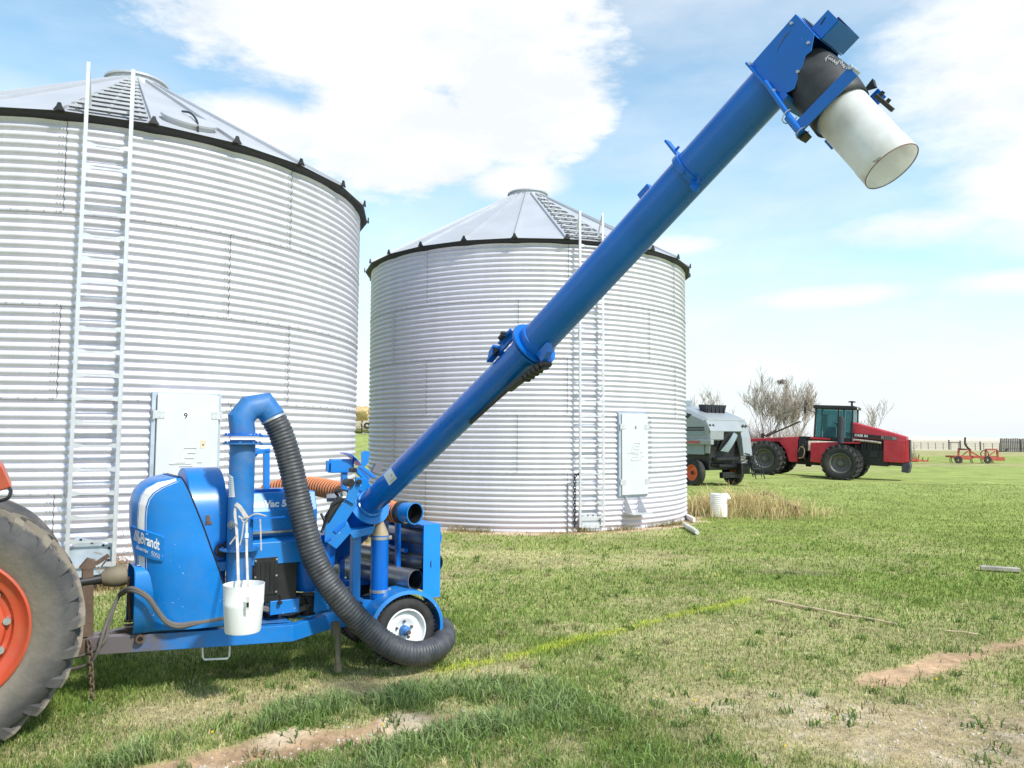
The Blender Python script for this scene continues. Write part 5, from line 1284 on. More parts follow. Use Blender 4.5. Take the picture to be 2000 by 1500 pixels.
# orange hose across the rack (pipes and hoses lie crosswise, open ends to the near side)
PD = (NX * 0.96 + AX * 0.28).normalized()
he = P(811, 1003, 6.86); h0_ = he - PD * .17
oh = [P(520, 962, 8.1), P(565, 950, 7.95), P(612, 950, 7.75), P(660, 959, 7.5), P(705, 970, 7.28), h0_ - PD * .16, h0_]
m = MB(); path = resample(spline(oh, 12), .007); m.tube(path, [.095 - .008 * (0, .2, .8, 1, .8, .2)[i % 6] for i in range(len(path))], 26); o = m.build('flexible_hose', ORANGEH, None, smooth=60); single(o); tag(o, 'ribbed orange flexible hose lying in the rack behind the auger base', 'hose')
ORIGIN[o.name] = o.location.copy()
m = MB()
for i in range(3, len(path) - 2, 6): m.tube([path[i] - (path[i + 1] - path[i]) * .55, path[i] + (path[i + 1] - path[i]) * .55], .0905, 26)
m.build('hose_helix', mat('dark_helix', (.05, .035, .03), .6), o, smooth=60)
dd = PD; e0 = h0_
m = MB(); m.lathe([(.09, 0), (.101, 0), (.101, 1), (.09, 1)], e0 - dd * .03, dd * .05, 30); m.bolt(e0 + UP * -.10 + NX * .02, NX, .02, .03); m.build('hose_cuff', RUBBER, o)
m = MB(); m.lathe([(.088, 0), (.092, .1), (.092, .93), (.097, .94), (.097, 1), (.088, 1), (.086, 0)], e0 + dd * .02, dd * .15, 36, closed=True); m.build('hose_sleeve', BLUE, o, smooth=40)
m = MB(); m.lathe([(.0855, .13), (.0855, 0), (.001, 0)], e0 + dd * .03, dd, 30); m.build('hose_inside', BLACK, o)  # black lining and disc stand in for the dark inside the sleeve
m = MB(); q = e0 + dd * .05 - UP * .075 + NX * .05 - AX * .03; m.box(q, AX * .015, NX * .015, UP * .015); m.cyl(q - dd * .04, q + dd * .04, .009, 8); m.build('sleeve_latch', STEEL, o)
# steel pipes in the rack
def steel_pipe(a, b, r, label, coupler=0):
    a, b = Vector(a), Vector(b); m = MB(); d = (b - a).normalized()
    m.lathe([(r - .006, 0), (r, 0), (r, (b - a).length), (r - .006, (b - a).length)], a, d, 32, closed=True); o = m.build('steel_pipe', PIPEM, None, smooth=40); single(o); tag(o, label, 'pipe', 'steel pipes in the hose rack'); ORIGIN[o.name] = o.location.copy()
    m = MB(); m.lathe([(r - .0065, .24), (r - .0065, 0), (.001, 0)], b - d * .25, d, 24); m.build('pipe_inside', BLACK, o)  # black liner with an end disc paints in the unlit bore
    if coupler:
        m = MB(); m.lathe([(r, 0), (r + .012, 0), (r + .012, 1), (r, 1)], b - d * .02, d * (.10 if coupler == 1 else .12), 30); m.bolt(b + NX * (r + .01), NX, .018, .03); m.build('coupler', BLUED if coupler == 1 else BLACK, o)
    return o
def rack_pipe(px, py, Y, ln, r, label, cp=0):
    e_ = P(px, py, Y); return steel_pipe(e_ - PD * ln, e_, r, label, cp)
rack_pipe(838, 1050, 7.10, 1.5, .072, 'upper steel pipe with a blue coupler, right under the orange hose', 1)
rack_pipe(838, 1098, 7.10, 1.6, .066, 'dark middle steel pipe in the hose rack with a black coupler', 2)
rack_pipe(826, 1112, 7.22, 1.5, .045, 'thinnest steel pipe, just above the open-ended one')
rack_pipe(812, 1133, 6.96, 1.5, .092, 'lowest and thickest steel pipe with its open end showing', 0)
# white bucket and its straps
bc = P(474, 1237, 5.72); bc.z = P(474, 1233, 5.72).z; tp = P(474, 1140, 5.72)
hgt_b = tp.z - bc.z
m = MB(); m.lathe([(.001, .0), (.122, 0), (.127, .012), (.139, hgt_b * .55), (.143, hgt_b * .62), (.141, hgt_b * .63), (.146, hgt_b), (.141, hgt_b), (.133, hgt_b * .55), (.118, .02), (.001, .02)], bc, UP, 48)
o = m.build('bucket', WHITEP, None, smooth=40); o.data.transform(Matrix.Translation(-bc)); o.location = bc; ORIGIN[o.name] = bc.copy(); tag(o, 'white plastic bucket hanging by straps from the upright blue pipe', 'bucket')
STRAP = mat('webbing_strap', (.50, .45, .40), .8, var=.2, scale=20)
def strap(m, pts, w, n=8):
    pp = spline(pts, n); vs = []
    for i, p in enumerate(pp):
        sdir = (EYE - p).normalized(); a = (pp[min(i + 1, len(pp) - 1)] - pp[max(0, i - 1)]).normalized(); s_ = a.cross(sdir).normalized()
        vs += [p - s_ * w / 2, p + s_ * w / 2, p + s_ * w / 2 - sdir * .003, p - s_ * w / 2 - sdir * .003]
    m.loft([vs[i * 4:i * 4 + 4] for i in range(len(pp))])
F = 5.98
m = MB(); strap(m, [P(460, 992, F), P(459, 1005, F), P(462, 1030, 5.97), P(464, 1070, 5.9), P(465, 1110, 5.80), P(466, 1145, 5.74), P(466, 1160, 5.72)], .02); m.build('strap', STRAP, o)
m = MB(); strap(m, [P(460, 984, F), P(468, 990, 5.97), P(478, 1005, 5.96), P(483, 1012, 5.95)], .03); strap(m, [P(482, 1012, 5.95), P(482, 1040, 5.93), P(482, 1080, 5.86), P(483, 1110, 5.80), P(484, 1140, 5.74), P(485, 1160, 5.72)], .017); m.build('strap', STRAP, o)
m = MB(); m.box(P(482, 1046, 5.91), Vector((.012, 0, 0)), Vector((0, .006, 0)), UP * .018); m.build('strap_buckle', WHITE, o)
m = MB(); 
for q in ([(470, 1009), (476, 1020), (484, 1012), (478, 1004)], [(466, 1008), (472, 1013), (480, 1011)], [(484, 1012), (495, 1005), (505, 1004), (520, 1008)], [(476, 1020), (472, 1050), (468, 1065)], [(462, 1045), (455, 1055), (449, 1063)], [(508, 1014), (509, 1040), (510, 1075)]): m.tube(spline([P(x, y, F - .05) for x, y in q], 5), .006, 6)
m.build('strap_knot', STRAP, o)
m = MB(); m.prism([P(480.5, 1165, 5.555), P(487.5, 1165, 5.555), P(487, 1192, 5.56), P(481, 1192, 5.56)], Vector((0, .004, 0))); bl = m.build('bucket_label', mat('pale_label', (.70, .66, .60), .7), o, smooth=0)
m = MB(); m.prism([P(481.5, 1177, 5.552), P(486, 1177, 5.552), P(485.6, 1186, 5.555), P(481.9, 1186, 5.555)], Vector((0, .002, 0))); m.build('label_print', LABELM, bl, smooth=0)
# safety chain at the hitch
m = MB(); m.chain([L(-.05, .10, .46), L(-.04, .12, .36), L(-.02, .12, .12), L(-.02, .12, .02)], .007, .055); o = m.build('safety_chain', RUST, None); single(o); tag(o, 'rusty safety chain hanging from the hitch beside the big tyre', 'chain')

# ------------------------------------------------------------------ orange tractor at the left edge
TC = Vector((-3.53, 4.83, 0.752)); ORPAINT = mat('orange_paint', (0.52, 0.07, 0.028), .45, var=.15, scale=4, coat=.15, dirt=(.35, .16, .08), damt=.5, dscale=5)
trk = thing('orange_tractor', 'orange tractor at the left edge, only its rear tyre and fender corner in view', 'tractor', Vector((TC.x, TC.y, 0)))
TN = NX.copy(); RR = 0.80
def tractor_tyre_mat():
    m = mat('worn_tractor_tyre', (.060, .060, .064), .8, var=.4, scale=3, dirt=(.16, .14, .115), damt=.5, dscale=3, bump=.5, bscale=25)
    nt = m.node_tree; N = nt.nodes; K = nt.links; b = N['Principled BSDF']; src = b.inputs['Base Color'].links[0].from_socket
    tc = N.new('ShaderNodeTexCoord'); sb = N.new('ShaderNodeVectorMath'); sb.operation = 'SUBTRACT'; sb.inputs[1].default_value = (0, 0, TC.z); K.new(tc.outputs['Object'], sb.inputs[0])
    cr = N.new('ShaderNodeVectorMath'); cr.operation = 'CROSS_PRODUCT'; cr.inputs[1].default_value = TN; K.new(sb.outputs[0], cr.inputs[0])
    ln = N.new('ShaderNodeVectorMath'); ln.operation = 'LENGTH'; K.new(cr.outputs[0], ln.inputs[0])
    n = N.new('ShaderNodeTexNoise'); n.inputs['Scale'].default_value = 5; n.inputs['Detail'].default_value = 9; n.inputs['Roughness'].default_value = .7; K.new(tc.outputs['Object'], n.inputs['Vector'])
    ad = N.new('ShaderNodeMath'); ad.operation = 'MULTIPLY_ADD'; ad.inputs[1].default_value = .18; K.new(n.outputs['Fac'], ad.inputs[0]); K.new(ln.outputs['Value'], ad.inputs[2])
    rp = N.new('ShaderNodeValToRGB'); E = rp.color_ramp.elements; E[0].position = .58; E[0].color = (.7, .7, .7, 1); E[1].position = .76; E[1].color = (.05, .05, .05, 1)
    e2 = E.new(.855); e2.color = (.08, .08, .08, 1); e3 = E.new(.875); e3.color = (.75, .75, .75, 1)
    K.new(ad.outputs[0], rp.inputs[0])
    x = N.new('ShaderNodeMix'); x.data_type = 'RGBA'; K.new(rp.outputs[0], x.inputs[0]); K.new(src, x.inputs[6]); x.inputs[7].default_value = (.27, .225, .165, 1); K.new(x.outputs[2], b.inputs['Base Color'])
    return m
TYM = tractor_tyre_mat()
tc0 = TC - TN * .0
m = MB(); m.lathe([(.47, -.02), (.50, .0), (.56, .035), (.63, .055), (.69, .045), (.735, .015), (.765, -.05), (.775, -.16), (.775, -.30), (.76, -.39), (.70, -.45), (.6, -.46), (.48, -.42)], tc0, TN, 120)
for i in range(24):
    for sgn in (0, 1):
        a0 = 2 * math.pi * (i + .5 * sgn) / 24; pl_ = []
        for k in range(5):
            f = k / 4; t = (.0 - .20 * f) if sgn == 0 else (-.43 + .20 * f); a = a0 + .16 * f; rr = .772 + .006 * min(f * 3, 1); d = AX * math.cos(a) + UP * math.sin(a)
            pl_.append((tc0 + d * rr + TN * t, d, AX * -math.sin(a) + UP * math.cos(a)))
        rg = []
        for k, (p, d, tg) in enumerate(pl_):
            w = .036; rg.append([p - tg * w - d * .02, p + tg * w - d * .02, p + tg * w * .8 + d * .024, p - tg * w * .8 + d * .024])
        m.loft(rg)
        # lug shoulder running down the sidewall
        f = 0; p, d, tg = pl_[0]; sg = 1 if sgn == 0 else -1
        m.loft([[p - tg * .036 - d * .02, p + tg * .036 - d * .02, p + tg * .03 + d * .024, p - tg * .03 + d * .024], [p - tg * .05 - d * .06 + TN * .022 * sg, p + tg * .02 - d * .06 + TN * .022 * sg, p + tg * .015 - d * .03 + TN * .032 * sg, p - tg * .045 - d * .03 + TN * .032 * sg], [p - tg * .06 - d * .10 + TN * .03 * sg, p + tg * .0 - d * .10 + TN * .03 * sg, p - tg * .005 - d * .09 + TN * .042 * sg, p - tg * .055 - d * .09 + TN * .042 * sg]])
wh = m.build('wheel', TYM, trk, smooth=38)
m = MB(); m.lathe([(.485, -.02), (.49, .012), (.475, .018), (.462, .0), (.445, -.03), (.42, -.04), (.395, -.05), (.38, -.085), (.355, -.09), (.34, -.06), (.30, -.05), (.20, -.10), (.12, -.12), (.10, -.08), (.001, -.08)], tc0, TN, 64); rm = m.build('rim', ORPAINT, wh, smooth=40)
for i in range(12):
    a = 2 * math.pi * i / 12 + .1; d = AX * math.cos(a) + UP * math.sin(a); m = MB(); m.cyl(tc0 + d * .355 - TN * .09, tc0 + d * .355 - TN * .045, .024, 8); m.build('wheel_bolt', STEEL, wh)
m = MB(); m.cyl(tc0 - TN * .5, tc0 - TN * 1.6, .12, 20); m.box(tc0 - TN * 1.0 + UP * .1, AX * .5, TN * .3, UP * .25); m.build('rear_axle', ORPAINT, trk)
m = MB(); m.lathe([(.47, -.02), (.63, .055), (.735, .015), (.775, -.16), (.76, -.39), (.6, -.46), (.48, -.42)], tc0 - TN * 1.55, TN, 64); m.build('wheel', TYM, trk, smooth=38)
# fender corner with its hose
q = [P(-60, 850, 5.25), P(0, 905, 5.25), P(6, 912, 5.25), P(24, 952, 5.25), P(-6, 961, 5.25), P(-60, 972, 5.25)]
m = MB(); m.prism(q, TN * -.55 ); m.build('fender', ORPAINT, trk, smooth=0, bevel=.012)
m = MB(); m.tube(spline([P(18, 953, 5.2), P(21, 960, 5.18), P(16, 972, 5.16), P(2, 978, 5.16), P(-14, 980, 5.2)], 6), .012, 8); m.build('fender_cable', BLACK, trk)
m = MB(); m.box(tc0 - TN * .95 - AX * 1.6 + UP * .25, AX * 1.3, TN * .32, UP * .35); m.build('hood', ORPAINT, trk, bevel=.04)
m = MB(); m.bar(tc0 - TN * .55 + AX * .2 - UP * .36, L(-.30, 0, .40), .08, .03); m.build('drawbar', RUST, trk)
# ------------------------------------------------------------------ red articulated tractor
REDP = mat('red_paint', (0.46, 0.016, 0.032), .4, var=.12, scale=2, coat=.2, dirt=(.30, .10, .09), damt=.3, dscale=2)
GLASS = None
def glass_mat():
    m = bpy.data.materials.new('cab_glass'); m.use_nodes = True; nt = m.node_tree; N = nt.nodes; K = nt.links
    b = N['Principled BSDF']; b.inputs['Roughness'].default_value = 0.06
    tc = N.new('ShaderNodeTexCoord'); n = N.new('ShaderNodeTexNoise'); n.inputs['Scale'].default_value = 1.5; K.new(tc.outputs['Object'], n.inputs['Vector'])
    r = N.new('ShaderNodeValToRGB'); r.color_ramp.elements[0].color = (.05, .12, .14, 1); r.color_ramp.elements[1].color = (.09, .21, .23, 1); K.new(n.outputs['Fac'], r.inputs[0]); K.new(r.outputs[0], b.inputs['Base Color'])
    t = N.new('ShaderNodeBsdfTransparent'); t.inputs['Color'].default_value = (.62, .85, .86, 1); x = N.new('ShaderNodeMixShader'); x.inputs[0].default_value = .6
    K.new(b.outputs[0], x.inputs[1]); K.new(t.outputs[0], x.inputs[2]); K.new(x.outputs[0], N['Material Output'].inputs['Surface']); return m
GLASS = glass_mat()
FTYRE = mat('field_tyre', (.020, .020, .021), .8, var=.3, scale=3, dirt=(.09, .075, .055), damt=.6, dscale=2)
RIMD = mat('dusty_rim', (.30, .29, .28), .5, .4, var=.2, dirt=(.12, .10, .08), damt=.6)
GREYD = mat('dark_grey_paint', (.045, .05, .06), .5, var=.2)
TH = R(-32)
case = thing('articulated_tractor', 'red articulated tractor on dual wheels with a black cab parked on the far lawn', 'tractor', (14.88, 38.74, 0.06), TH, ry=R(2.6))
def lw(name, m, material, parent, **k): return m.build(name, material, parent, local=True, **k)
XA, YA, ZA = Vector((1, 0, 0)), Vector((0, 1, 0)), Vector((0, 0, 1))
def field_tyre(rr=.84, wd=.52, ri=.46):
    m = MB(); h = wd / 2; c = Vector((0, 0, 0))
    m.lathe([(ri, -h * .8), (ri + .04, -h * .9), (rr * .78, -h), (rr * .9, -h * .93), (rr * .955, -h * .75), (rr * .965, 0), (rr * .955, h * .75), (rr * .9, h * .93), (rr * .78, h), (ri + .04, h * .9), (ri, h * .8)], c, YA, 48)
    for i in range(20):
        for sg in (-1, 1):
            a0 = 2 * math.pi * (i + (.5 if sg > 0 else 0)) / 20; rg = []
            for k in range(4):
                f = k / 3; y = sg * h * (1.0 - .95 * f); a = a0 + .20 * f; r_ = rr * (.90 if k == 0 else .96)
                d = XA * math.cos(a) + ZA * math.sin(a); t = XA * -math.sin(a) + ZA * math.cos(a); p = d * r_ + YA * y
                rg.append([p - t * .035, p + t * .035, p + t * .026 + d * (rr + .03 - r_), p - t * .026 + d * (rr + .03 - r_)])
            m.loft(rg)
    return m
def field_rim(ri=.46, off=.10):
    m = MB(); m.lathe([(ri + .02, -.20), (ri + .02, -.22), (ri - .01, -.22), (ri - .05, -.17), (ri - .07, -.02), (ri - .12, .02), (.20, .03), (.18, -.05), (.12, -.06), (.12, -.12), (.001, -.12)], (0, 0, 0), YA, 36)
    for i in range(10): a = 2 * math.pi * i / 10; m.bolt((math.cos(a) * .15, -.06, math.sin(a) * .15), -YA, .02, .03)
    return m
proto = lw('wheel', field_tyre(), FTYRE, case, smooth=40); pr = lw('rim', field_rim(), mat('dark_rim', (.16, .155, .15), .5, .3, var=.25, dirt=(.08, .07, .05), damt=.6), proto, smooth=40); 
first = True
for x in (1.75, -1.75):
    for y in (-1.62, -.76, .76, 1.62):
        o = proto if first else dup(proto, case); first = False
        o.location = (x, y, .84); o.rotation_euler = (0, random.uniform(0, 6), 0 if y < 0 else math.pi)
m = MB(); m.box((1.75, 0, .84), XA * .12, YA * 1.7, ZA * .12); m.box((-1.75, 0, .84), XA * .12, YA * 1.7, ZA * .12); m.box((1.9, 0, 1.15), XA * 1.75, YA * .42, ZA * .38); m.box((-1.3, 0, 1.05), XA * 1.1, YA * .38, ZA * .32); m.box((0, 0, .85), XA * .6, YA * .25, ZA * .25); m.cyl((0, 0, .5), (0, 0, 1.3), .14, 12)
lw('chassis', m, BLACK, case, bevel=.02)
m = MB(); m.prism([(-2.75, -.95, 1.62), (-2.75, -.95, 1.74), (-1.9, -.95, 1.84), (-.35, -.95, 1.98), (-.35, -.95, .72), (-.75, -.95, .72), (-.95, -.95, 1.3), (-1.25, -.95, 1.66)], YA * 1.9)
lw('rear_body', m, REDP, case, smooth=0, bevel=.03)
m = MB(); m.prism([(.0, -.98, .78), (.55, -.98, .74), (.75, -.98, 1.1), (1.0, -.98, 1.55), (1.4, -.98, 1.74), (2.2, -.98, 1.78), (2.2, -.98, 1.84), (1.0, -.98, 1.80), (0, -.98, 1.72)], YA * 1.96); m.box((.45, -.90, 1.93), XA * .48, YA * .08, ZA * .05)
lw('front_body', m, REDP, case, smooth=0, bevel=.03)
m = MB(); m.box((-.15, -.6, 1.4), XA * .16, YA * .35, ZA * .5); m.tube(spline([(-.32, -.8, 1.3), (-.2, -1.0, 1.6), (-.05, -1.0, 1.5), (-.1, -1.0, 1.0), (.02, -.9, .9)], 5), .025, 6); m.box((-.1, 0, 1.9), XA * .3, YA * .7, ZA * .1); lw('articulation_joint', m, BLACK, case, bevel=.02)
m = MB(); m.tube(spline([(-.32, -.96, 1.25), (-.18, -1.02, 1.5), (-.02, -1.0, 1.35), (-.08, -1.02, 1.0), (-.30, -.98, .92)], 5), .022, 6); lw('service_hose', m, mat('tan_hose', (.42, .28, .14), .7), case)
# cab
m = MB(); z0, z1 = 1.9, 3.42; cx0, cx1, cy = -.45, 1.25, .86
m.box(((cx0 + cx1) / 2, 0, z0 + .02), XA * .87, YA * .88, ZA * .1)
for (x, y) in ((cx0, -cy), (cx0, cy), (cx1, -cy), (cx1, cy), (.62, -cy), (.62, cy)): m.bar((x, y, z0), (x + (.0 if x > 0 else .05), y * .97, z1), .09, .09, XA)
m.box((.4, 0, z1 + .07), XA * .93, YA * .92, ZA * .085); m.box((1.3, 0, z1 + .05), XA * .14, YA * .86, ZA * .06)
cab = lw('cab', m, BLACK, case, bevel=.025)
for nm, q in (('window', [(cx0 + .08, -cy, z0 + .12), (.56, -cy, z0 + .12), (.56, -cy * .98, z1 - .04), (cx0 + .1, -cy * .98, z1 - .04)]), ('window', [(.69, -cy, z0 + .12), (cx1 - .06, -cy, z0 + .12), (cx1 - .06, -cy * .98, z1 - .04), (.69, -cy * .98, z1 - .04)]), ('window', [(cx0 + .08, cy, z0 + .12), (.56, cy, z0 + .12), (.56, cy * .98, z1 - .04), (cx0 + .1, cy * .98, z1 - .04)]), ('window', [(.69, cy, z0 + .12), (cx1 - .06, cy, z0 + .12), (cx1 - .06, cy * .98, z1 - .04), (.69, cy * .98, z1 - .04)]), ('windscreen', [(cx1, -cy + .05, z0 + .12), (cx1, cy - .05, z0 + .12), (cx1, cy - .06, z1 - .04), (cx1, -cy + .06, z1 - .04)]), ('rear_window', [(cx0, -cy + .05, z0 + .12), (cx0, cy - .05, z0 + .12), (cx0 + .04, cy - .06, z1 - .04), (cx0 + .04, -cy + .06, z1 - .04)])):
    a, b_, c, d = [Vector(p) for p in q]; nrm = (b_ - a).cross(d - a).normalized(); m = MB(); m.prism(q, nrm * .012); lw(nm, m, GLASS, cab, smooth=0)
m = MB(); m.box((.1, 0, 2.25), XA * .25, YA * .25, ZA * .28); m.box((-.12, 0, 2.65), XA * .07, YA * .24, ZA * .35); m.cyl((-.12, 0, 3.0), (-.12, 0, 3.15), .12, 12); m.bar((.55, 0, 2.0), (.45, 0, 2.7), .08, .08); m.lathe([(.15, 0), (.19, .0), (.19, .03), (.15, .03)], (.42, 0, 2.68), (.3, 0, .95), 16); lw('driver_seat', m, GREYD, cab, bevel=.03)
m = MB(); m.cyl((1.05, .3, z1 + .15), (1.05, .3, z1 + .36), .05, 10); m.lathe([(.001, .06), (.17, .03), (.17, -.02), (.001, -.03)], (1.05, .3, z1 + .38), ZA, 16); lw('receiver_dome', m, BLACK, cab, smooth=40)
m = MB()
for y in (-.6, .6): m.box((1.42, y, z1 + .04), XA * .03, YA * .10, ZA * .05)
lw('work_light', m, mat('lamp_glass', (.75, .76, .75), .2), cab, bevel=.01)
m = MB(); m.bar((cx0, -cy, 3.2), (cx0 - .35, -cy - .35, 3.35), .03, .03); m.box((cx0 - .38, -cy - .4, 3.3), XA * .03, YA * .10, ZA * .16); lw('mirror', m, BLACK, cab)
m = MB(); m.cyl((.78, -.96, 1.75), (.78, -.96, 3.0), .15, 18); m.cyl((.78, -.96, 3.0), (.78, -.96, 3.05), .10, 14); lw('exhaust_stack', m, GREYD, case, bevel=.02)
m = MB(); m.bar((-2.2, .3, 1.9), (-.55, .5, 2.75), .5, .06); m.bar((-2.3, -.3, 1.86), (-1.5, -.5, 2.25), .04, .04); m.cyl((-2.35, .2, 1.8), (-2.35, .2, 2.05), .08, 10); lw('rear_linkage', m, BLACK, case)
m = MB()
for s_ in (-1, 1):
    for i in range(4): m.box((.25, s_ * 1.02, .75 + i * .3), XA * .2, YA * .05, ZA * .015)
    m.bar((.05, s_ * 1.03, .7), (.05, s_ * 1.03, 1.75), .03, .03); m.bar((.45, s_ * 1.03, .7), (.45, s_ * 1.03, 1.75), .03, .03)
# hood and engine
m = MB(); hw_ = .56
m.loft([[(x, -hw_, za), (x, -hw_ * .93, zb - .05), (x, -hw_ * .8, zb), (x, hw_ * .8, zb), (x, hw_ * .93, zb - .05), (x, hw_, za)] for x, za, zb in ((1.25, 2.08, 2.82), (1.5, 2.06, 2.78), (2.4, 2.03, 2.56), (3.25, 2.0, 2.34), (3.68, 1.98, 2.22))])
hood = lw('hood', m, REDP, case, smooth=30, bevel=.015)
m = MB(); m.loft([[(x, -hw_ - .01, .98), (x, -hw_ - .01, 2.02), (x, hw_ + .01, 2.02), (x, hw_ + .01, .98)] for x in (2.72, 3.62)]); m.prism([(3.62, -.5, 1.0), (3.82, -.46, 1.05), (3.76, -.46, 2.1), (3.62, -.5, 2.0)], YA * .96)
lw('grille_shroud', m, REDP, case, smooth=0, bevel=.03)
m = MB(); m.prism([(3.835, -.42, 1.08), (3.785, -.42, 2.08), (3.785, .42, 2.08), (3.835, .42, 1.08)], XA * .02)
for i in range(9): m.box((3.855 - .005 * i, 0, 1.15 + i * .105), XA * .012, YA * .41, ZA * .012)
gr = lw('grille', m, BLACK, case, smooth=0)
m = MB(); m.box((3.86, .0, 1.58), XA * .01, YA * .12, ZA * .03); m.box((3.86, -.25, 1.58), XA * .01, YA * .05, ZA * .03); lw('grille_badge', m, RIMD, gr, smooth=0)
m = MB(); m.prism([(1.05, -hw_ - .004, 2.10), (3.3, -hw_ - .004, 2.02), (3.3, -hw_ - .004, 2.17), (1.05, -hw_ - .004, 2.30)], YA * -.006); sb = lw('stripe_band', m, BLACK, hood, smooth=0)
m = MB(); m.prism([(2.62, -hw_ - .011, 2.055), (3.28, -hw_ - .011, 2.03), (3.28, -hw_ - .011, 2.165), (2.62, -hw_ - .011, 2.20)], YA * -.003); lw('number_panel', m, RIMD, sb, smooth=0)
def lwrite(name, s, material, parent, org, xd, nrm, size, **k):
    sv = ORIGIN.get(parent.name); ORIGIN[parent.name] = Vector((0, 0, 0)); o = write(name, s, material, parent, org, xd, nrm, size, **k)
    ORIGIN[parent.name] = sv if sv is not None else Vector((0, 0, 0)); return o
lwrite('maker_name', 'CASE IH', WHITE, sb, (1.45, -hw_ - .014, 2.135), (1, 0, -.045), (0, -1, 0), .15, extr=.001, bold=.006, space=1.1)
lwrite('model_number', '9370', LABELM, sb, (2.72, -hw_ - .018, 2.07), (1, 0, -.045), (0, -1, 0), .16, extr=.001, bold=.004, space=1.15)
m = MB(); m.box((1.95, 0, 1.6), XA * .95, YA * .36, ZA * .45); 
for i in range(6): m.cyl((1.2 + i * .28, -.38, 1.5), (1.2 + i * .28, -.38, 1.85), .08, 8)
m.box((2.3, -.42, 1.3), XA * .2, YA * .08, ZA * .15); lw('engine', m, BLACK, case, bevel=.02)
m = MB(); m.tube(spline([(.85, -.62, 1.93), (1.4, -.62, 1.95), (2.3, -.60, 1.90), (2.62, -.58, 1.86)], 5), .055, 10); m.box((1.3, -.62, 1.95), XA * .15, YA * .06, ZA * .07); lw('exhaust_pipe', m, mat('tan_metal', (.50, .42, .36), .5, .5, var=.3), case)
m = MB(); m.box((3.75, 0, .92), XA * .28, YA * .34, ZA * .10); lw('weight_bracket', m, BLACK, case, bevel=.02)
for i in range(8):
    m = MB(); y = -.46 + i * .13; m.prism([(4.0, y, .55), (4.0, y, 1.06), (4.32, y, 1.02), (4.36, y, .85), (4.30, y, .52)], YA * .115); lw('weight', m, GREYD, case, smooth=0, bevel=.02)
m = MB(); m.box((-2.85, 0, .7), XA * .25, YA * .12, ZA * .05); m.box((-2.55, 0, 1.0), XA * .06, YA * .5, ZA * .45); lw('hitch', m, BLACK, case)

for o in case.children:
    k = o.name.split('.')[0]
    if k in ('cab', 'exhaust_stack'): o.location.x += .85
    elif k in ('hood', 'grille_shroud', 'grille', 'engine', 'exhaust_pipe'): o.location.x += .72
    elif k in ('weight', 'weight_bracket'): o.location.x += .22
    elif k == 'front_body': o.location.x += .25
# ------------------------------------------------------------------ grey combine harvester
SILV = mat('silver_grey_paint', (.30, .32, .335), .42, var=.06, scale=1.5, dirt=(.36, .37, .36), damt=.35, dscale=1.2, coat=.15)
SILVD = mat('grey_panel_paint', (.24, .29, .31), .45, var=.08, scale=2)
comb = thing('combine_harvester', 'silver-grey combine harvester half hidden behind the farther bin', 'combine', (7.9, 31.0, 0), math.atan2(.866, -.5))
m = MB(); m.loft([[(x, 0, zl), (x, 0, zt - .15), (x, -.15, zt), (x, -2.15, zt), (x, -2.3, zt - .15), (x, -2.3, zl)] for x, zl, zt in ((0.10, 2.0, 2.74), (.35, 1.65, 2.86), (1.3, 1.5, 3.18), (2.4, 1.4, 3.36), (5.6, 1.4, 3.4))]); bd = lw('body', m, SILV, comb, smooth=25, bevel=.03)
# rear hood legs round the straw outlet
m = MB(); m.prism([(.12, -.02, 2.7), (-.12, -.02, 2.0), (-.05, -.02, 1.35), (.55, -.02, 1.35), (.55, -.02, 2.7)], YA * -.04); m.prism([(.12, -1.78, 2.7), (-.12, -1.78, 2.0), (-.22, -1.78, 1.25), (.0, -1.78, 1.25), (.3, -1.78, 2.3)], YA * -.5); m.prism([(.12, -.03, 2.7), (-.13, -.03, 2.25), (-.06, -.03, 2.2), (.2, -.03, 2.6)], YA * -1.8); m.prism([(-.12, -.03, 2.26), (-.09, -.03, 1.9), (-.05, -.03, 1.9), (-.06, -.03, 2.26)], YA * -.75)
lw('rear_hood', m, SILV, comb, smooth=0, bevel=.02)
m = MB(); m.box((.5, -1.2, 1.85), XA * .3, YA * 1.0, ZA * .5); m.prism([(-.02, -1.0, 2.2), (-.14, -1.3, 2.25), (-.14, -1.45, 2.2), (-.1, -1.5, 1.9), (-.02, -1.0, 1.45), (.0, -.6, 1.5)], XA * .05); lw('straw_outlet', m, BLACK, comb, bevel=.02)  # black box fills the opening to paint in its dark inside
m = MB(); rg = [[(-.16 - .05 * math.sin(f * 3.14), -.55 - .75 * f, 1.45 + .75 * f), (-.16 - .05 * math.sin(f * 3.14), -.95 - .55 * f, 1.40 + .70 * f), (-.12 - .05 * math.sin(f * 3.14), -.95 - .55 * f, 1.40 + .7 * f), (-.12 - .05 * math.sin(f * 3.14), -.55 - .75 * f, 1.45 + .75 * f)] for f in [i / 6 for i in range(7)]]; m.loft(rg); lw('straw_deflector', m, SILVD, comb, smooth=50)
m = MB()
for y in (-.12, -.30): m.lathe([(.001, 0), (.055, 0), (.06, .01), (.001, .02)], (-.0, y, 2.48), (-1, 0, .3), 14)
lw('tail_light', m, LABELM, comb, smooth=30)
m = MB()
for y in (-1.98, -2.15): m.lathe([(.001, 0), (.055, 0), (.06, .01), (.001, .02)], (-.0, y, 2.48), (-1, 0, .3), 14)
lw('tail_light', m, LABELM, comb, smooth=30)
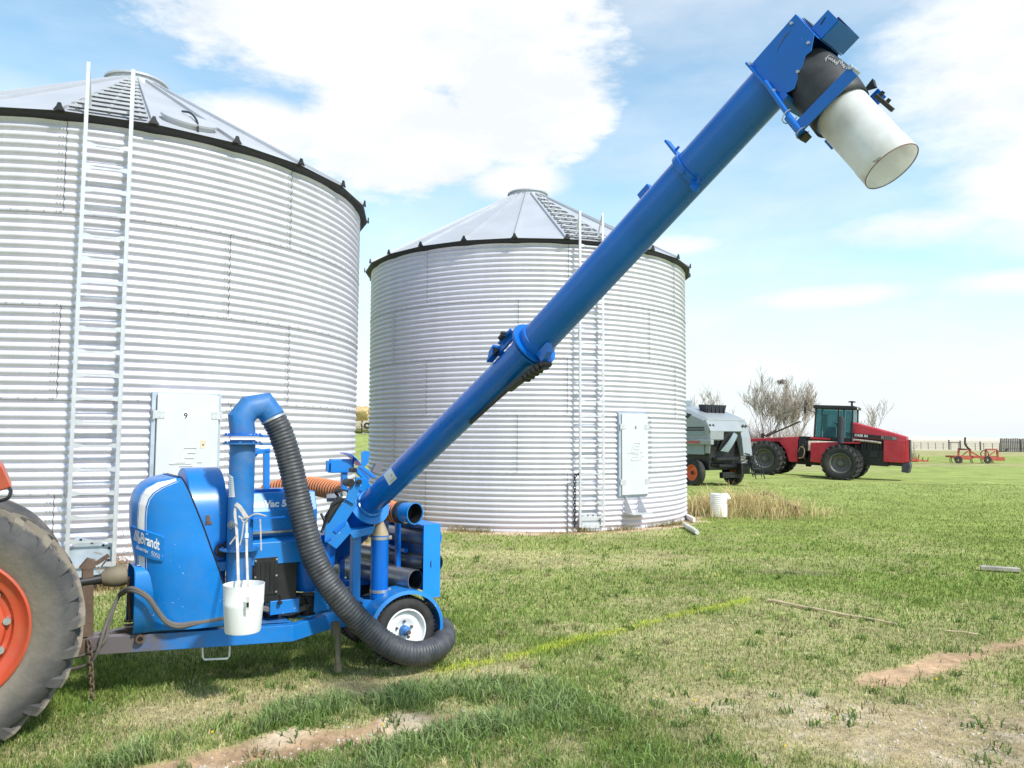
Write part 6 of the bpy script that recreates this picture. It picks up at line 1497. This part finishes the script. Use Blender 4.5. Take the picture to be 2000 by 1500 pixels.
# side panels and bands (left side)
for nm, z0, z1, mt in (('side_stripe', 2.36, 2.42, BLACK), ('side_stripe', 2.27, 2.32, BLACK), ('side_panel', 2.08, 2.25, SILVD), ('lower_panel', 1.30, 1.72, SILVD)):
    m = MB(); m.box((2.9, .012, (z0 + z1) / 2), XA * 2.7, YA * .012, ZA * ((z1 - z0) / 2)); lw(nm, m, mt, bd, smooth=0)
m = MB(); m.box((2.6, .05, 1.80), XA * 2.9, YA * .09, ZA * .10); rl = lw('side_rail', m, SILV, comb, bevel=.03)
m = MB(); m.box((2.3, .145, 1.80), XA * 2.0, YA * .004, ZA * .055); lw('red_band', m, mat('faded_red', (.42, .10, .08), .6, var=.3), rl, smooth=0)
m = MB(); m.prism([(.9, .006, 2.95), (2.6, .006, 3.25), (2.6, .006, 3.1), (1.15, .006, 2.78)], YA * .012); lw('vent_stripe', m, BLACK, bd, smooth=0)
m = MB(); m.loft([[(.85, -.75, 2.85), (1.15, -.75, 2.9), (1.15, -1.75, 2.9), (.85, -1.75, 2.85)], [(.78, -.65, 3.36), (1.2, -.65, 3.38), (1.2, -1.85, 3.38), (.78, -1.85, 3.36)]])
for i in range(5): m.box((.795, -.8 - i * .23, 3.1), XA * .015, YA * .02, ZA * .25)
lw('bin_extension', m, mat('dark_bin_panel', (.02, .021, .03), .5, var=.2), comb, smooth=0)
m = MB(); m.box((3.4, -1.1, 3.5), XA * .8, YA * .5, ZA * .12); m.cyl((3.0, -.3, 3.4), (3.0, -.3, 4.0), .015, 6); m.cyl((2.6, -.6, 3.4), (2.6, -.6, 3.9), .015, 6); lw('engine_deck', m, SILVD, comb, bevel=.02)
m = MB(); m.box((2.6, -1.15, 1.05), XA * 2.4, YA * .9, ZA * .38); m.box((.55, -1.15, .75), XA * .12, YA * 1.0, ZA * .10); m.bar((.3, -.4, .95), (1.3, -.3, 1.3), .06, .08); m.bar((.0, -.6, .85), (.2, -1.9, .80), .07, .12); m.cyl((.2, -.35, .9), (.2, -1.1, .88), .07, 10); m.box((.1, -1.0, 1.12), XA * .2, YA * .6, ZA * .06); m.bar((.2, -.5, 1.0), (.5, -.8, 1.35), .05, .05); m.box((-.08, -1.9, .72), XA * .12, YA * .25, ZA * .22); m.box((.2, -1.4, .45), XA * .1, YA * .5, ZA * .12)
lw('chassis', m, BLACK, comb, bevel=.02)
OR2 = mat('orange_rim_paint', (.72, .12, .03), .45, var=.12, dirt=(.4, .18, .1), damt=.3)
def small_wheel(x, y, r):
    m = MB(); m.lathe([(r * .58, -.14), (r * .66, -.16), (r * .9, -.15), (r, -.09), (r, .09), (r * .9, .15), (r * .66, .16), (r * .58, .14)], (x, y, r), YA, 40)
    w_ = lw('wheel', m, FTYRE, comb, smooth=40); m = MB(); sg = 1 if y > -1 else -1
    m.lathe([(r * .60, .15), (r * .55, .155), (r * .5, .09), (r * .42, .05), (.10, .06), (.09, .11), (.05, .12), (.001, .12)], (x, y, r), YA * sg, 32); rm_ = lw('rim', m, OR2, w_, smooth=40)
    m = MB(); m.lathe([(.09, .1), (.06, .16), (.001, .165)], (x, y, r), YA * sg, 16); lw('hub', m, BLACK, rm_, smooth=40)
small_wheel(.85, -.05, .55); small_wheel(.85, -2.25, .55)
m = MB(); m.box((4.3, -.4, .85), XA * .5, YA * .3, ZA * .3); 
for y in (-.25, -2.1): m.lathe([(.4, -.25), (.85, -.25), (.9, 0), (.85, .25), (.4, .25)], (4.3, y, .9), YA, 36)
lw('drive_wheels', m, FTYRE, comb, smooth=40)
m = MB()
for y in (-1.86, -2.36):
    m.bar((-.42, y, 1.30), (-.78, y, .32), .03, .03); m.bar((-.30, y, 1.32), (-.62, y, .40), .025, .025)
for i in range(4): f = .12 + i * .24; m.box((-.42 - .30 * f, -2.11, 1.28 - .92 * f), XA * .10, YA * .26, ZA * .018)
m.bar((-.1, -1.86, 1.36), (-.45, -1.86, 1.30), .04, .04); m.bar((-.1, -2.36, 1.36), (-.45, -2.36, 1.30), .04, .04)
lw('access_ladder', m, BLACK, comb)

# ------------------------------------------------------------------ bare trees and brush
BARK = mat('bare_bark', (.27, .235, .21), .9, var=.3, scale=3, dirt=(.30, .27, .25), damt=.5)
TWIG = mat('bare_twigs', (.34, .29, .24), .9, var=.25, scale=2)
TWIGL = mat('pale_twigs', (.42, .335, .28), .9, var=.25, scale=2)
BRUSHM = mat('brush_twigs', (.24, .185, .165), .95, var=.3)
def branch(mt, mw, p, d, ln, r, lev, rnd, spread=.55, up=.12, thick=.03):
    r = max(r, .018); n = 3; pts = [p.copy()]; dd = d.copy(); rr = [r]
    for i in range(n):
        dd = (dd + Vector((rnd.uniform(-1, 1), rnd.uniform(-1, 1), rnd.uniform(-.6, 1) + up)) * .17).normalized()
        pts.append(pts[-1] + dd * ln / n); rr.append(max(.013, r * (1 - .4 * (i + 1) / n)))
    (mt if r > thick else mw).tube(pts, rr, 6 if r > .06 else 3, cap=False)
    if lev == 0: return
    kids = rnd.randint(2, 3) + (1 if lev < 2 else 0)
    for i in range(kids):
        k = rnd.uniform(.45, 1.0) if i else 1.0; q = pts[0].lerp(pts[-1], k) if i == 0 else pts[min(n, int(k * n))]
        ax = Vector((rnd.uniform(-1, 1), rnd.uniform(-1, 1), rnd.uniform(-.2, .5))).normalized()
        nd = (dd * (1 - spread * .5) + ax * spread * rnd.uniform(.6, 1.1) + UP * up).normalized()
        branch(mt, mw, q, nd, ln * rnd.uniform(.68, .92), rr[-1] * rnd.uniform(.62, .9), lev - 1, rnd, spread, up, thick)
def bare_tree(px, Y, height, seed, label, lev=6, stems=1, r=.2, spread=.55, twig=None, rmin=.012):
    rnd = random.Random(seed); b = P(px, 850, Y); b.z = float(hgt(b.x, b.y)) - .05
    root = thing('bare_tree', label, 'tree', b, group='bare trees on the skyline')
    mt, mw = MB(), MB()
    for i in range(stems):
        d = Vector((rnd.uniform(-.35, .35) * (stems > 1), rnd.uniform(-.3, .3) * (stems > 1), 1)).normalized()
        branch(mt, mw, b + Vector((rnd.uniform(-.5, .5), rnd.uniform(-.4, .4), 0)) * (stems > 1), d, height * .26, r * 1.25 * rnd.uniform(.7, 1), lev, rnd, spread)
    zs = max(max(v[2] for v in mw.v), max(v[2] for v in mt.v)) - b.z; k = height / zs
    for mm in (mt, mw): mm.v = [(b.x + (v[0] - b.x) * k, b.y + (v[1] - b.y) * k, b.z + (v[2] - b.z) * k) for v in mm.v]
    mt.build('trunk', BARK, root, smooth=60); mw.build('crown', twig or TWIG, root, smooth=0)
bare_tree(1497, 70, 8.9, 5, 'tall spreading bare tree left of the tractor cab, with a nest high up', 7, 2, .20, .50)
bare_tree(1548, 72, 8.0, 8, 'dense pale bare tree beside the tractor cab', 7, 3, .15, .42, TWIGL)
bare_tree(1388, 72, 7.4, 21, 'slender bare tree rising above the combine hopper', 5, 1, .12, .6)
bare_tree(1420, 74, 5.0, 33, 'small forked bare tree just right of the combine hopper', 5, 1, .10, .6)
bare_tree(1352, 76, 6.6, 41, 'thin bare tree half hidden behind the bin edge', 4, 1, .08, .5)
bare_tree(1703, 78, 6.2, 52, 'small lone bare tree behind the tractor hood', 5, 1, .09, .5)
nb = P(1527, 746, 70); m = MB()
for i in range(60):
    a = random.uniform(0, 6.28); e = random.uniform(-1, 1); d = Vector((math.cos(a), math.sin(a), e * .6)).normalized(); t = Vector((random.uniform(-1, 1), random.uniform(-1, 1), random.uniform(-.6, .6))).normalized()
    m.tube([nb + d * .28 - t * .25, nb + d * .3 + t * .25], .02, 3)
o = m.build('bird_nest', BRUSHM, None, smooth=0); single(o); tag(o, 'round stick nest in the top of the tall bare tree', 'nest')
def brush(px0, px1, Y, h, seed, label, n=260, twig=None):
    rnd = random.Random(seed); a, b_ = P(px0, 850, Y), P(px1, 850, Y); m = MB(); base = Vector(((a.x + b_.x) / 2, Y, 0))
    for i in range(n):
        x = rnd.uniform(a.x, b_.x); y = Y + rnd.uniform(-1.5, 1.5); p = Vector((x, y, float(hgt(x, y)) - .05)); f = 1 - abs((x - base.x) / (b_.x - a.x) * 2) ** 2 * .6
        d = Vector((rnd.uniform(-.5, .5), rnd.uniform(-.4, .4), 1)).normalized(); hh = h * rnd.uniform(.45, 1.05) * f; pts = [p, p + d * hh * .5, p + (d + Vector((rnd.uniform(-.3, .3), rnd.uniform(-.3, .3), 0))).normalized() * hh]
        m.tube(pts, [.02, .016, .008], 3, cap=False)
        for k in range(6):
            f_ = rnd.uniform(.25, .95); q = pts[0].lerp(pts[2], f_); e = (d + Vector((rnd.uniform(-1, 1), rnd.uniform(-1, 1), rnd.uniform(-.3, .5)))).normalized(); m.tube([q, q + e * hh * .3], [.011, .006], 3, cap=False)
    o = m.build('brush_thicket', twig or BRUSHM, None, smooth=0); single(o); tag(o, label, 'bush', 'leafless brush along the skyline')
brush(1428, 1500, 64, 3.3, 3, 'dark leafless thicket between the combine and the red tractor', 300)
brush(1495, 1592, 66, 3.0, 4, 'tangled leafless thicket under the big bare trees', 420, TWIGL)
brush(1690, 1775, 74, 2.5, 6, 'low leafless thicket behind the tractor hood', 320)
brush(1340, 1400, 70, 3.0, 9, 'leafless thicket behind the combine', 160)
# heap of cut branches
m = MB(); rnd = random.Random(4); c = P(1475, 850, 56); c.z = 0
for i in range(170):
    p = c + Vector((rnd.gauss(0, 1.0), rnd.gauss(0, .8), 0)); h_ = max(0, 1.5 - abs(p.x - c.x) * .9); p.z = rnd.uniform(0, h_); d = Vector((rnd.uniform(-1, 1), rnd.uniform(-.5, .5), rnd.uniform(-.25, .35))).normalized(); m.tube([p - d * .7, p + d * .7], [rnd.uniform(.02, .07), .02], 4)
o = m.build('branch_heap', mat('bleached_wood', (.36, .33, .30), .9, var=.3), None, smooth=0); single(o); tag(o, 'heap of bleached cut branches behind the red tractor', 'branches')

# ------------------------------------------------------------------ rusty-red implements, fence, windbreak
IMPL = mat('rusty_red_paint', (.42, .07, .04), .7, var=.3, scale=4, dirt=(.26, .12, .08), damt=.6)
def frame_bar(m, a, b, w=.12): m.bar(a, b, w, w)
c = P(1914, 890, 62); c.z = 0
t = thing('tillage_implement', 'rusty red tillage implement with two upright frames in the far grass', 'farm implement', c)
e = lambda x, y, z: c + Vector((x, y, z))
m = MB(); frame_bar(m, e(-2.1, 0, .55), e(2.1, .3, .45), .16); frame_bar(m, e(-2.1, 1.1, .55), e(2.1, 1.4, .5), .16); frame_bar(m, e(-2.1, 0, .55), e(-2.1, 1.1, .55)); frame_bar(m, e(2.1, .3, .45), e(2.1, 1.4, .5)); frame_bar(m, e(0, .1, .5), e(0, 1.2, .5)); m.box(e(-1.4, .0, .42), XA * .7, YA * .06, ZA * .10); m.box(e(1.5, .2, .36), XA * .6, YA * .06, ZA * .13); frame_bar(m, e(-.9, 0, 1.05), e(.15, -.3, .35), .10); m.build('frame', IMPL, t, bevel=.01)
for x in (-.95, 1.25):
    m = MB(); frame_bar(m, e(x - .5, .5, .5), e(x - .45, .5, 1.15)); frame_bar(m, e(x + .5, .5, .5), e(x + .45, .5, 1.12)); frame_bar(m, e(x - .45, .5, 1.12), e(x + .45, .5, 1.12)); frame_bar(m, e(x - .3, .5, .55), e(x + .3, .5, 1.0), .06); m.build('upright_frame', IMPL, t)
m = MB(); m.tube(spline([e(-.55, .3, 1.05), e(-1.0, .2, 1.45), e(-1.05, .2, 1.75), e(-1.02, .2, 2.1)], 5), .07, 8); m.bar(e(-1.6, .3, 1.2), e(-.9, .3, 1.15), .05, .05); m.bar(e(1.7, .4, .95), e(2.35, .4, 1.0), .05, .05); m.bar(e(2.35, .4, 1.0), e(2.5, .4, 1.2), .08, .12); m.build('hitch_tongue', BLACK, t)
m = MB()
for x in (-1.8, .55): m.lathe([(.1, -.06), (.3, -.06), (.3, .06), (.1, .06)], e(x, -.1, .3), YA, 18)
m.lathe([(.28, -.02), (.34, -.02), (.34, .02), (.28, .02)], e(.5, .2, .75), YA, 18, closed=True); m.build('gauge_wheels', FTYRE, t, smooth=35)
for i in range(10):
    m = MB(); x = -1.9 + i * .42; m.tube(spline([e(x, .6 + (i % 2) * .5, .5), e(x + .02, .9 + (i % 2) * .5, .42), e(x, .95 + (i % 2) * .5, .2), e(x - .02, .75 + (i % 2) * .5, .02)], 4), .03, 6); m.build('tine', RUST, t)
c = P(1796, 890, 60); c.z = 0
t = thing('drag_harrow', 'low rusty harrow lying in the straw beside the red tractor nose', 'farm implement', c)
m = MB(); frame_bar(m, e(-.85, 0, .32), e(.75, .2, .22)); frame_bar(m, e(-.85, .7, .35), e(.75, .9, .25)); frame_bar(m, e(-.85, 0, .32), e(-.85, .7, .35)); frame_bar(m, e(.75, .2, .22), e(.75, .9, .25)); frame_bar(m, e(-.3, 0, .3), e(.2, .8, .5), .09); m.box(e(-.4, .1, .3), XA * .35, YA * .05, ZA * .14); m.build('frame', IMPL, t)
for x, hh in ((-.05, .75), (.25, .5), (.68, .5), (-.5, .5)):
    m = MB(); m.bar(e(x, .2, .2), e(x + .12, .2, hh), .05, .05); m.build('tooth', RUST, t)
POSTM = mat('weathered_post', (.13, .115, .10), .9, var=.3); WIREM = mat('fence_wire', (.30, .29, .28), .6, .5)
fa, fb = P(1640, 850, 165), P(1955, 850, 128)
fn = thing('wire_fence', 'thin wire fence on posts along the far edge of the grass', 'fence', (fa.x, fa.y, 0))
m = MB()
for h in (.35, .65, .95, 1.2): m.bar((fa.x, fa.y, h), (fb.x, fb.y, h), .03, .03)
m.build('wires', WIREM, fn, smooth=0)
for i in range(24):
    f = i / 23; p = fa.lerp(fb, f); m = MB(); m.cyl((p.x, p.y, 0), (p.x, p.y, 1.25), .06, 6); m.build('post', POSTM, fn)
for px_, hh in ((1853, 1.75), (1875, 1.65), (1914, 1.5)):
    lo = min(range(1000), key=lambda i: abs(pix(fa.lerp(fb, i / 999) )[0] - px_)); p = fa.lerp(fb, lo / 999); m = MB(); m.cyl((p.x, p.y, 0), (p.x, p.y, hh), .13, 8); m.build('brace_post', POSTM, fn)
    if px_ == 1853: pa = p
    if px_ == 1875: m = MB(); m.bar((pa.x, pa.y, 1.3), (p.x, p.y, 1.3), .12, .12); m.build('brace_rail', POSTM, fn)
WOOD = mat('weathered_boards', (.085, .08, .08), .9, var=.5, scale=2)
wa = P(1955, 850, 118); wr = thing('windbreak_fence', 'tall weathered board windbreak fence at the right edge', 'fence', (wa.x, wa.y, 0))
for i in range(46):
    p = Vector((wa.x + i * .26, wa.y - i * .03, 0)); hh = 2.05 + random.uniform(-.06, .06); m = MB(); m.bar(p, p + UP * hh, .20, .04, YA); m.build('board', WOOD, wr, smooth=0)
m = MB()
for h in (.5, 1.5): m.bar((wa.x, wa.y + .08, h), (wa.x + 12, wa.y - 1.3 + .08, h), .1, .06)
for i in range(5): m.cyl((wa.x + i * 2.8, wa.y + .15 - i * .32, 0), (wa.x + i * 2.8, wa.y + .15 - i * .32, 1.95), .09, 8)
m.cyl((wa.x - .3, wa.y, 0), (wa.x - .15, wa.y, 1.4), .12, 8)
m.build('backing_rails', POSTM, wr)

# distant low ridge, pale with haze
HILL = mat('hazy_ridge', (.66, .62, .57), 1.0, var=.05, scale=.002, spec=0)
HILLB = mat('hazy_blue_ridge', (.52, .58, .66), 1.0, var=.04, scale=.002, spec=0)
def ridge(name, Y, prof_, mt, depth):
    m = MB(); vs = []
    for px, py in prof_: p = P(px, py, Y); vs += [(p.x, p.y, -1.0), (p.x, p.y, max(p.z, .5)), (p.x, p.y + depth, max(p.z, .5) * .6)]
    n = len(prof_); m.add(vs, [f for i in range(n - 1) for f in ((3 * i, 3 * i + 3, 3 * i + 4, 3 * i + 1), (3 * i + 1, 3 * i + 4, 3 * i + 5, 3 * i + 2))])
    o = m.build(name, mt, None, smooth=0); o['kind'] = 'structure'
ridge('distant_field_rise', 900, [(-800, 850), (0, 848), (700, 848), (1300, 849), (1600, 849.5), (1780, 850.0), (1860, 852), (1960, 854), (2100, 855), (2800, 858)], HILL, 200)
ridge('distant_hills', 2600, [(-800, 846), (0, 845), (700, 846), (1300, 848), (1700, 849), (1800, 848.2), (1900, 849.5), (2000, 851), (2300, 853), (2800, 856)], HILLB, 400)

# ------------------------------------------------------------------ odds and ends in the grass
HAY = mat('hay', (.50, .36, .17), .95, var=.3, scale=6, bump=.6, bscale=30)
HAYG = mat('old_grey_hay', (.40, .35, .26), .95, var=.35, scale=5, bump=.6, bscale=30)
def bale(px, Y, tier, mt, label, r=.8):
    b_ = P(px, 850, Y); z = float(hgt(b_.x, b_.y)) + r + tier * r * 1.72; m = MB(); q = Vector((b_.x, b_.y, z)); m.lathe([(.001, -.75), (r * .9, -.74), (r, -.66), (r, .66), (r * .9, .74), (.001, .75)], q, XA * 1.0, 28)
    m.v = [(v[0] + random.uniform(-.1, .1), v[1] + random.uniform(-.1, .1), v[2] + random.uniform(-.1, .1)) for v in m.v]
    o = m.build('hay_bale', mt, None, smooth=40); single(o); tag(o, label, 'hay bale', 'hay bales stacked between the bins')
bale(695, 92, 0, HAYG, 'grey old hay bale at the bottom left of the gap between the bins'); bale(721.5, 92, 0, HAYG, 'grey old hay bale at the bottom right of the gap between the bins')
bale(708, 92, 1, HAY, 'golden hay bale on top of the two grey ones between the bins', .85)
p = P(717, 828, 88); m = MB(); p.z = float(hgt(p.x, p.y)) + 1.0; m.lathe([(.16, -.1), (.38, -.1), (.38, .1), (.16, .1)], p, YA, 20, closed=True); o = m.build('old_tyre', FTYRE, None); single(o); tag(o, 'old black tyre leaning on the hay bales between the bins', 'tyre')
# pole and board lying on the lawn
STICK = mat('pale_pole_wood', (.60, .46, .29), .8, var=.25, scale=8)
a, b_ = G(1500, 1172, .03), G(1752, 1219, .025); m = MB(); pts = [a.lerp(b_, i / 10) + Vector((0, math.sin(i * .9) * .012, math.sin(i * 1.7) * .004)) for i in range(11)]; m.tube(pts, [.017 - .0005 * i for i in range(11)], 8); o = m.build('wooden_pole', STICK, None); single(o); tag(o, 'long thin wooden pole lying on the lawn', 'pole')
a, b_ = G(1915, 1108, .04), G(1992, 1113, .04); m = MB(); m.bar(a, b_, .13, .05); o = m.build('wooden_plank', mat('grey_plank', (.38, .34, .29), .9, var=.3, scale=9), None, bevel=.004); single(o); tag(o, 'short weathered plank lying on the lawn at the right', 'plank')
a, b_ = G(1845, 1232, .012), G(1915, 1240, .012); m = MB(); m.tube([a, (a + b_) / 2 + UP * .01, b_], .009, 6); o = m.build('twig', STICK, None); single(o); tag(o, 'short thin twig on the lawn beyond the end of the pole', 'twig')
# white drain pipe with an elbow in the tall grass
c = P(1404, 1004, 19.6); c.z = 0; m = MB(); prof_ = []
for i in range(25): prof_.append((.205 + .008 * (i % 2), i * .58 / 24))
m.lathe([(.19, 0)] + prof_ + [(.18, .58), (.18, .02)], c, UP, 32); o = m.build('drain_pipe', WHITEP, None, smooth=30); o.data.transform(Matrix.Translation(-c)); o.location = c; ORIGIN[o.name] = c.copy(); tag(o, 'short white plastic drain pipe standing in the tall dry grass', 'pipe')
m = MB(); m.tube(spline([c + Vector((.10, .1, .50)), c + Vector((.19, .1, .535)), c + Vector((.25, .09, .50)), c + Vector((.28, .08, .43))], 6), [.055] * 19, 12); m.build('spigot', WHITEP, o)
# rusty trough
m = MB(); q = [G(1348, 988), G(1418, 1000), G(1500, 1006), G(1560, 1008), G(1525, 992), G(1475, 984), G(1400, 980)]
q = [Vector((p.x, p.y, 0)) for p in q]; n = len(q); cc_ = sum(q, Vector()) / n
for i in range(n):
    a, b_ = q[i], q[(i + 1) % n]; m.bar(a + UP * .09, b_ + UP * (.09 + .02 * (i % 2)), .03, .18)
m.tube(spline([q[5] + UP * .2, (q[5] + q[4]) / 2 + UP * .36, q[4] + UP * .22, q[3] + UP * .2], 6), .05, 8)
o = m.build('rusty_trough', mat('rust_orange', (.30, .18, .10), .85, var=.4, scale=6, bump=.3), None, smooth=0); single(o); tag(o, 'low rusty metal trough sunk in the tall dry grass', 'trough')
m = MB(); a, b_ = G(1336, 1024, .07), G(1362, 1040, .07); m.tube([a, (a + b_) / 2 + Vector((.01, 0, -.01)), b_], [.05, .06, .045], 9); o = m.build('white_log', mat('whitewashed_wood', (.66, .63, .57), .85, var=.15), None); single(o); tag(o, 'short whitish log at the foot of the farther bin', 'log')
m = MB(); a, b_ = G(1341, 1008, .06), G(1356, 1016, .06); m.box((a + b_) / 2, (b_ - a) / 2, Vector((.05, .09, 0)), UP * .05); o = m.build('broken_block', MATS['whitewashed_wood'], None, bevel=.01); single(o); tag(o, 'small pale block in the weeds beside the farther bin', 'block')
# loose straw clump between the first ladder and the shroud
rnd = random.Random(3); m = MB(); a_ = b1.ang(228, BIN_R + .15, .5)
for i in range(420):
    z = abs(rnd.gauss(0, .22)); r_ = BIN_R + .03 + abs(rnd.gauss(0, .07)) * (1 - z); aa = a_ + rnd.gauss(0, .022); p = b1.at(aa, r_, min(z, .75)); d = Vector((rnd.gauss(0, 1), rnd.gauss(0, .5), rnd.gauss(0, .8))).normalized(); m.tube([p - d * .05, p + d * .05], .0035, 3, cap=False)
o = m.build('straw_clump', mat('brown_straw', (.36, .22, .10), .9, var=.35), None, smooth=0); single(o); tag(o, 'tuft of brown straw stuck to the left bin beside the ladder', 'straw', kind='stuff')
